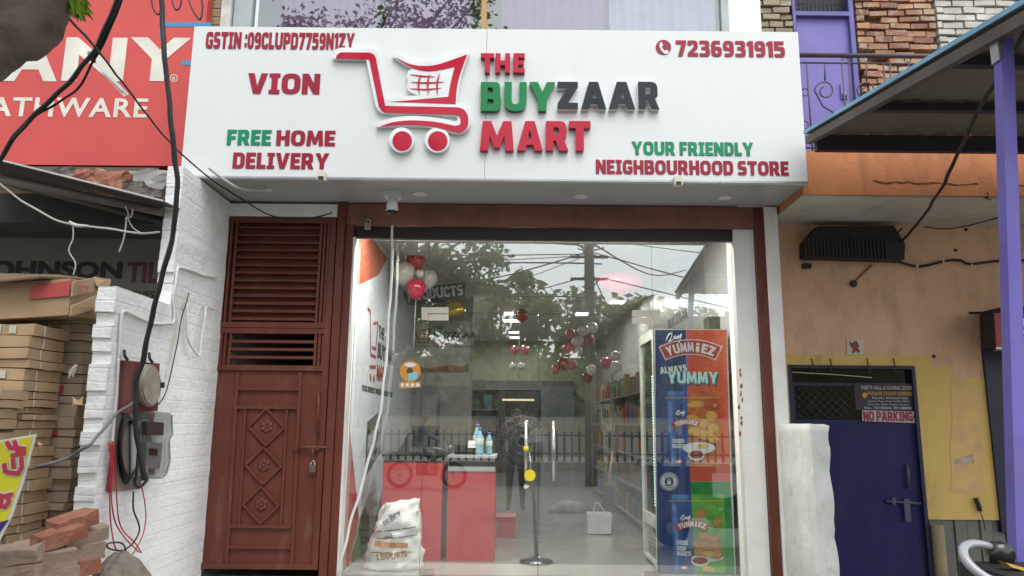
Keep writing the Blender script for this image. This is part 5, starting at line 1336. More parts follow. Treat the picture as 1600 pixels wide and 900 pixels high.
# red counters
red_lam = mat('red_laminate', (.52,.05,.05), .32, (.47,.044,.044), 2)
black_top = mat('black_counter', (.012,.013,.015), .25)
def counter(px0, px1, pt_, pb_, Yc, nm, lab, band):
    x0, x1, z0, z1 = rect(px0, pt_, px1, pb_, Yc)
    t = thing('counter', lab, 'counter', ((x0+x1)/2, Yc+.3, .3), 'red counters')
    zb2 = z1-band
    part(B().box(x0,x1,Yc,Yc+.62,.302,zb2).bevel(.004), 'body', red_lam, t)
    part(B().box(x0+.005,x1-.005,Yc+.008,Yc+.615,zb2+.001,z1-.022), 'dark_band', black_top, t)
    return t, x0, x1, z1, zb2
t, x0, x1, z1, zb2 = counter(596,690,710,877,.78,'a','red laminate counter with dark top band, left of two and behind the sack',.075)
part(B().box(x0-.01,x1+.01,.77,1.41,z1-.021,z1).bevel(.003), 'top', black_top, t)
t, x0, x1, z1, zb2 = counter(699,773,712,878,.78,'b','red laminate counter with pale edged top, right of two and nearer the fan',.145)
part(B().box(x0-.01,x1+.01,.77,1.41,z1-.021,z1).bevel(.003), 'top', mat('pale_edge', (.45,.47,.47), .3), t)
part(B().box(x0,x1,.774,.782,zb2+.003,zb2+.045), 'pale_trim', MATS['pale_edge'], t)
CTZ = z1
# things on the counters
def bottle(x, y, z, s, lab):
    t = thing('water_bottle', lab, 'bottle', (x,y,z), 'water bottles on the counter')
    part(B().lathe([(.032*s,0),(.034*s,.02*s),(.031*s,.05*s),(.034*s,.08*s),(.034*s,.14*s),(.015*s,.19*s),(.014*s,.2*s)], (x,y,z+.001), seg=14), 'bottle_body', mat('pale_blue_plastic', (.25,.5,.58), .2), t)
    part(B().lathe([(.0345*s,.085*s),(.0352*s,.09*s),(.0352*s,.13*s),(.0345*s,.135*s)], (x,y,z+.001), seg=14), 'bottle_label', white_pl, t)
    part(B().lathe([(.016*s,.2*s),(.016*s,.225*s)], (x,y,z+.001), seg=12), 'cap', mat('blue_cap', (.03,.12,.4), .4), t)
bp = at(749,712,.95).x
bottle(bp, .95, CTZ, 1.15, 'taller water bottle on the right red counter, in front of the group')
bottle(bp+.09, 1.05, CTZ, .95, 'shorter water bottle at the right end of the red counter')
bottle(bp-.03, 1.12, CTZ, 1.3, 'water bottle standing behind the others on the red counter')
mo_ = thing('billing_machine', 'dark billing machine with paper on the right red counter', 'machine', (x0+.18,1.1,CTZ))
part(B().box(x0+.04,x0+.26,.95,1.2,CTZ+.001,CTZ+.09).bevel(.015), 'body', black_top, mo_)
part(B().obox((x0+.22,.98,CTZ+.10), (.05,0,.0), (0,.05,.03), (0,-.001,.002)), 'paper', white_pl, mo_)
cash = thing('monitor', 'dark monitor seen from behind on the left red counter', 'monitor', (-.82,1.1,CTZ))
part(B().box(-.98,-.70,1.08,1.12,CTZ+.06,CTZ+.27).bevel(.01), 'screen', black_top, cash)
part(B().box(-.86,-.82,1.09,1.12,CTZ+.002,CTZ+.1).box(-.92,-.76,1.04,1.18,CTZ+.001,CTZ+.012), 'stand', black_top, cash)

# white sack
sk = thing('sack', 'white plastic sack with orange and black print slumped inside the glass', 'sack', at(613,888,.42))
sack_m = mat('white_sack', (.76,.76,.73), .45, (.68,.68,.66), 3, .7, 11)
skx, sky_ = at(613,888,.42).x, .44
prof = [(566,889,583),(577,838,657),(590,810,659),(600,794,655),(607,784,655),(622,779,655),(640,777,657)]
def sack_sil():
    left = [(566,886),(570,868),(580,840),(588,818),(594,798),(601,788)]; right = [(660,888),(660,868),(659,845),(657,825),(655,800),(656,779)]
    return left, right
left, right = sack_sil()
b = B(); seg = 30; rings = []
for j in range(19):
    f = j/18*(len(left)-1); i = min(int(f), len(left)-2); u = f-i
    lp = (left[i][0]*(1-u)+left[i+1][0]*u, left[i][1]*(1-u)+left[i+1][1]*u); rp = (right[i][0]*(1-u)+right[i+1][0]*u, right[i][1]*(1-u)+right[i+1][1]*u)
    a, c = at(*lp, sky_), at(*rp, sky_)
    mid, hw = (a+c)/2, (c-a)/2
    dp = hw.length*(.62 if j < 14 else .62-.1*(j-13))
    if j == 0: mid.z = .304; hw.z = 0
    rings.append([b.bm.verts.new(mid+hw*math.cos(2*PI*k/seg)*(1+.03*math.sin(k*4.1+j*.8))+Vector((0,dp*math.sin(2*PI*k/seg)*(1+.10*math.sin(k*2.7+j*.5)),0)) + noise.noise_vector((k*.45,j*.5,1))*.028*(j>0) + noise.noise_vector((k*1.3,j*1.1,4))*.014*(j>0)) for k in range(seg)])
for a, c in zip(rings, rings[1:]):
    for k in range(seg):
        f = b.bm.faces.new((a[k],a[(k+1)%seg],c[(k+1)%seg],c[k])); f.smooth = True
b.bm.faces.new(rings[0][::-1]); b.bm.faces.new(rings[-1])
bmesh.ops.recalc_face_normals(b.bm, faces=b.bm.faces)
from mathutils.bvhtree import BVHTree
b.bm.verts.ensure_lookup_table(); b.bm.faces.ensure_lookup_table()
bvh = BVHTree.FromBMesh(b.bm)
part(b, 'sack_body', sack_m, sk)
def on_sack(bb, off=.004):
    out = 0
    for v in bb.bm.verts:
        h = bvh.ray_cast(Vector((v.co.x, -1.0, v.co.z)), Vector((0,1,0)))
        depth = v.co.y
        v.co.y = (h[0].y if h[0] is not None else sky_-.12)-off-max(0,(0-depth))*0
    return bb
def stext(s, px0, px1, py0, py1, m, ang=0, off=.02):
    p0_, p1_ = at(px0, py1, 0.2), at(px1, py0, .2)
    u = Vector((math.cos(ang),0,math.sin(ang))); v = Vector((-math.sin(ang),0,math.cos(ang)))
    bb = lettering(s, at(px0,py1,.2), u, v, (at(px1,py1,.2)-at(px0,py1,.2)).length, (at(px0,py0,.2)-at(px0,py1,.2)).length, .0, off)
    part(on_sack(bb), 'print', m, sk)
sblk = mat('sack_black_ink', (.04,.04,.045), .6); sorg = mat('sack_orange_ink', (.60,.25,.07), .6)
stext('SELER T', 596, 628, 818, 825, sblk, .55); stext('GRAINS', 604, 622, 808, 813, sblk, .4)
stext('FINE', 598, 612, 842, 847, sblk, .35)
stext('L EXPORTS', 585, 634, 869, 879, sorg, .12, .04)
def strip(pts, m, nm='print'):
    bb = B(); n = 14
    for (p_, q_) in pts:
        for k in range(n):
            a1 = (p_[0]+(q_[0]-p_[0])*k/n, p_[1]+(q_[1]-p_[1])*k/n); a2 = (p_[0]+(q_[0]-p_[0])*(k+1)/n, p_[1]+(q_[1]-p_[1])*(k+1)/n)
            bb.poly([at(a1[0],a1[1]+p_[2],.2), at(a2[0],a2[1]+p_[2],.2), at(*a2,.2), at(*a1,.2)])
    part(on_sack(bb, .003), nm, m, sk)
strip([((580,849,8),(635,852,8)),((572,866,2),(640,866,2))], sorg)
strip([((583,834,1.5),(650,826,1.5)),((584,845,1.2),(648,840,1.2))], sblk)

# pedestal fan
fn = thing('pedestal_fan', 'black pedestal fan with round wire grille standing behind the glass doors', 'fan', (at(838,876,.75).x,.75,.3))
fx = WL[fn.name].x
part(B().lathe([(.155,0),(.15,.02),(.05,.04),(.025,.06)], (fx,.75,.302), seg=28), 'base', blackp, fn)
ft = at(827,690,.75)
part(B().tube([(fx,.75,.35),(fx-.02,.75,.8),(ft.x+.0,.75,ft.z-.1)], [.017,.015,.013], 10), 'pole', blackp, fn)
gc = at(816,690,.68); GR = .235
part(B().lathe([(.05,0),(.06,.04),(.055,.14),(.03,.17)], (gc.x,.70,gc.z), (0,1,0), 16), 'motor', blackp, fn)
gr = B(); gm = mat('chrome_wire', (.16,.16,.16), .45, metal=.5)
for k in range(36):
    a = 2*PI*k/36
    gr.tube([(gc.x+r_*GR*math.cos(a+tw_), .62+dy_, gc.z+r_*GR*math.sin(a+tw_)) for r_, dy_, tw_ in ((.18,-.06,0),(.5,-.055,.12),(.8,-.035,.22),(1,.01,.25))], .0016, 4, cap=False)
for r_ in (.18,.45,.7,1.0): gr.tube([(gc.x+r_*GR*math.cos(2*PI*k/40), .62+(-.06 if r_ < .5 else -.045 if r_ < 1 else .01), gc.z+r_*GR*math.sin(2*PI*k/40)) for k in range(41)], .003, 4, cap=False)
part(gr, 'grille', gm, fn)
blm = mat('fan_blade', (.05,.05,.055), .4)
for k in range(3):
    a = 2*PI*k/3+.4; u = Vector((math.cos(a),0,math.sin(a))); v = Vector((-math.sin(a),.35,math.cos(a))); o_ = Vector((gc.x,.64,gc.z))
    part(B().prism([o_+u*.03-v*.03, o_+u*.19-v*.075, o_+u*.215, o_+u*.18+v*.07, o_+u*.03+v*.03], (0,.004,0)), 'blade', blm, fn)

# freezer with printed side
fz_z1 = at(1080,514,.3).z
fx0, fx1 = at(1024,700,.3).x, at(1138,700,.3).x
FY0, FY1 = .30, 1.02
fzr = thing('freezer', 'tall upright freezer with printed YUMMIEZ side panel behind the right pane', 'freezer', ((fx0+fx1)/2,.66,.3))
cream_fr = mat('cream_freezer', (.52,.53,.46), .35)
part(B().box(fx0+.05,fx1,FY0,FY1,.34,fz_z1).bevel(.006), 'body', cream_fr, fzr)
part(B().box(fx0+.07,fx1-.02,FY0+.02,FY1-.02,.302,.339), 'base', dark_metal, fzr)
dr = part(B().box(fx0,fx0+.048,FY0,FY0+.06,.68,fz_z1).box(fx0,fx0+.048,FY1-.06,FY1,.68,fz_z1).box(fx0,fx0+.048,FY0+.06,FY1-.06,fz_z1-.09,fz_z1).box(fx0,fx0+.048,FY0+.06,FY1-.06,.68,.75).bevel(.004), 'door', cream_fr, fzr)
part(B().box(fx0+.02,fx0+.03,FY0+.06,FY1-.06,.75,fz_z1-.09), 'door_glass', mat('dark_green_glass', (.02,.035,.03), .08), dr)
led = B()
for k in range(44): led.box(fx0-.004,fx0+.001,FY0+.068,FY0+.074,.85+k*.026,.862+k*.026)
part(led, 'led_strip', emit('led_white', (.75,1,.95), 1.6), dr)
lv = B()
for k in range(7): lv.box(fx0+.03,fx0+.048,FY0+.1,FY1-.08,.38+k*.038,.40+k*.038)
part(lv, 'vent_louvres', mat('louvre_grey', (.25,.25,.23), .5), fzr)
part(B().box(fx0,fx0+.048,FY0,FY0+.08,.34,.675).box(fx0,fx0+.048,FY1-.06,FY1,.34,.675).box(fx0,fx0+.048,FY0+.08,FY1-.06,.34,.37).box(fx0,fx0+.048,FY0+.08,FY1-.06,.655,.675), 'kick_panel', cream_fr, fzr)
# printed side panel, layer by layer
pn = {n: mat('print_'+n, c, r, c2, sc_) for n, c, r, c2, sc_ in (
  ('navy',(.018,.045,.16),.3,(.015,.038,.14),3), ('red',(.62,.085,.035),.3,(.57,.072,.03),3), ('green',(.0,.25,.035),.3,(.0,.21,.03),3),
  ('packet_blue',(.03,.12,.36),.3,(.015,.06,.22),6), ('packet_orange',(.58,.17,.02),.3,(.40,.06,.02),7), ('packet_green',(.16,.46,.05),.3,(.03,.29,.03),7), ('glint',(.14,.32,.62),.3,(.03,.13,.4),9), ('nugget_light',(.70,.41,.08),.5,(.60,.31,.05),30), ('brown_light',(.54,.26,.07),.5,(.45,.19,.05),30),
  ('nugget',(.60,.31,.05),.5,(.50,.22,.03),22), ('nugget_brown',(.44,.19,.05),.5,(.34,.13,.03),22), ('sauce',(.28,.02,.015),.3,(.22,.015,.01),8),
  ('banner',(.42,.03,.03),.35,(.36,.025,.025),4), ('white',(.72,.72,.70),.4,(.68,.68,.66),4), ('aqua',(.45,.75,.78),.4,(.5,.8,.82),4), ('shadow',(.01,.02,.05),.5,(.01,.02,.05),3), ('cheese',(.65,.5,.06),.4,(.6,.42,.05),8), ('teal',(.06,.32,.36),.4,(.05,.28,.33),4))}
PYF = FY0-.001
def lay(n): return PYF-.0015*n
pp = part(flat([(1022.5,514.5),(1136,514.5),(1150,906),(1026,906)], lay(0), .001), 'print_backing', pn['white'], fzr)
def pl_(pts, m, n, nm='print'): return part(flat(pts, lay(n), .001), nm, pn[m], fzr)
pl_([(1023.5,515.5),(1071.5,515.5),(1084,906),(1027,906)], 'navy', 1, 'navy_field')
pl_([(1072,515.5),(1135,515.5),(1141,752),(1079,752)], 'red', 1, 'red_field')
pl_([(1079.2,752.5),(1141,752.5),(1149,906),(1084.2,906)], 'green', 1, 'green_field')
def arc_banner(cx, cy, r0, r1, a0, a1, m, n):
    a = [math.radians(a0+(a1-a0)*k/16) for k in range(17)]
    pl_([(cx+r1*math.sin(t), cy-r1*math.cos(t)) for t in a]+[(cx+r0*math.sin(t), cy-r0*math.cos(t)) for t in a[::-1]], m, n, 'name_banner')
def arc_text(s, cx, cy, r, a0, a1, h, m, n, wd=None):
    b = B(); N_ = len(s)
    for k, ch in enumerate(s):
        t = math.radians(a0+(a1-a0)*(k+.5)/N_); c = at(cx+r*math.sin(t), cy-r*math.cos(t), lay(n))
        step = abs(math.radians(a1-a0))*r/N_
        u = Vector((math.cos(t),0,-math.sin(t))); v = Vector((math.sin(t),0,math.cos(t)))
        sc_ = (at(1100,600,lay(n)).x-at(1000,600,lay(n)).x)/100
        hh_ = h*sc_; ww = step*sc_*(.5 if ch in 'iI' else .9)
        lettering(ch, c-u*ww/2-v*hh_/2, u, v, ww, hh_, .001, .05, b=b, heavy=True)
    part(b, 'lettering', pn[m], fzr)
arc_banner(1079,640,86,110,-27,27,'white',2); arc_banner(1079,640,87.5,108.5,-26,26,'banner',3)
arc_text('YUMMiEZ', 1079,640,97.5,-23,23,15,'white',4)
# script mark at the top left: a loose white scribble
def scribble(cx, cy, s, n):
    b = B()
    pts = [(-12,5),(-8,-4),(-3,-6),(-5,3),(-9,7),(-2,4),(2,-3),(1,4),(5,-2),(4,4),(8,-3),(7,4),(12,-6),(9,6),(6,9)]
    q = spl([(cx+x*s, cy+y*s) for x, y in pts], 3)
    b.tube([at(x, y, lay(n)) for x, y in q], .0042*s**.5, 5)
    part(b, 'script_mark', pn['white'], fzr)
scribble(1053,527,1.0,3)
sl_ = .12
def slant(s, px0, py1, wpx, hpx, m, n, ang=.06, off=.05):
    o = at(px0, py1, lay(n)); sc_ = (at(1100,600,lay(n)).x-at(1000,600,lay(n)).x)/100
    u = Vector((math.cos(ang),0,math.sin(ang))); v = Vector((-math.sin(ang),0,math.cos(ang)))
    part(lettering(s, o, u, v, wpx*sc_, hpx*sc_, .001, off, heavy=True), 'lettering', pn[m], fzr)
slant('ALWAYS', 1033,585,42,10,'teal',3,.12,.06); slant('ALWAYS', 1032,584,42,10,'white',4,.12,.05)
slant('YUMMY', 1045.5,602.5,79,18,'shadow',2,.0,.08); slant('YUMMY', 1044,600.5,79,18,'teal',3,.0,.08); slant('YUMMY', 1043,598.5,79,18,'aqua',4,.0,.06)
def pack(x0, y0, x1, y1, split0, split1, right, n):
    pl_([(x0+2,y0),(split0,y0),(split1,y1),(x0+8,y1),(x0+5,(y0+y1)/2)], 'packet_blue', n, 'packet_left')
    pl_([(split0+.3,y0),(x1-3,y0),(x1,(y0+y1)/2),(x1-1,y1),(split1+.3,y1)], right, n, 'packet_right')
    pl_([(x0+5,y0+14),(x0+11,y0+16),(x0+15,(y0+y1)/2),(x0+16,y1-6),(x0+11,y1-4),(x0+8,(y0+y1)/2)], 'glint', n+1, 'packet_sheen')
    pl_([(x0+4,y0+1),(split0-4,y0+1),(split0-6,y0+8),(x0+6,y0+8)], 'glint', n+1, 'packet_sheen')
    pl_([(x0,y0+10),(x1-1,y0+10),(x1-1,y0+11),(x0,y0+11)], 'cheese', n+1, 'seal_line')
pack(1038,611,1126,730,1073,1078,'packet_orange',2)
def blob(cx, cy, rx, ry, m, n, rot=0, j=.12, seed=0):
    rn_ = random.Random(seed+int(cx*7)); pts = []
    for k in range(22):
        t = 2*PI*k/22; r_ = 1+rn_.uniform(-j,j)*.6
        x, y = rx*r_*math.cos(t), ry*r_*math.sin(t)
        pts.append((cx+x*math.cos(rot)-y*math.sin(rot), cy+x*math.sin(rot)+y*math.cos(rot)))
    fp_ = pl_(pts, m, n, 'food_print')
    if m in ('nugget','nugget_brown'):
        part(flat([(cx-rx*.08+(x-cx)*.8, cy-ry*.14+(y-cy)*.72) for x, y in pts], lay(n+.4), .0006), 'highlight', pn['nugget_light' if m == 'nugget' else 'brown_light'], fp_)
for i, (cx, cy, rx, ry, rot) in enumerate(((1087,632,13,6,-.1),(1112,650,10,8,.3),(1083,655,10,8,.2),(1097,662,12,8,-.2),(1115,670,9,9,0),(1086,674,11,8,.2),(1100,679,13,8,.1),(1114,685,9,7,.3))):
    blob(cx, cy, rx, ry, 'nugget', 4+i, rot)
pl_(ell(1092,700,26,9,26), 'white', 12, 'bowl'); blob(1098,697,9,4,'cheese',13)
pl_(ell(1088,711,13,9,22), 'white', 13, 'bowl'); pl_(ell(1088,710,11,6,22), 'sauce', 14, 'sauce')
arc_banner(1074,702,38,48,-32,26,'banner',16); arc_text('YUMMiEZ',1074,702,43,-27,22,7,'white',17)
scribble(1063,645,.55,4)
slant('CHICKEN',1051,692,18,6,'white',4,0,.02); slant('NUGGETS',1051,700,19,6,'white',4,0,.02)
pl_(ell(1061,721,6,4.5,18), 'banner', 4, 'oval_mark'); pl_(ell(1061,721,4.5,2,18), 'white', 5, 'oval_mark')
for r_, m, n in ((14.5,'white',3),(13.8,'navy',4),(13,'white',5),(12.4,'packet_blue',6),(11.6,'white',7),(7,'navy',8)): pl_(ell(1045.5,752.5,r_,r_,32), m, n, 'round_seal')
pl_([(1042.5,751),(1048.5,751),(1048.5,757),(1042.5,757)], 'white', 9, 'lock_mark')
part(B().tube([at(1045.5+2.2*math.cos(a), 751-3*math.sin(a), lay(9)) for a in [PI*k/8 for k in range(9)]], .0028, 5), 'lock_mark', pn['white'], fzr)
for k in range(9):
    for sgn in (1,-1):
        a = math.radians(-50+100*k/8)
        pl_([(1045.5+9.2*math.sin(a)+dx, 752.5-sgn*9.2*math.cos(a)+dy) for dx, dy in ((-.7,-.7),(.7,-.7),(.7,.7),(-.7,.7))], 'navy', 8, 'seal_marks')
pack(1045,772,1134,895,1080,1085,'packet_green',2)
for i, (cx, cy, rx, ry, rot) in enumerate(((1094,803,8,9,.3),(1121,816,7,9,.1),(1100,838,11,6,.1),(1116,842,10,7,0),(1092,851,10,8,.2),(1104,853,10,8,.1),(1118,855,10,8,.2),(1096,864,12,7,.1),(1120,866,9,8,-.2))): blob(cx,cy,rx,ry,'nugget_brown',4+i,rot,.14,3)
pl_(ell(1105,872,25,6,24), 'white', 3, 'bowl'); blob(1107,865,9,4,'cheese',14)
pl_(ell(1094,877,14,8,22), 'white', 15, 'bowl'); pl_(ell(1094,876,12,5.5,22), 'sauce', 16, 'sauce')
pl_([(1098,887),(1100,882),(1116,888),(1115,894),(1098,892)], 'cheese', 17, 'cheese_wedge')
arc_banner(1082,870,46,57,-31,28,'banner',16); arc_text('YUMMiEZ',1082,870,51.5,-26,24,8,'white',17)
scribble(1071,809,.62,4)
slant('CHEESE',1057,851,17,6.5,'white',4,-.03,.02); slant('CORN-',1058,860,14,6.5,'white',4,-.03,.02); slant('NUGGETS',1058,868,21,6.5,'white',4,-.03,.02)
pl_(ell(1069,887,6,4.5,18), 'banner', 4, 'oval_mark'); pl_(ell(1069,887,4.5,2,18), 'white', 5, 'oval_mark')
for px, py in ((1117,634),(1126,796)):
    pl_([(px-2,py-2),(px+2,py-2),(px+2,py+2),(px-2,py+2)], 'white', 4, 'square_mark'); pl_([(px-1.3,py-1.3),(px+1.3,py-1.3),(px+1.3,py+1.3),(px-1.3,py+1.3)], 'green', 5, 'square_mark')

# boxes on top of the freezer and hanging yellow board
fb = at(1118,500,.7)
solo(B().box(fb.x-.09,fb.x+.07,.6,.8,fz_z1+.002,fz_z1+.16).bevel(.005), 'box', mat('dark_box', (.05,.045,.04), .6), 'dark box on top of the freezer behind the right pane', 'box')

# PRODUCTS arrow board hung from the ceiling
ab = thing('arrow_board', 'black arrow shaped PRODUCTS board hanging behind the balloons', 'sign', at(680,462,3.0))
AY = 3.0
part(flat([(629,456),(652,450),(727,442),(727,468),(637,478)], AY, .02), 'board', ink_pr, ab)
o = at(638,471,AY-.021); sc_ = (at(700,460,AY).x-at(600,460,AY).x)/100
part(lettering('PRODUCTS', o, Vector((.992,0,.125)), Vector((-.125,0,.992)), 86*sc_, 17*sc_, .003, heavy=True), 'lettering', mat('board_white', (.5,.5,.5), .5), ab)
a_ = at(660,450,AY); c_ = at(715,444,AY)
part(B().tube([a_,(a_.x,AY,3.4)], .003, 4).tube([c_,(c_.x,AY,3.4)], .003, 4), 'hanging_wire', tw, ab)
# right hand small logo and S panel on the right wall
rg_ = thing('wall_graphic', 'pale printed panel with letters on the right wall beside the freezer', 'wall graphic', (1.96,1.6,1.6))
part(B().box(1.965,1.968,1.1,4.0,1.9,3.3), 'sheet', mat('right_panel', (.27,.28,.28), .4), rg_)
U_ = Vector((0,-1,0))
part(lettering('BUYZAAR', (1.9645,2.9,2.72), U_, ZU, 1.1, .13, .002, .05), 'lettering', ink_pr, rg_)
part(B().box(1.960,1.9645,1.8,2.9,2.26,2.5), 'dark_strip', ink_pr, rg_)
part(lettering('PRODUCTS', (1.9595,2.85,2.29), U_, ZU, .95, .18, .002, .03), 'lettering', MATS['board_white'], rg_)
part(B().lathe([(.14,-.002),(.14,.002)], (1.963,2.0,2.08), (1,0,0), 24), 'yellow_disc', mat('mustard', (.42,.30,.03), .5), rg_)

# balloons
balm = {'red': mat('red_balloon', (.50,.03,.07), .22, coat=.4), 'white': mat('white_balloon', (.62,.60,.57), .25, coat=.4), 'dark': mat('dark_red_balloon', (.28,.03,.03), .25, coat=.4), 'gold': mat('gold_foil', (.5,.34,.05), .25, metal=.6), 'pink': mat('pink_balloon', (.55,.12,.17), .25, coat=.4)}
def balloon(px, py, rpx, Y, m, lab, grp=None):
    c = at(px, py, Y); r = rpx/FPX*((c-CAM).length)
    t = thing('balloon', lab, 'balloon', (c.x,c.y,c.z-r*1.15), grp)
    part(B().lathe([(.02*r,-1.12*r),(.25*r,-1.0*r),(.55*r,-.82*r),(.82*r,-.52*r),(.97*r,-.15*r),(1.0*r,.12*r),(.93*r,.45*r),(.72*r,.75*r),(.4*r,.95*r),(.0,1.02*r)], c, seg=22), 'skin', balm[m], t)
    part(B().lathe([(.07*r,-1.2*r),(.03*r,-1.12*r)], c, seg=8), 'knot', balm[m], t)
g1 = 'balloons hanging over the left pane'
balloon(649,408,15,1.9,'red','upper red balloon of the cluster behind the left pane',g1)
balloon(631,427,18,1.8,'white','big white balloon at the left of the cluster behind the left pane',g1)
balloon(650,451,16,1.7,'red','lower red balloon of the cluster, in front of the PRODUCTS board',g1)
balloon(669,436,15,2.0,'white','pale balloon at the right of the cluster by the PRODUCTS board',g1)
balloon(656,428,7,1.75,'white','small white balloon in the middle of the left cluster',g1)
balloon(608,429,9,2.1,'gold','gold foil balloon tucked at the left of the cluster',g1)
solo(B().tube([at(650,466,1.7), at(648,500,1.7), at(646,545,1.7)], .004, 5), 'ribbon', balm['white'], 'pale ribbon hanging from the left balloon cluster', 'ribbon')
gold = at(709,484,2.9)
solo(B().ball(gold, .12, (1.3,.3,.8), 14, .03), 'garland', balm['gold'], 'gold foil garland below the PRODUCTS board', 'garland')
g2 = 'balloons strung in the middle of the shop'
balloon(815,493,10.5,5.5,'dark','single dark red balloon under the ceiling lights')
balloon(804,547,7,5.5,'pink','left pink balloon of the small pair mid shop',g2); balloon(820,547,8,5.5,'pink','right pink balloon of the small pair mid shop',g2)
balloon(801,573,6,5.5,'white','left white balloon of the string hanging mid shop',g2); balloon(814,573,6.5,5.5,'white','right white balloon of the string hanging mid shop',g2)
solo(B().tube([at(812,505,5.5), at(811,545,5.5), at(810,590,5.5)], .005, 5), 'string', tw, 'pale string joining the balloons in the middle of the shop', 'string')
g3 = 'balloon garland by the right shelf rack'
gl_ = [(891,521,8,'pink','pink balloon at the top left of the garland on the right'),(911,516,9,'white','white balloon high in the right garland beside the pink one'),(925,512,9,'white','topmost white balloon of the right garland'),(919,531,10,'dark','dark red balloon under the topmost white pair of the right garland'),(902,534,9,'white','white balloon in the left middle of the right garland'),(889,545,10,'pink','large pink balloon on the left of the right garland'),(904,549,7,'white','small white balloon beside the large pink one in the garland'),
       (880,569,10,'dark','dark red balloon low on the left of the right garland'),(894,570,8,'pink','pink balloon low in the garland next to the dark red one'),(868,577,7,'pink','lowest left pink balloon of the right garland'),(886,582,7,'white','white balloon at the bottom of the right garland'),(947,567,9,'pink','pink balloon on the right branch of the garland'),(963,573,9,'white','white balloon at the far right of the garland'),(924,578,8,'white','white balloon between the two branches of the garland'),(918,590,8,'dark','dark red balloon hanging below the garland'),(962,556,8,'white','pale balloon above the far right white balloon')]
for px, py, r_, m, lab in gl_: balloon(px, py, r_, 4.2+random.uniform(-.25,.25), m, lab, g3)

balloon(970,437,22,1.6,'pink','large pale pink balloon floating under the ceiling above the doors')
bl_ = bpy.data.objects['balloon.%03d' % (len([o for o in bpy.data.objects if o.name.startswith('balloon')])-1)]; bl_.scale = (1.7,1,.8)
# broom, bag, crate on the floor in the background
pb_ = thing('carrier_bag', 'pale carrier bag standing on the floor by the shelf rack', 'bag', at(935,823,2.6)); pb_.location.z = .3; WL[pb_.name] = Vector(pb_.location)
bx0, bx1, bz0, bz1 = rect(917,790,953,822,2.6)
part(B().box(bx0,bx1,2.5,2.72,.303,.303+bz1-bz0).wob(.02,6), 'bag_body', mat('bag_white', (.48,.5,.5), .5), pb_)
part(B().tube(smooth_path([(bx0+.07,2.6,bz1-bz0+.3),(bx0+.12,2.6,bz1-bz0+.42),(bx1-.05,2.6,bz1-bz0+.3)],6), .008, 6), 'bag_handle', MATS['bag_white'], pb_)
brm = thing('broom', 'broom with pinkish wooden stick leaning on the shelf rack', 'broom', at(950,800,3.0))
part(B().tube([at(951,760,3.0), at(957,706,3.0)], .016, 8), 'stick', mat('pinkish_wood', (.5,.28,.2), .6), brm)
part(B().prism([at(946,760,3.0), at(956,760,3.0), at(962,800,3.0), at(938,800,3.0)], (0,.05,0)), 'bristles', mat('bristle', (.08,.06,.05), .9), brm)
crt = thing('crate', 'red plastic crate on the floor behind the right counter', 'crate', (.02,2.6,.3))
x0, x1, z0, z1 = rect(776,808,805,838,2.2)
part(B().box(x0,x1,2.2,2.55,.303,.50).bevel(.01), 'crate_body', mat('crate_red', (.33,.03,.04), .4), crt)
part(B().box(x0-.01,x1+.01,2.19,2.56,.501,.525), 'rim', MATS['crate_red'], crt)
hp = thing('fabric_heap', 'low heap of grey packets on the shop floor right of the fan', 'heap', at(890,800,Z=.3))
hq = at(890,800,Z=.3); b = B()
b.ball((hq.x,hq.y,.34), .3, (1.1,.6,.25), 20, .06)
for v in b.bm.verts: v.co.z = max(v.co.z, .302)
part(b, 'heap', mat('grey_heap', (.14,.14,.14), .8, (.25,.24,.22), 9), hp)

# ceiling lights
lampm = emit('tube_light', (1,.97,.9), 4)
lpos = [(795,488,.07),(801,499.5,.16),(803,518,.1),(804,526,.1),(909,489,.1),(720,470,.12),(965,470,.1)]
ld = ['ceiling light nearest the dark red balloon, leftmost bright one','longest ceiling light in the middle of the shop','ceiling light behind the longest one','smallest ceiling light deep in the shop','ceiling light above the right balloon garland','ceiling light above the PRODUCTS board','ceiling light above the right shelf rack']
def ceiling_light(c, hw, lab, watts):
    t = thing('ceiling_light', lab, 'ceiling light', (c.x,c.y,3.34), 'ceiling lights in the shop')
    part(B().box(c.x-hw-.02,c.x+hw+.02,c.y-.12,c.y+.12,3.365,3.398), 'fixture', white_pl, t)
    part(B().box(c.x-hw,c.x+hw,c.y-.1,c.y+.1,3.35,3.364), 'diffuser', lampm, t)
    ld_ = bpy.data.lights.new('lamp', 'AREA'); ld_.shape = 'RECTANGLE'; ld_.size = hw*2; ld_.size_y = .2; ld_.energy = watts; ld_.color = (1,.97,.9)
    lo = bpy.data.objects.new('lamp', ld_); C.objects.link(lo); lo.parent = t; lo.location = (0,0,.004)
for (px, py, hw), lab in zip(lpos, ld): ceiling_light(at(px, py, Z=3.38), hw, lab, 9)
for x, lab in ((-.9,'added fill light hidden behind the header above the left counter'),(.1,'added fill light hidden behind the header above the doors'),(.95,'added fill light hidden behind the header above the freezer')):
    ceiling_light(Vector((x,.26,3.38)), .3, lab, 26)  # unseen fill lamps added behind the header to brighten the shop front


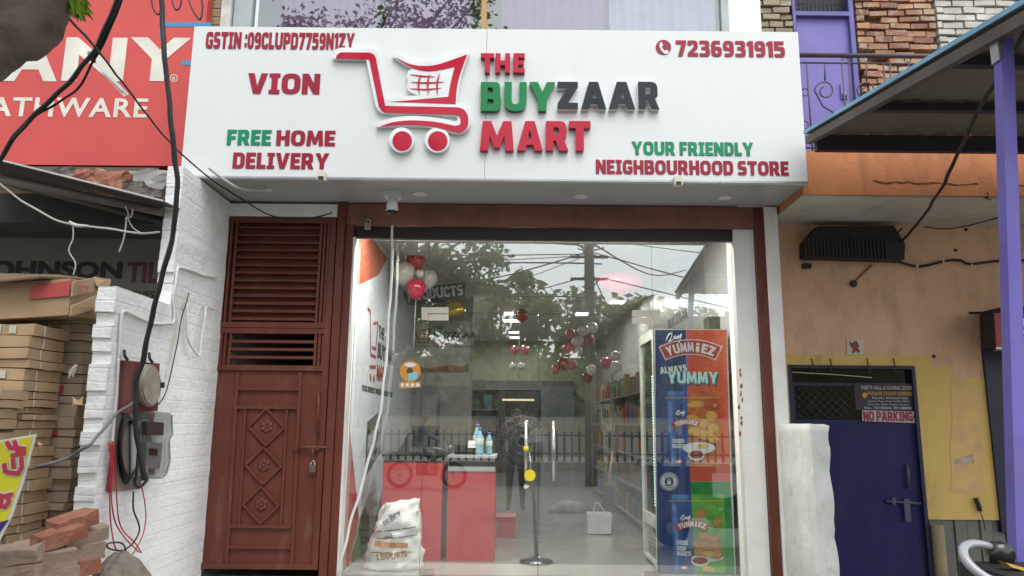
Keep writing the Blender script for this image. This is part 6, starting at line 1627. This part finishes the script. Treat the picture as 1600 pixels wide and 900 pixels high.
# ------------------------------------------------------------------ the street behind the camera, seen in the glass
leaf_dk = mat('leaf_green', (.115,.14,.06), .5, (.075,.10,.04), .8, island=.35)
lt_ = leaf_dk.node_tree; lp2 = lt_.nodes['Principled BSDF']; tl_ = lt_.nodes.new('ShaderNodeBsdfTranslucent'); tl_.inputs[0].default_value = (.26,.32,.13,1)
ms_ = lt_.nodes.new('ShaderNodeMixShader'); ms_.inputs[0].default_value = .45
lt_.links.new(lp2.outputs[0], ms_.inputs[1]); lt_.links.new(tl_.outputs[0], ms_.inputs[2]); lt_.links.new(ms_.outputs[0], lt_.nodes['Material Output'].inputs[0])
leaf_br = mat('fresh_leaf', (.22,.34,.03), .5, (.15,.26,.02), 3, island=.3)
bark = mat('bark', (.16,.125,.10), .9, (.10,.08,.065), 6, .8, 18)
bark_near = mat('near_bark', (.21,.17,.135), .95, (.12,.095,.075), 9, 1, 22, dirt=(.07,.055,.045), dscale=(3,3,12), dlo=.5, dhi=.62, damt=.6)
def leaves(b, c, rad, n, size, rng, flatn=.7):
    for _ in range(n):
        d = Vector((rng.gauss(0,1), rng.gauss(0,1), rng.gauss(0,1))); d.normalize()
        p = Vector(c)+Vector((d.x*rad[0], d.y*rad[1], d.z*rad[2]))*rng.random()**.45
        a = Vector((rng.uniform(-1,1), rng.uniform(-1,1), rng.uniform(-.9,.3))).normalized()
        s = a.orthogonal().normalized(); s.rotate(Matrix.Rotation(rng.uniform(0,6.28),3,a))
        L_ = size*rng.uniform(.6,1.3); W_ = L_*.28
        b.poly([p, p+a*L_*.5+s*W_, p+a*L_, p+a*L_*.5-s*W_])
def tree(base, h, crown_c, crown_r, clumps, n, size, lab, seed, lean=(0,0), rad=.2, grp=None):
    rng = random.Random(seed)
    t = thing('tree', lab, 'tree', base, grp)
    bs = Vector(base); top = bs+Vector((lean[0],lean[1],h))
    tb = B(); mid = (bs+top)/2+Vector((rng.uniform(-.2,.2),rng.uniform(-.2,.2),0))
    tb.tube(smooth_path([bs,mid,top],6), [rad*(1-.55*k/12) for k in range(13)], 10)
    cb = B()
    for k in range(clumps):
        d = Vector((rng.gauss(0,1), rng.gauss(0,1), rng.gauss(0,.8))).normalized()*rng.uniform(.35,1)
        c = Vector(crown_c)+Vector((d.x*crown_r[0], d.y*crown_r[1], d.z*crown_r[2]))
        tb.tube(smooth_path([top-Vector((0,0,h*.15*rng.random())), (top+c)/2+Vector((0,0,-.2)), c],4), [rad*.4*(1-.8*q/8) for q in range(9)], 6)
        r_ = min(crown_r)*rng.uniform(.28,.5)
        leaves(cb, c, (r_*1.2,r_*1.2,r_), n, size, rng)
    part(tb, 'trunk', bark, t); part(cb, 'crown', leaf_dk, t)
    return t
# near tree whose limb crosses the top left corner of the picture and whose crown hangs over the pavement
ntree = thing('tree', 'pavement tree whose thick grey brown limb crosses the top left corner', 'tree', (-3.4,-4.4,0))
tb = B()
lp_ = smooth_path([Vector((-3.5,-4.3,0)), Vector((-3.35,-4.3,.9)), Vector((-3.0,-4.25,1.8)), Vector((-2.5,-4.2,2.45)), at(-330,140,-4.2), at(-200,100,-4.2), at(-100,78,-4.2), at(-30,52,-4.2), at(22,12,-4.2), at(46,-45,-4.2), at(52,-125,-4.2), at(70,-300,-4.25)], 8)
tb.tube(lp_, [.24-.135*k/(len(lp_)-1)*(1.15 if k < 60 else 1) for k in range(len(lp_))], 20)
lc = at(70,-300,-4.25)
rng = random.Random(5); cb = B()
for k in range(58):
    c = Vector((rng.uniform(-1.9,-.6), rng.uniform(-4.6,-4.1), rng.uniform(3.2,3.75))) if k >= 46 else Vector((rng.uniform(-2.6,-.95), rng.uniform(-4.9,-3.9), rng.uniform(3.3,4.7))) if k < 26 else Vector((rng.uniform(-2.7,-.25), rng.uniform(-5.2,-3.9), rng.uniform(3.7,5.0)))
    tb.tube(smooth_path([lc+Vector((0,0,rng.uniform(-.1,.3))), (lc+c)/2+Vector((0,0,.15)), c],4), [.04*(1-.8*q/8)+.006 for q in range(9)], 6)
    leaves(cb, c, (.34,.34,.26), 170, .115, rng)
tb.wob(.03, 5); tb.wob(.012, 16)
part(tb, 'trunk', bark_near, ntree); part(cb, 'crown', leaf_dk, ntree)
cb = B(); rng = random.Random(9)
for k in range(40):
    o = at(rng.uniform(104,118), rng.uniform(-30,6), -4.15)
    e = at(rng.uniform(112,150), rng.uniform(4,36), -4.15+rng.uniform(-.05,.05))
    d = (e-o); s = d.cross(Vector((rng.uniform(-.4,.4),1,0))).normalized()*.011
    cb.poly([o, o+d*.45+s, e, o+d*.5-s])
part(cb, 'leaf_sprig', leaf_br, ntree, 'bright yellow green leaf sprig')
# trees across the road
tree((-.3,-17.6,0), 3.4, (-.2,-17.6,5.1), (2.6,1.8,1.3), 22, 110, .34, 'tall roadside tree across the street mirrored in the door glass', 11, grp='trees across the street')
tree((3.4,-22.5,0), 3.6, (3.5,-22.5,5.4), (2.8,2,1.6), 22, 100, .4, 'leafy tree beyond the median mirrored left of the pole', 12, grp='trees across the street')
tree((-5.5,-21.5,0), 3.8, (-5.4,-21.5,5.4), (2.6,2,1.8), 22, 100, .4, 'leafy tree beyond the median mirrored in the left pane', 13, grp='trees across the street')
tree((-2.2,-31,0), 3.4, (-2.2,-31,4.6), (3.2,2,1.8), 20, 100, .5, 'distant tree by the far building mirrored in the doors', 14, grp='trees across the street')
tree((7.8,-30,0), 4.2, (7.8,-30,6), (3,2,2.2), 20, 100, .5, 'distant tree behind the pole mirrored at the right', 15, grp='trees across the street')
# tall tree standing in front of the shop on the pavement edge: reflected in the upper window
tree((-6.2,-8.6,0), 6.2, (-2.9,-8.0,9.6), (3.2,1.3,1.5), 15, 190, .13, 'tall spreading tree at the road edge mirrored in the upper window', 21, lean=(1.6,.3), rad=.2, grp='trees across the street')
# pole with wires
pole = thing('utility_pole', 'concrete electricity pole at the far kerb with many wires', 'utility pole', (2.05,-12.6,0))
conc_p = mat('pole_concrete', (.16,.155,.15), .8)
part(B().tube([(2.05,-12.6,0),(2.05,-12.6,9.6)], [.16,.11], 10), 'shaft', conc_p, pole)
ca = B()
for z in (5.3,5.9,6.6): ca.box(1.55,2.55,-12.66,-12.6,z,z+.07)
part(ca, 'crossarms', dark_metal, pole)
part(B().box(1.85,2.25,-12.85,-12.6,4.6,5.0).bevel(.02), 'junction_box', galv, pole)
rng = random.Random(3)
for k in range(20):
    s = Vector((2.05+rng.uniform(-.4,.4), -12.55, rng.uniform(4.7,6.9)))
    if k % 2: e = Vector((rng.choice([-16,-12,14,18]), -12.6+rng.uniform(-2,3), rng.uniform(4.8,8.5)))
    else: e = Vector((rng.uniform(-9,9), rng.choice([-1.2,-26]), rng.uniform(5.4,8.5)))
    if -2.4 < e.x < 2.4 and e.y > -2: e.x = 3.2 if e.x > 0 else -3.2
    m_ = (s+e)/2-Vector((0,0,rng.uniform(.15,.9)))
    cable([s,m_,e], rng.choice([.012,.016,.022]), 'overhead_wire', black_rub, 'black overhead wire strung from the concrete pole across the street', 'wire', 'overhead wires from the pole', n=8, seg=5)
# median fence: dark pickets with yellow tips
fe = thing('median_fence', 'dark picket fence with yellow tips on the road median', 'fence', (0,-19.4,.28))
f1, f2 = B(), B()
x = -14
while x < 14:
    f1.box(x-.035,x+.035,-19.43,-19.37,.28,1.28)
    f2.prism([(x-.036,-19.431,1.282),(x+.036,-19.431,1.282),(x+.036,-19.431,1.5),(x,-19.431,1.6),(x-.036,-19.431,1.5)], (0,.062,0)); x += .26
f1.box(-14,14,-19.42,-19.38,.5,.56).box(-14,14,-19.42,-19.38,1.12,1.18)
part(f1, 'pickets', dark_metal, fe); part(f2, 'tips', mat('fence_yellow', (.6,.42,.06), .5), fe)
# far buildings
def far_building(x0, x1, y, h, m, lab, lit):
    t = thing('far_building', lab, 'building', ((x0+x1)/2, y, 0), 'buildings across the street')
    part(B().box(x0,x1,y-8,y,0,h), 'wall', m, t)
    n = int((x1-x0)/3)
    for k in range(n):
        xa = x0+.4+k*(x1-x0-.4)/n
        part(B().box(xa,xa+2.2,y,y+.05,0,2.6), 'shutter', dark_metal, t)
        part(B().box(xa,xa+2.2,y,y+.2,2.75,3.4), 'shop_sign', lit[k % len(lit)], t)
        for z in (4.2,):
            if z+1.5 < h: part(B().box(xa+.4,xa+1.7,y,y+.04,z,z+1.3), 'window', MATS['dark_green_glass'], t)
fsg = [mat('far_sign_red', (.4,.05,.04), .5), mat('far_sign_blue', (.05,.15,.4), .5), mat('far_sign_white', (.6,.6,.58), .5), mat('far_sign_yellow', (.5,.38,.05), .5)]
far_building(-22,-8,-34,6.5,mat('far_wall_cream', (.38,.34,.26), .85),'low cream shop row far across the street on the left of the mirror view',fsg)
far_building(-7.6,5,-35,5.2,mat('far_wall_grey', (.25,.25,.24), .85),'low grey shop row far across the street in the middle',fsg[::-1])
far_building(5.6,20,-34,7.5,mat('far_wall_brown', (.30,.23,.18), .85),'brownish two storey building far across the street',fsg[1:])

bwl = thing('boundary_wall', 'long pale boundary wall beyond the median across the street', 'wall', (0,-30.4,0))
part(B().box(-26,26,-30.5,-30.3,0,1.75), 'masonry', mat('pale_boundary', (.52,.49,.42), .85, (.42,.39,.33), 1.5, dirt=(.28,.25,.2), damt=.5), bwl)
part(B().box(-26,26,-30.55,-30.25,1.752,1.86), 'coping', mat('pale_coping', (.40,.38,.34), .85), bwl)
for k, x in enumerate((-11,-6.5,-2.4,1.6,5.6,10.5)):
    tree((x,-32.2,0), 2.2, (x+.2,-32.0,3.6), (2.5,1.2,1.5), 16, 130, .42, ['low dense tree over the far boundary wall, leftmost of the row','low dense tree over the far boundary wall, second from the left','low dense tree over the far boundary wall, third from the left','low dense tree over the far boundary wall, third from the right','low dense tree over the far boundary wall, second from the right','low dense tree over the far boundary wall, rightmost of the row'][k], 60+k, rad=.14, grp='low trees over the far boundary wall')
# ---- people: bodies grown with a skin along a jointed skeleton
def body(name, joints, edges, mtl, parent, sub=2):
    me = bpy.data.meshes.new(name)
    names = list(joints); idx = {n: i for i, n in enumerate(names)}
    org = WL[parent.name]
    me.from_pydata([Vector(joints[n][0])-org for n in names], [(idx[a], idx[b_]) for a, b_ in edges], [])
    o = bpy.data.objects.new(name, me); C.objects.link(o)
    md = o.modifiers.new('skin', 'SKIN'); md.use_smooth_shade = True
    for i, n in enumerate(names):
        r_ = joints[n][1]; me.skin_vertices[0].data[i].radius = (r_, r_)
    me.skin_vertices[0].data[0].use_root = True
    sb_ = o.modifiers.new('sub', 'SUBSURF'); sb_.levels = sub; sb_.render_levels = sub
    dg = bpy.context.evaluated_depsgraph_get(); dg.update()
    m2 = bpy.data.meshes.new_from_object(o.evaluated_get(dg))
    o.modifiers.clear(); o.data = m2; m2.materials.clear(); m2.materials.append(mtl)
    o.parent = parent; WL[o.name] = org.copy()
    return o
skin = mat('skin', (.30,.16,.095), .55); shirt_dk = mat('dark_shirt', (.02,.022,.028), .8); jeans = mat('dark_trousers', (.03,.035,.05), .8); hairm = mat('black_hair', (.008,.007,.007), .6); shirt_gr = mat('grey_green_shirt', (.22,.26,.24), .8)
def hand(b, c, d, up, s=1):
    c, d, up = Vector(c), Vector(d).normalized(), Vector(up).normalized(); side = d.cross(up)
    b.obox(c+d*.04*s, d*.042*s, side*.038*s, up*.013*s)
    for k in range(4):
        o = c+d*.082*s+side*(-.03+.02*k)*s; L_ = (.066,.075,.07,.055)[k]*s
        b.tube([o-d*.01, o+d*L_*.5, o+d*L_*.8-up*L_*.25, o+d*L_*.7-up*L_*.5], .0085*s, 6)
    o = c+side*.036*s+d*.02*s
    b.tube([o-side*.01, o+side*.025*s+d*.02*s, o+side*.022*s+d*.055*s], .0095*s, 6)
def head(parent, c, s, fwd, hair_len=.0):
    """head with brow, nose, mouth, ears; fwd is +1 facing +y"""
    c = Vector(c); f = fwd
    b = B(); b.ball(c, .1*s, (.78,.95,1.15), 18)
    for v in b.bm.verts:
        if v.co.z < c.z-.03*s: v.co.x = c.x+(v.co.x-c.x)*.82
    b.ball(c+Vector((0,f*.098*s,-.012*s)), .018*s, (.7,1,1.2), 8)
    for e in (-1,1): b.ball(c+Vector((e*.08*s,0,-.005*s)), .022*s, (.4,.8,1.2), 8)
    part(b, 'face', skin, parent)
    e_ = B()
    for e in (-1,1): e_.ball(c+Vector((e*.032*s,f*.088*s,.015*s)), .011*s, (1.2,.6,.7), 8)
    part(e_, 'eyes', hairm, parent)
    part(B().ball(c+Vector((0,f*.086*s,-.052*s)), .022*s, (1.1,.35,.3), 8), 'mouth', mat('lips', (.22,.08,.06), .5), parent)
    h = B(); h.ball(c+Vector((0,-f*.018*s,.028*s)), .108*s, (.82,.92,1.02), 16, .006)
    bmesh.ops.delete(h.bm, geom=[v for v in h.bm.verts if (v.co-c).y*f > .05*s and v.co.z < c.z+.05*s or v.co.z < c.z-.06*s], context='VERTS')
    part(h, 'hair', hairm, parent)
# photographer just behind the camera
ph_ = thing('person', 'person in dark clothes holding up a phone, mirrored in the glass doors', 'person', (.10,-6.72,.06))
px_, py_ = .10, -6.72
J = {'pelvis':((px_,py_,.98),.15),'waist':((px_,py_,1.10),.135),'chest':((px_,py_,1.32),.165),'neckb':((px_,py_,1.47),.075),'neck':((px_,py_+.01,1.54),.055),
     'lsh':((px_-.19,py_,1.43),.062),'lel':((px_-.25,py_+.08,1.18),.048),'lwr':((px_-.16,py_+.30,1.40),.034),
     'rsh':((px_+.19,py_,1.43),.062),'rel':((px_+.25,py_+.08,1.18),.048),'rwr':((px_-.03,py_+.30,1.40),.034),
     'lhip':((px_-.10,py_,.93),.095),'lkn':((px_-.11,py_+.02,.52),.066),'lan':((px_-.12,py_-.02,.14),.045),'lto':((px_-.13,py_+.14,.09),.035),
     'rhip':((px_+.10,py_,.93),.095),'rkn':((px_+.11,py_+.02,.52),.066),'ran':((px_+.12,py_-.02,.14),.045),'rto':((px_+.13,py_+.14,.09),.035)}
Ed = [('pelvis','waist'),('waist','chest'),('chest','neckb'),('neckb','neck'),('chest','lsh'),('lsh','lel'),('lel','lwr'),('chest','rsh'),('rsh','rel'),('rel','rwr'),('pelvis','lhip'),('lhip','lkn'),('lkn','lan'),('lan','lto'),('pelvis','rhip'),('rhip','rkn'),('rkn','ran'),('ran','rto')]
body('body', J, Ed, shirt_dk, ph_)
head(ph_, (px_,py_+.02,1.66), 1.05, 1)
hb_ = B(); hand(hb_, (px_-.16,py_+.29,1.41), (.25,.25,.9), (0,-1,.2)); hand(hb_, (px_-.03,py_+.29,1.41), (-.25,.25,.9), (0,-1,.2))
part(hb_, 'hands', skin, ph_)
phn = thing('phone', 'dark phone held up by the person in dark clothes', 'phone', (-.0,-6.36,1.47))
part(B().box(-.075,.075,-6.375,-6.365,1.49,1.565).bevel(.004), 'phone_body', black_top, phn)
# motorcycle with rider passing on the road
mc = thing('motorcycle', 'dark motorcycle passing on the road, mirrored above the left counter', 'motorcycle', (-2.0,-12.1,0))
mx0, my0 = -2.0, -11.6
for x in (mx0-.65, mx0+.65):
    wl_ = part(B().tube([(x+.275*math.cos(2*PI*q/32), my0, .315+.275*math.sin(2*PI*q/32)) for q in range(33)], .042, 8, cap=False), 'wheel', black_rub, mc)
    rim_ = B().tube([(x+.225*math.cos(2*PI*q/32), my0, .315+.225*math.sin(2*PI*q/32)) for q in range(33)], .014, 6, cap=False).lathe([(.03,-.06),(.05,0),(.03,.06)], (x,my0,.315), (0,1,0), 14)
    for q in range(12): rim_.tube([(x,my0,.315),(x+.225*math.cos(2*PI*q/12),my0,.315+.225*math.sin(2*PI*q/12))], .004, 4)
    part(rim_, 'rim', galv, wl_)
part(B().box(mx0-.25,mx0+.25,my0-.12,my0+.12,.3,.62).bevel(.06,2), 'engine', dark_metal, mc)
part(B().ball((mx0+.15,my0,.83), .2, (1.5,.7,.7), 16), 'tank', mat('bike_paint', (.03,.03,.035), .25, coat=.6), mc)
part(B().box(mx0-.75,mx0-.05,my0-.13,my0+.13,.76,.85).bevel(.03,2), 'seat', black_rub, mc)
part(B().tube([(mx0+.65,my0,.32),(mx0+.42,my0,1.02)], .03, 8).tube([(mx0+.38,my0-.33,1.06),(mx0+.44,my0,1.04),(mx0+.38,my0+.33,1.06)], .016, 8), 'fork', galv, mc)
part(B().lathe([(.03,-.06),(.085,-.02),(.09,.03)], (mx0+.55,my0,.92), (1,0,0), 16), 'headlight', steel, mc)
rd = thing('person', 'person in a grey shirt riding the motorcycle, mirrored in the left pane', 'person', (mx0-.2,my0,.86))
rx = mx0-.25
J = {'pelvis':((rx,my0,.94),.14),'waist':((rx+.02,my0,1.10),.13),'chest':((rx+.10,my0,1.33),.155),'neckb':((rx+.13,my0,1.48),.07),'neck':((rx+.15,my0,1.55),.055),
     'lsh':((rx+.11,my0+.18,1.43),.06),'lel':((rx+.33,my0+.27,1.22),.046),'lwr':((rx+.60,my0+.30,1.10),.034),
     'rsh':((rx+.11,my0-.18,1.43),.06),'rel':((rx+.33,my0-.27,1.22),.046),'rwr':((rx+.60,my0-.30,1.10),.034),
     'lhip':((rx+.05,my0+.13,.92),.09),'lkn':((rx+.45,my0+.2,.80),.065),'lan':((rx+.30,my0+.2,.42),.045),'lto':((rx+.44,my0+.2,.36),.035),
     'rhip':((rx+.05,my0-.13,.92),.09),'rkn':((rx+.45,my0-.2,.80),.065),'ran':((rx+.30,my0-.2,.42),.045),'rto':((rx+.44,my0-.2,.36),.035)}
body('body', J, Ed, shirt_gr, rd)
head(rd, (rx+.17,my0,1.67), 1.05, 1)
hb_ = B(); hand(hb_, (rx+.58,my0+.30,1.10), (1,0,-.2), (0,0,1), .9); hand(hb_, (rx+.58,my0-.30,1.10), (1,0,-.2), (0,0,1), .9)
part(hb_, 'hands', skin, rd)

# ------------------------------------------------------------------ black cables across the red sign at the upper left
cable([at(200,-60,-2.4), at(182,5,-2.3), at(160,55,-2.2), at(142,88,-2.1), at(110,128,-2.0), at(70,165,-1.9), at(30,205,-1.8), at(12,230,-1.75), at(-10,262,-1.7)], .016, 'cable', black_rub, 'pair of black cables sagging across the red sign to the lower left', 'cable')
cable([at(205,-60,-2.38), at(188,5,-2.28), at(165,60,-2.18), at(148,92,-2.08), at(125,135,-1.98), at(95,158,-1.9), at(55,182,-1.86), at(20,218,-1.8)], .008, 'cable', black_rub, 'thinner black cable running beside the pair across the red sign', 'cable')
solo(B().tube([at(139,82,-2.05), at(144,90,-2.05), at(147,97,-2.05)], [.012,.02,.012], 8), 'clamp', mat('old_clamp', (.2,.19,.13), .6), 'small clamp tying the black cables on the red sign', 'clamp')
b = B()
for k, (a, c) in enumerate((((148,98),(192,142)),((150,97),(200,148)),((160,112),(196,150)))):
    b.bar(at(*a,-1.9+.004*k), at(*c,-1.9+.004*k), .010+.004*k, .002)
solo(b, 'torn_tape', white_pl, 'torn strip of white tape across the letter N of the red sign', 'tape')
for k, (pts, lab) in enumerate((([(235,-15),(238,10),(246,22),(251,15),(254,-15)], 'thin wire loop left of the thick cable at the top'),([(266,-15),(272,12),(279,14),(284,0),(286,-15)], 'thin wire loop just right of the thick cable at the top'),([(292,-15),(298,8),(306,24),(314,31),(317,10),(313,-15)], 'longest thin wire loop hanging over the red sign edge'))):
    cable([at(*p, -1.5) for p in pts], .0065, 'wire_loop', black_rub, lab, 'wire', 'wire loops at the top left')
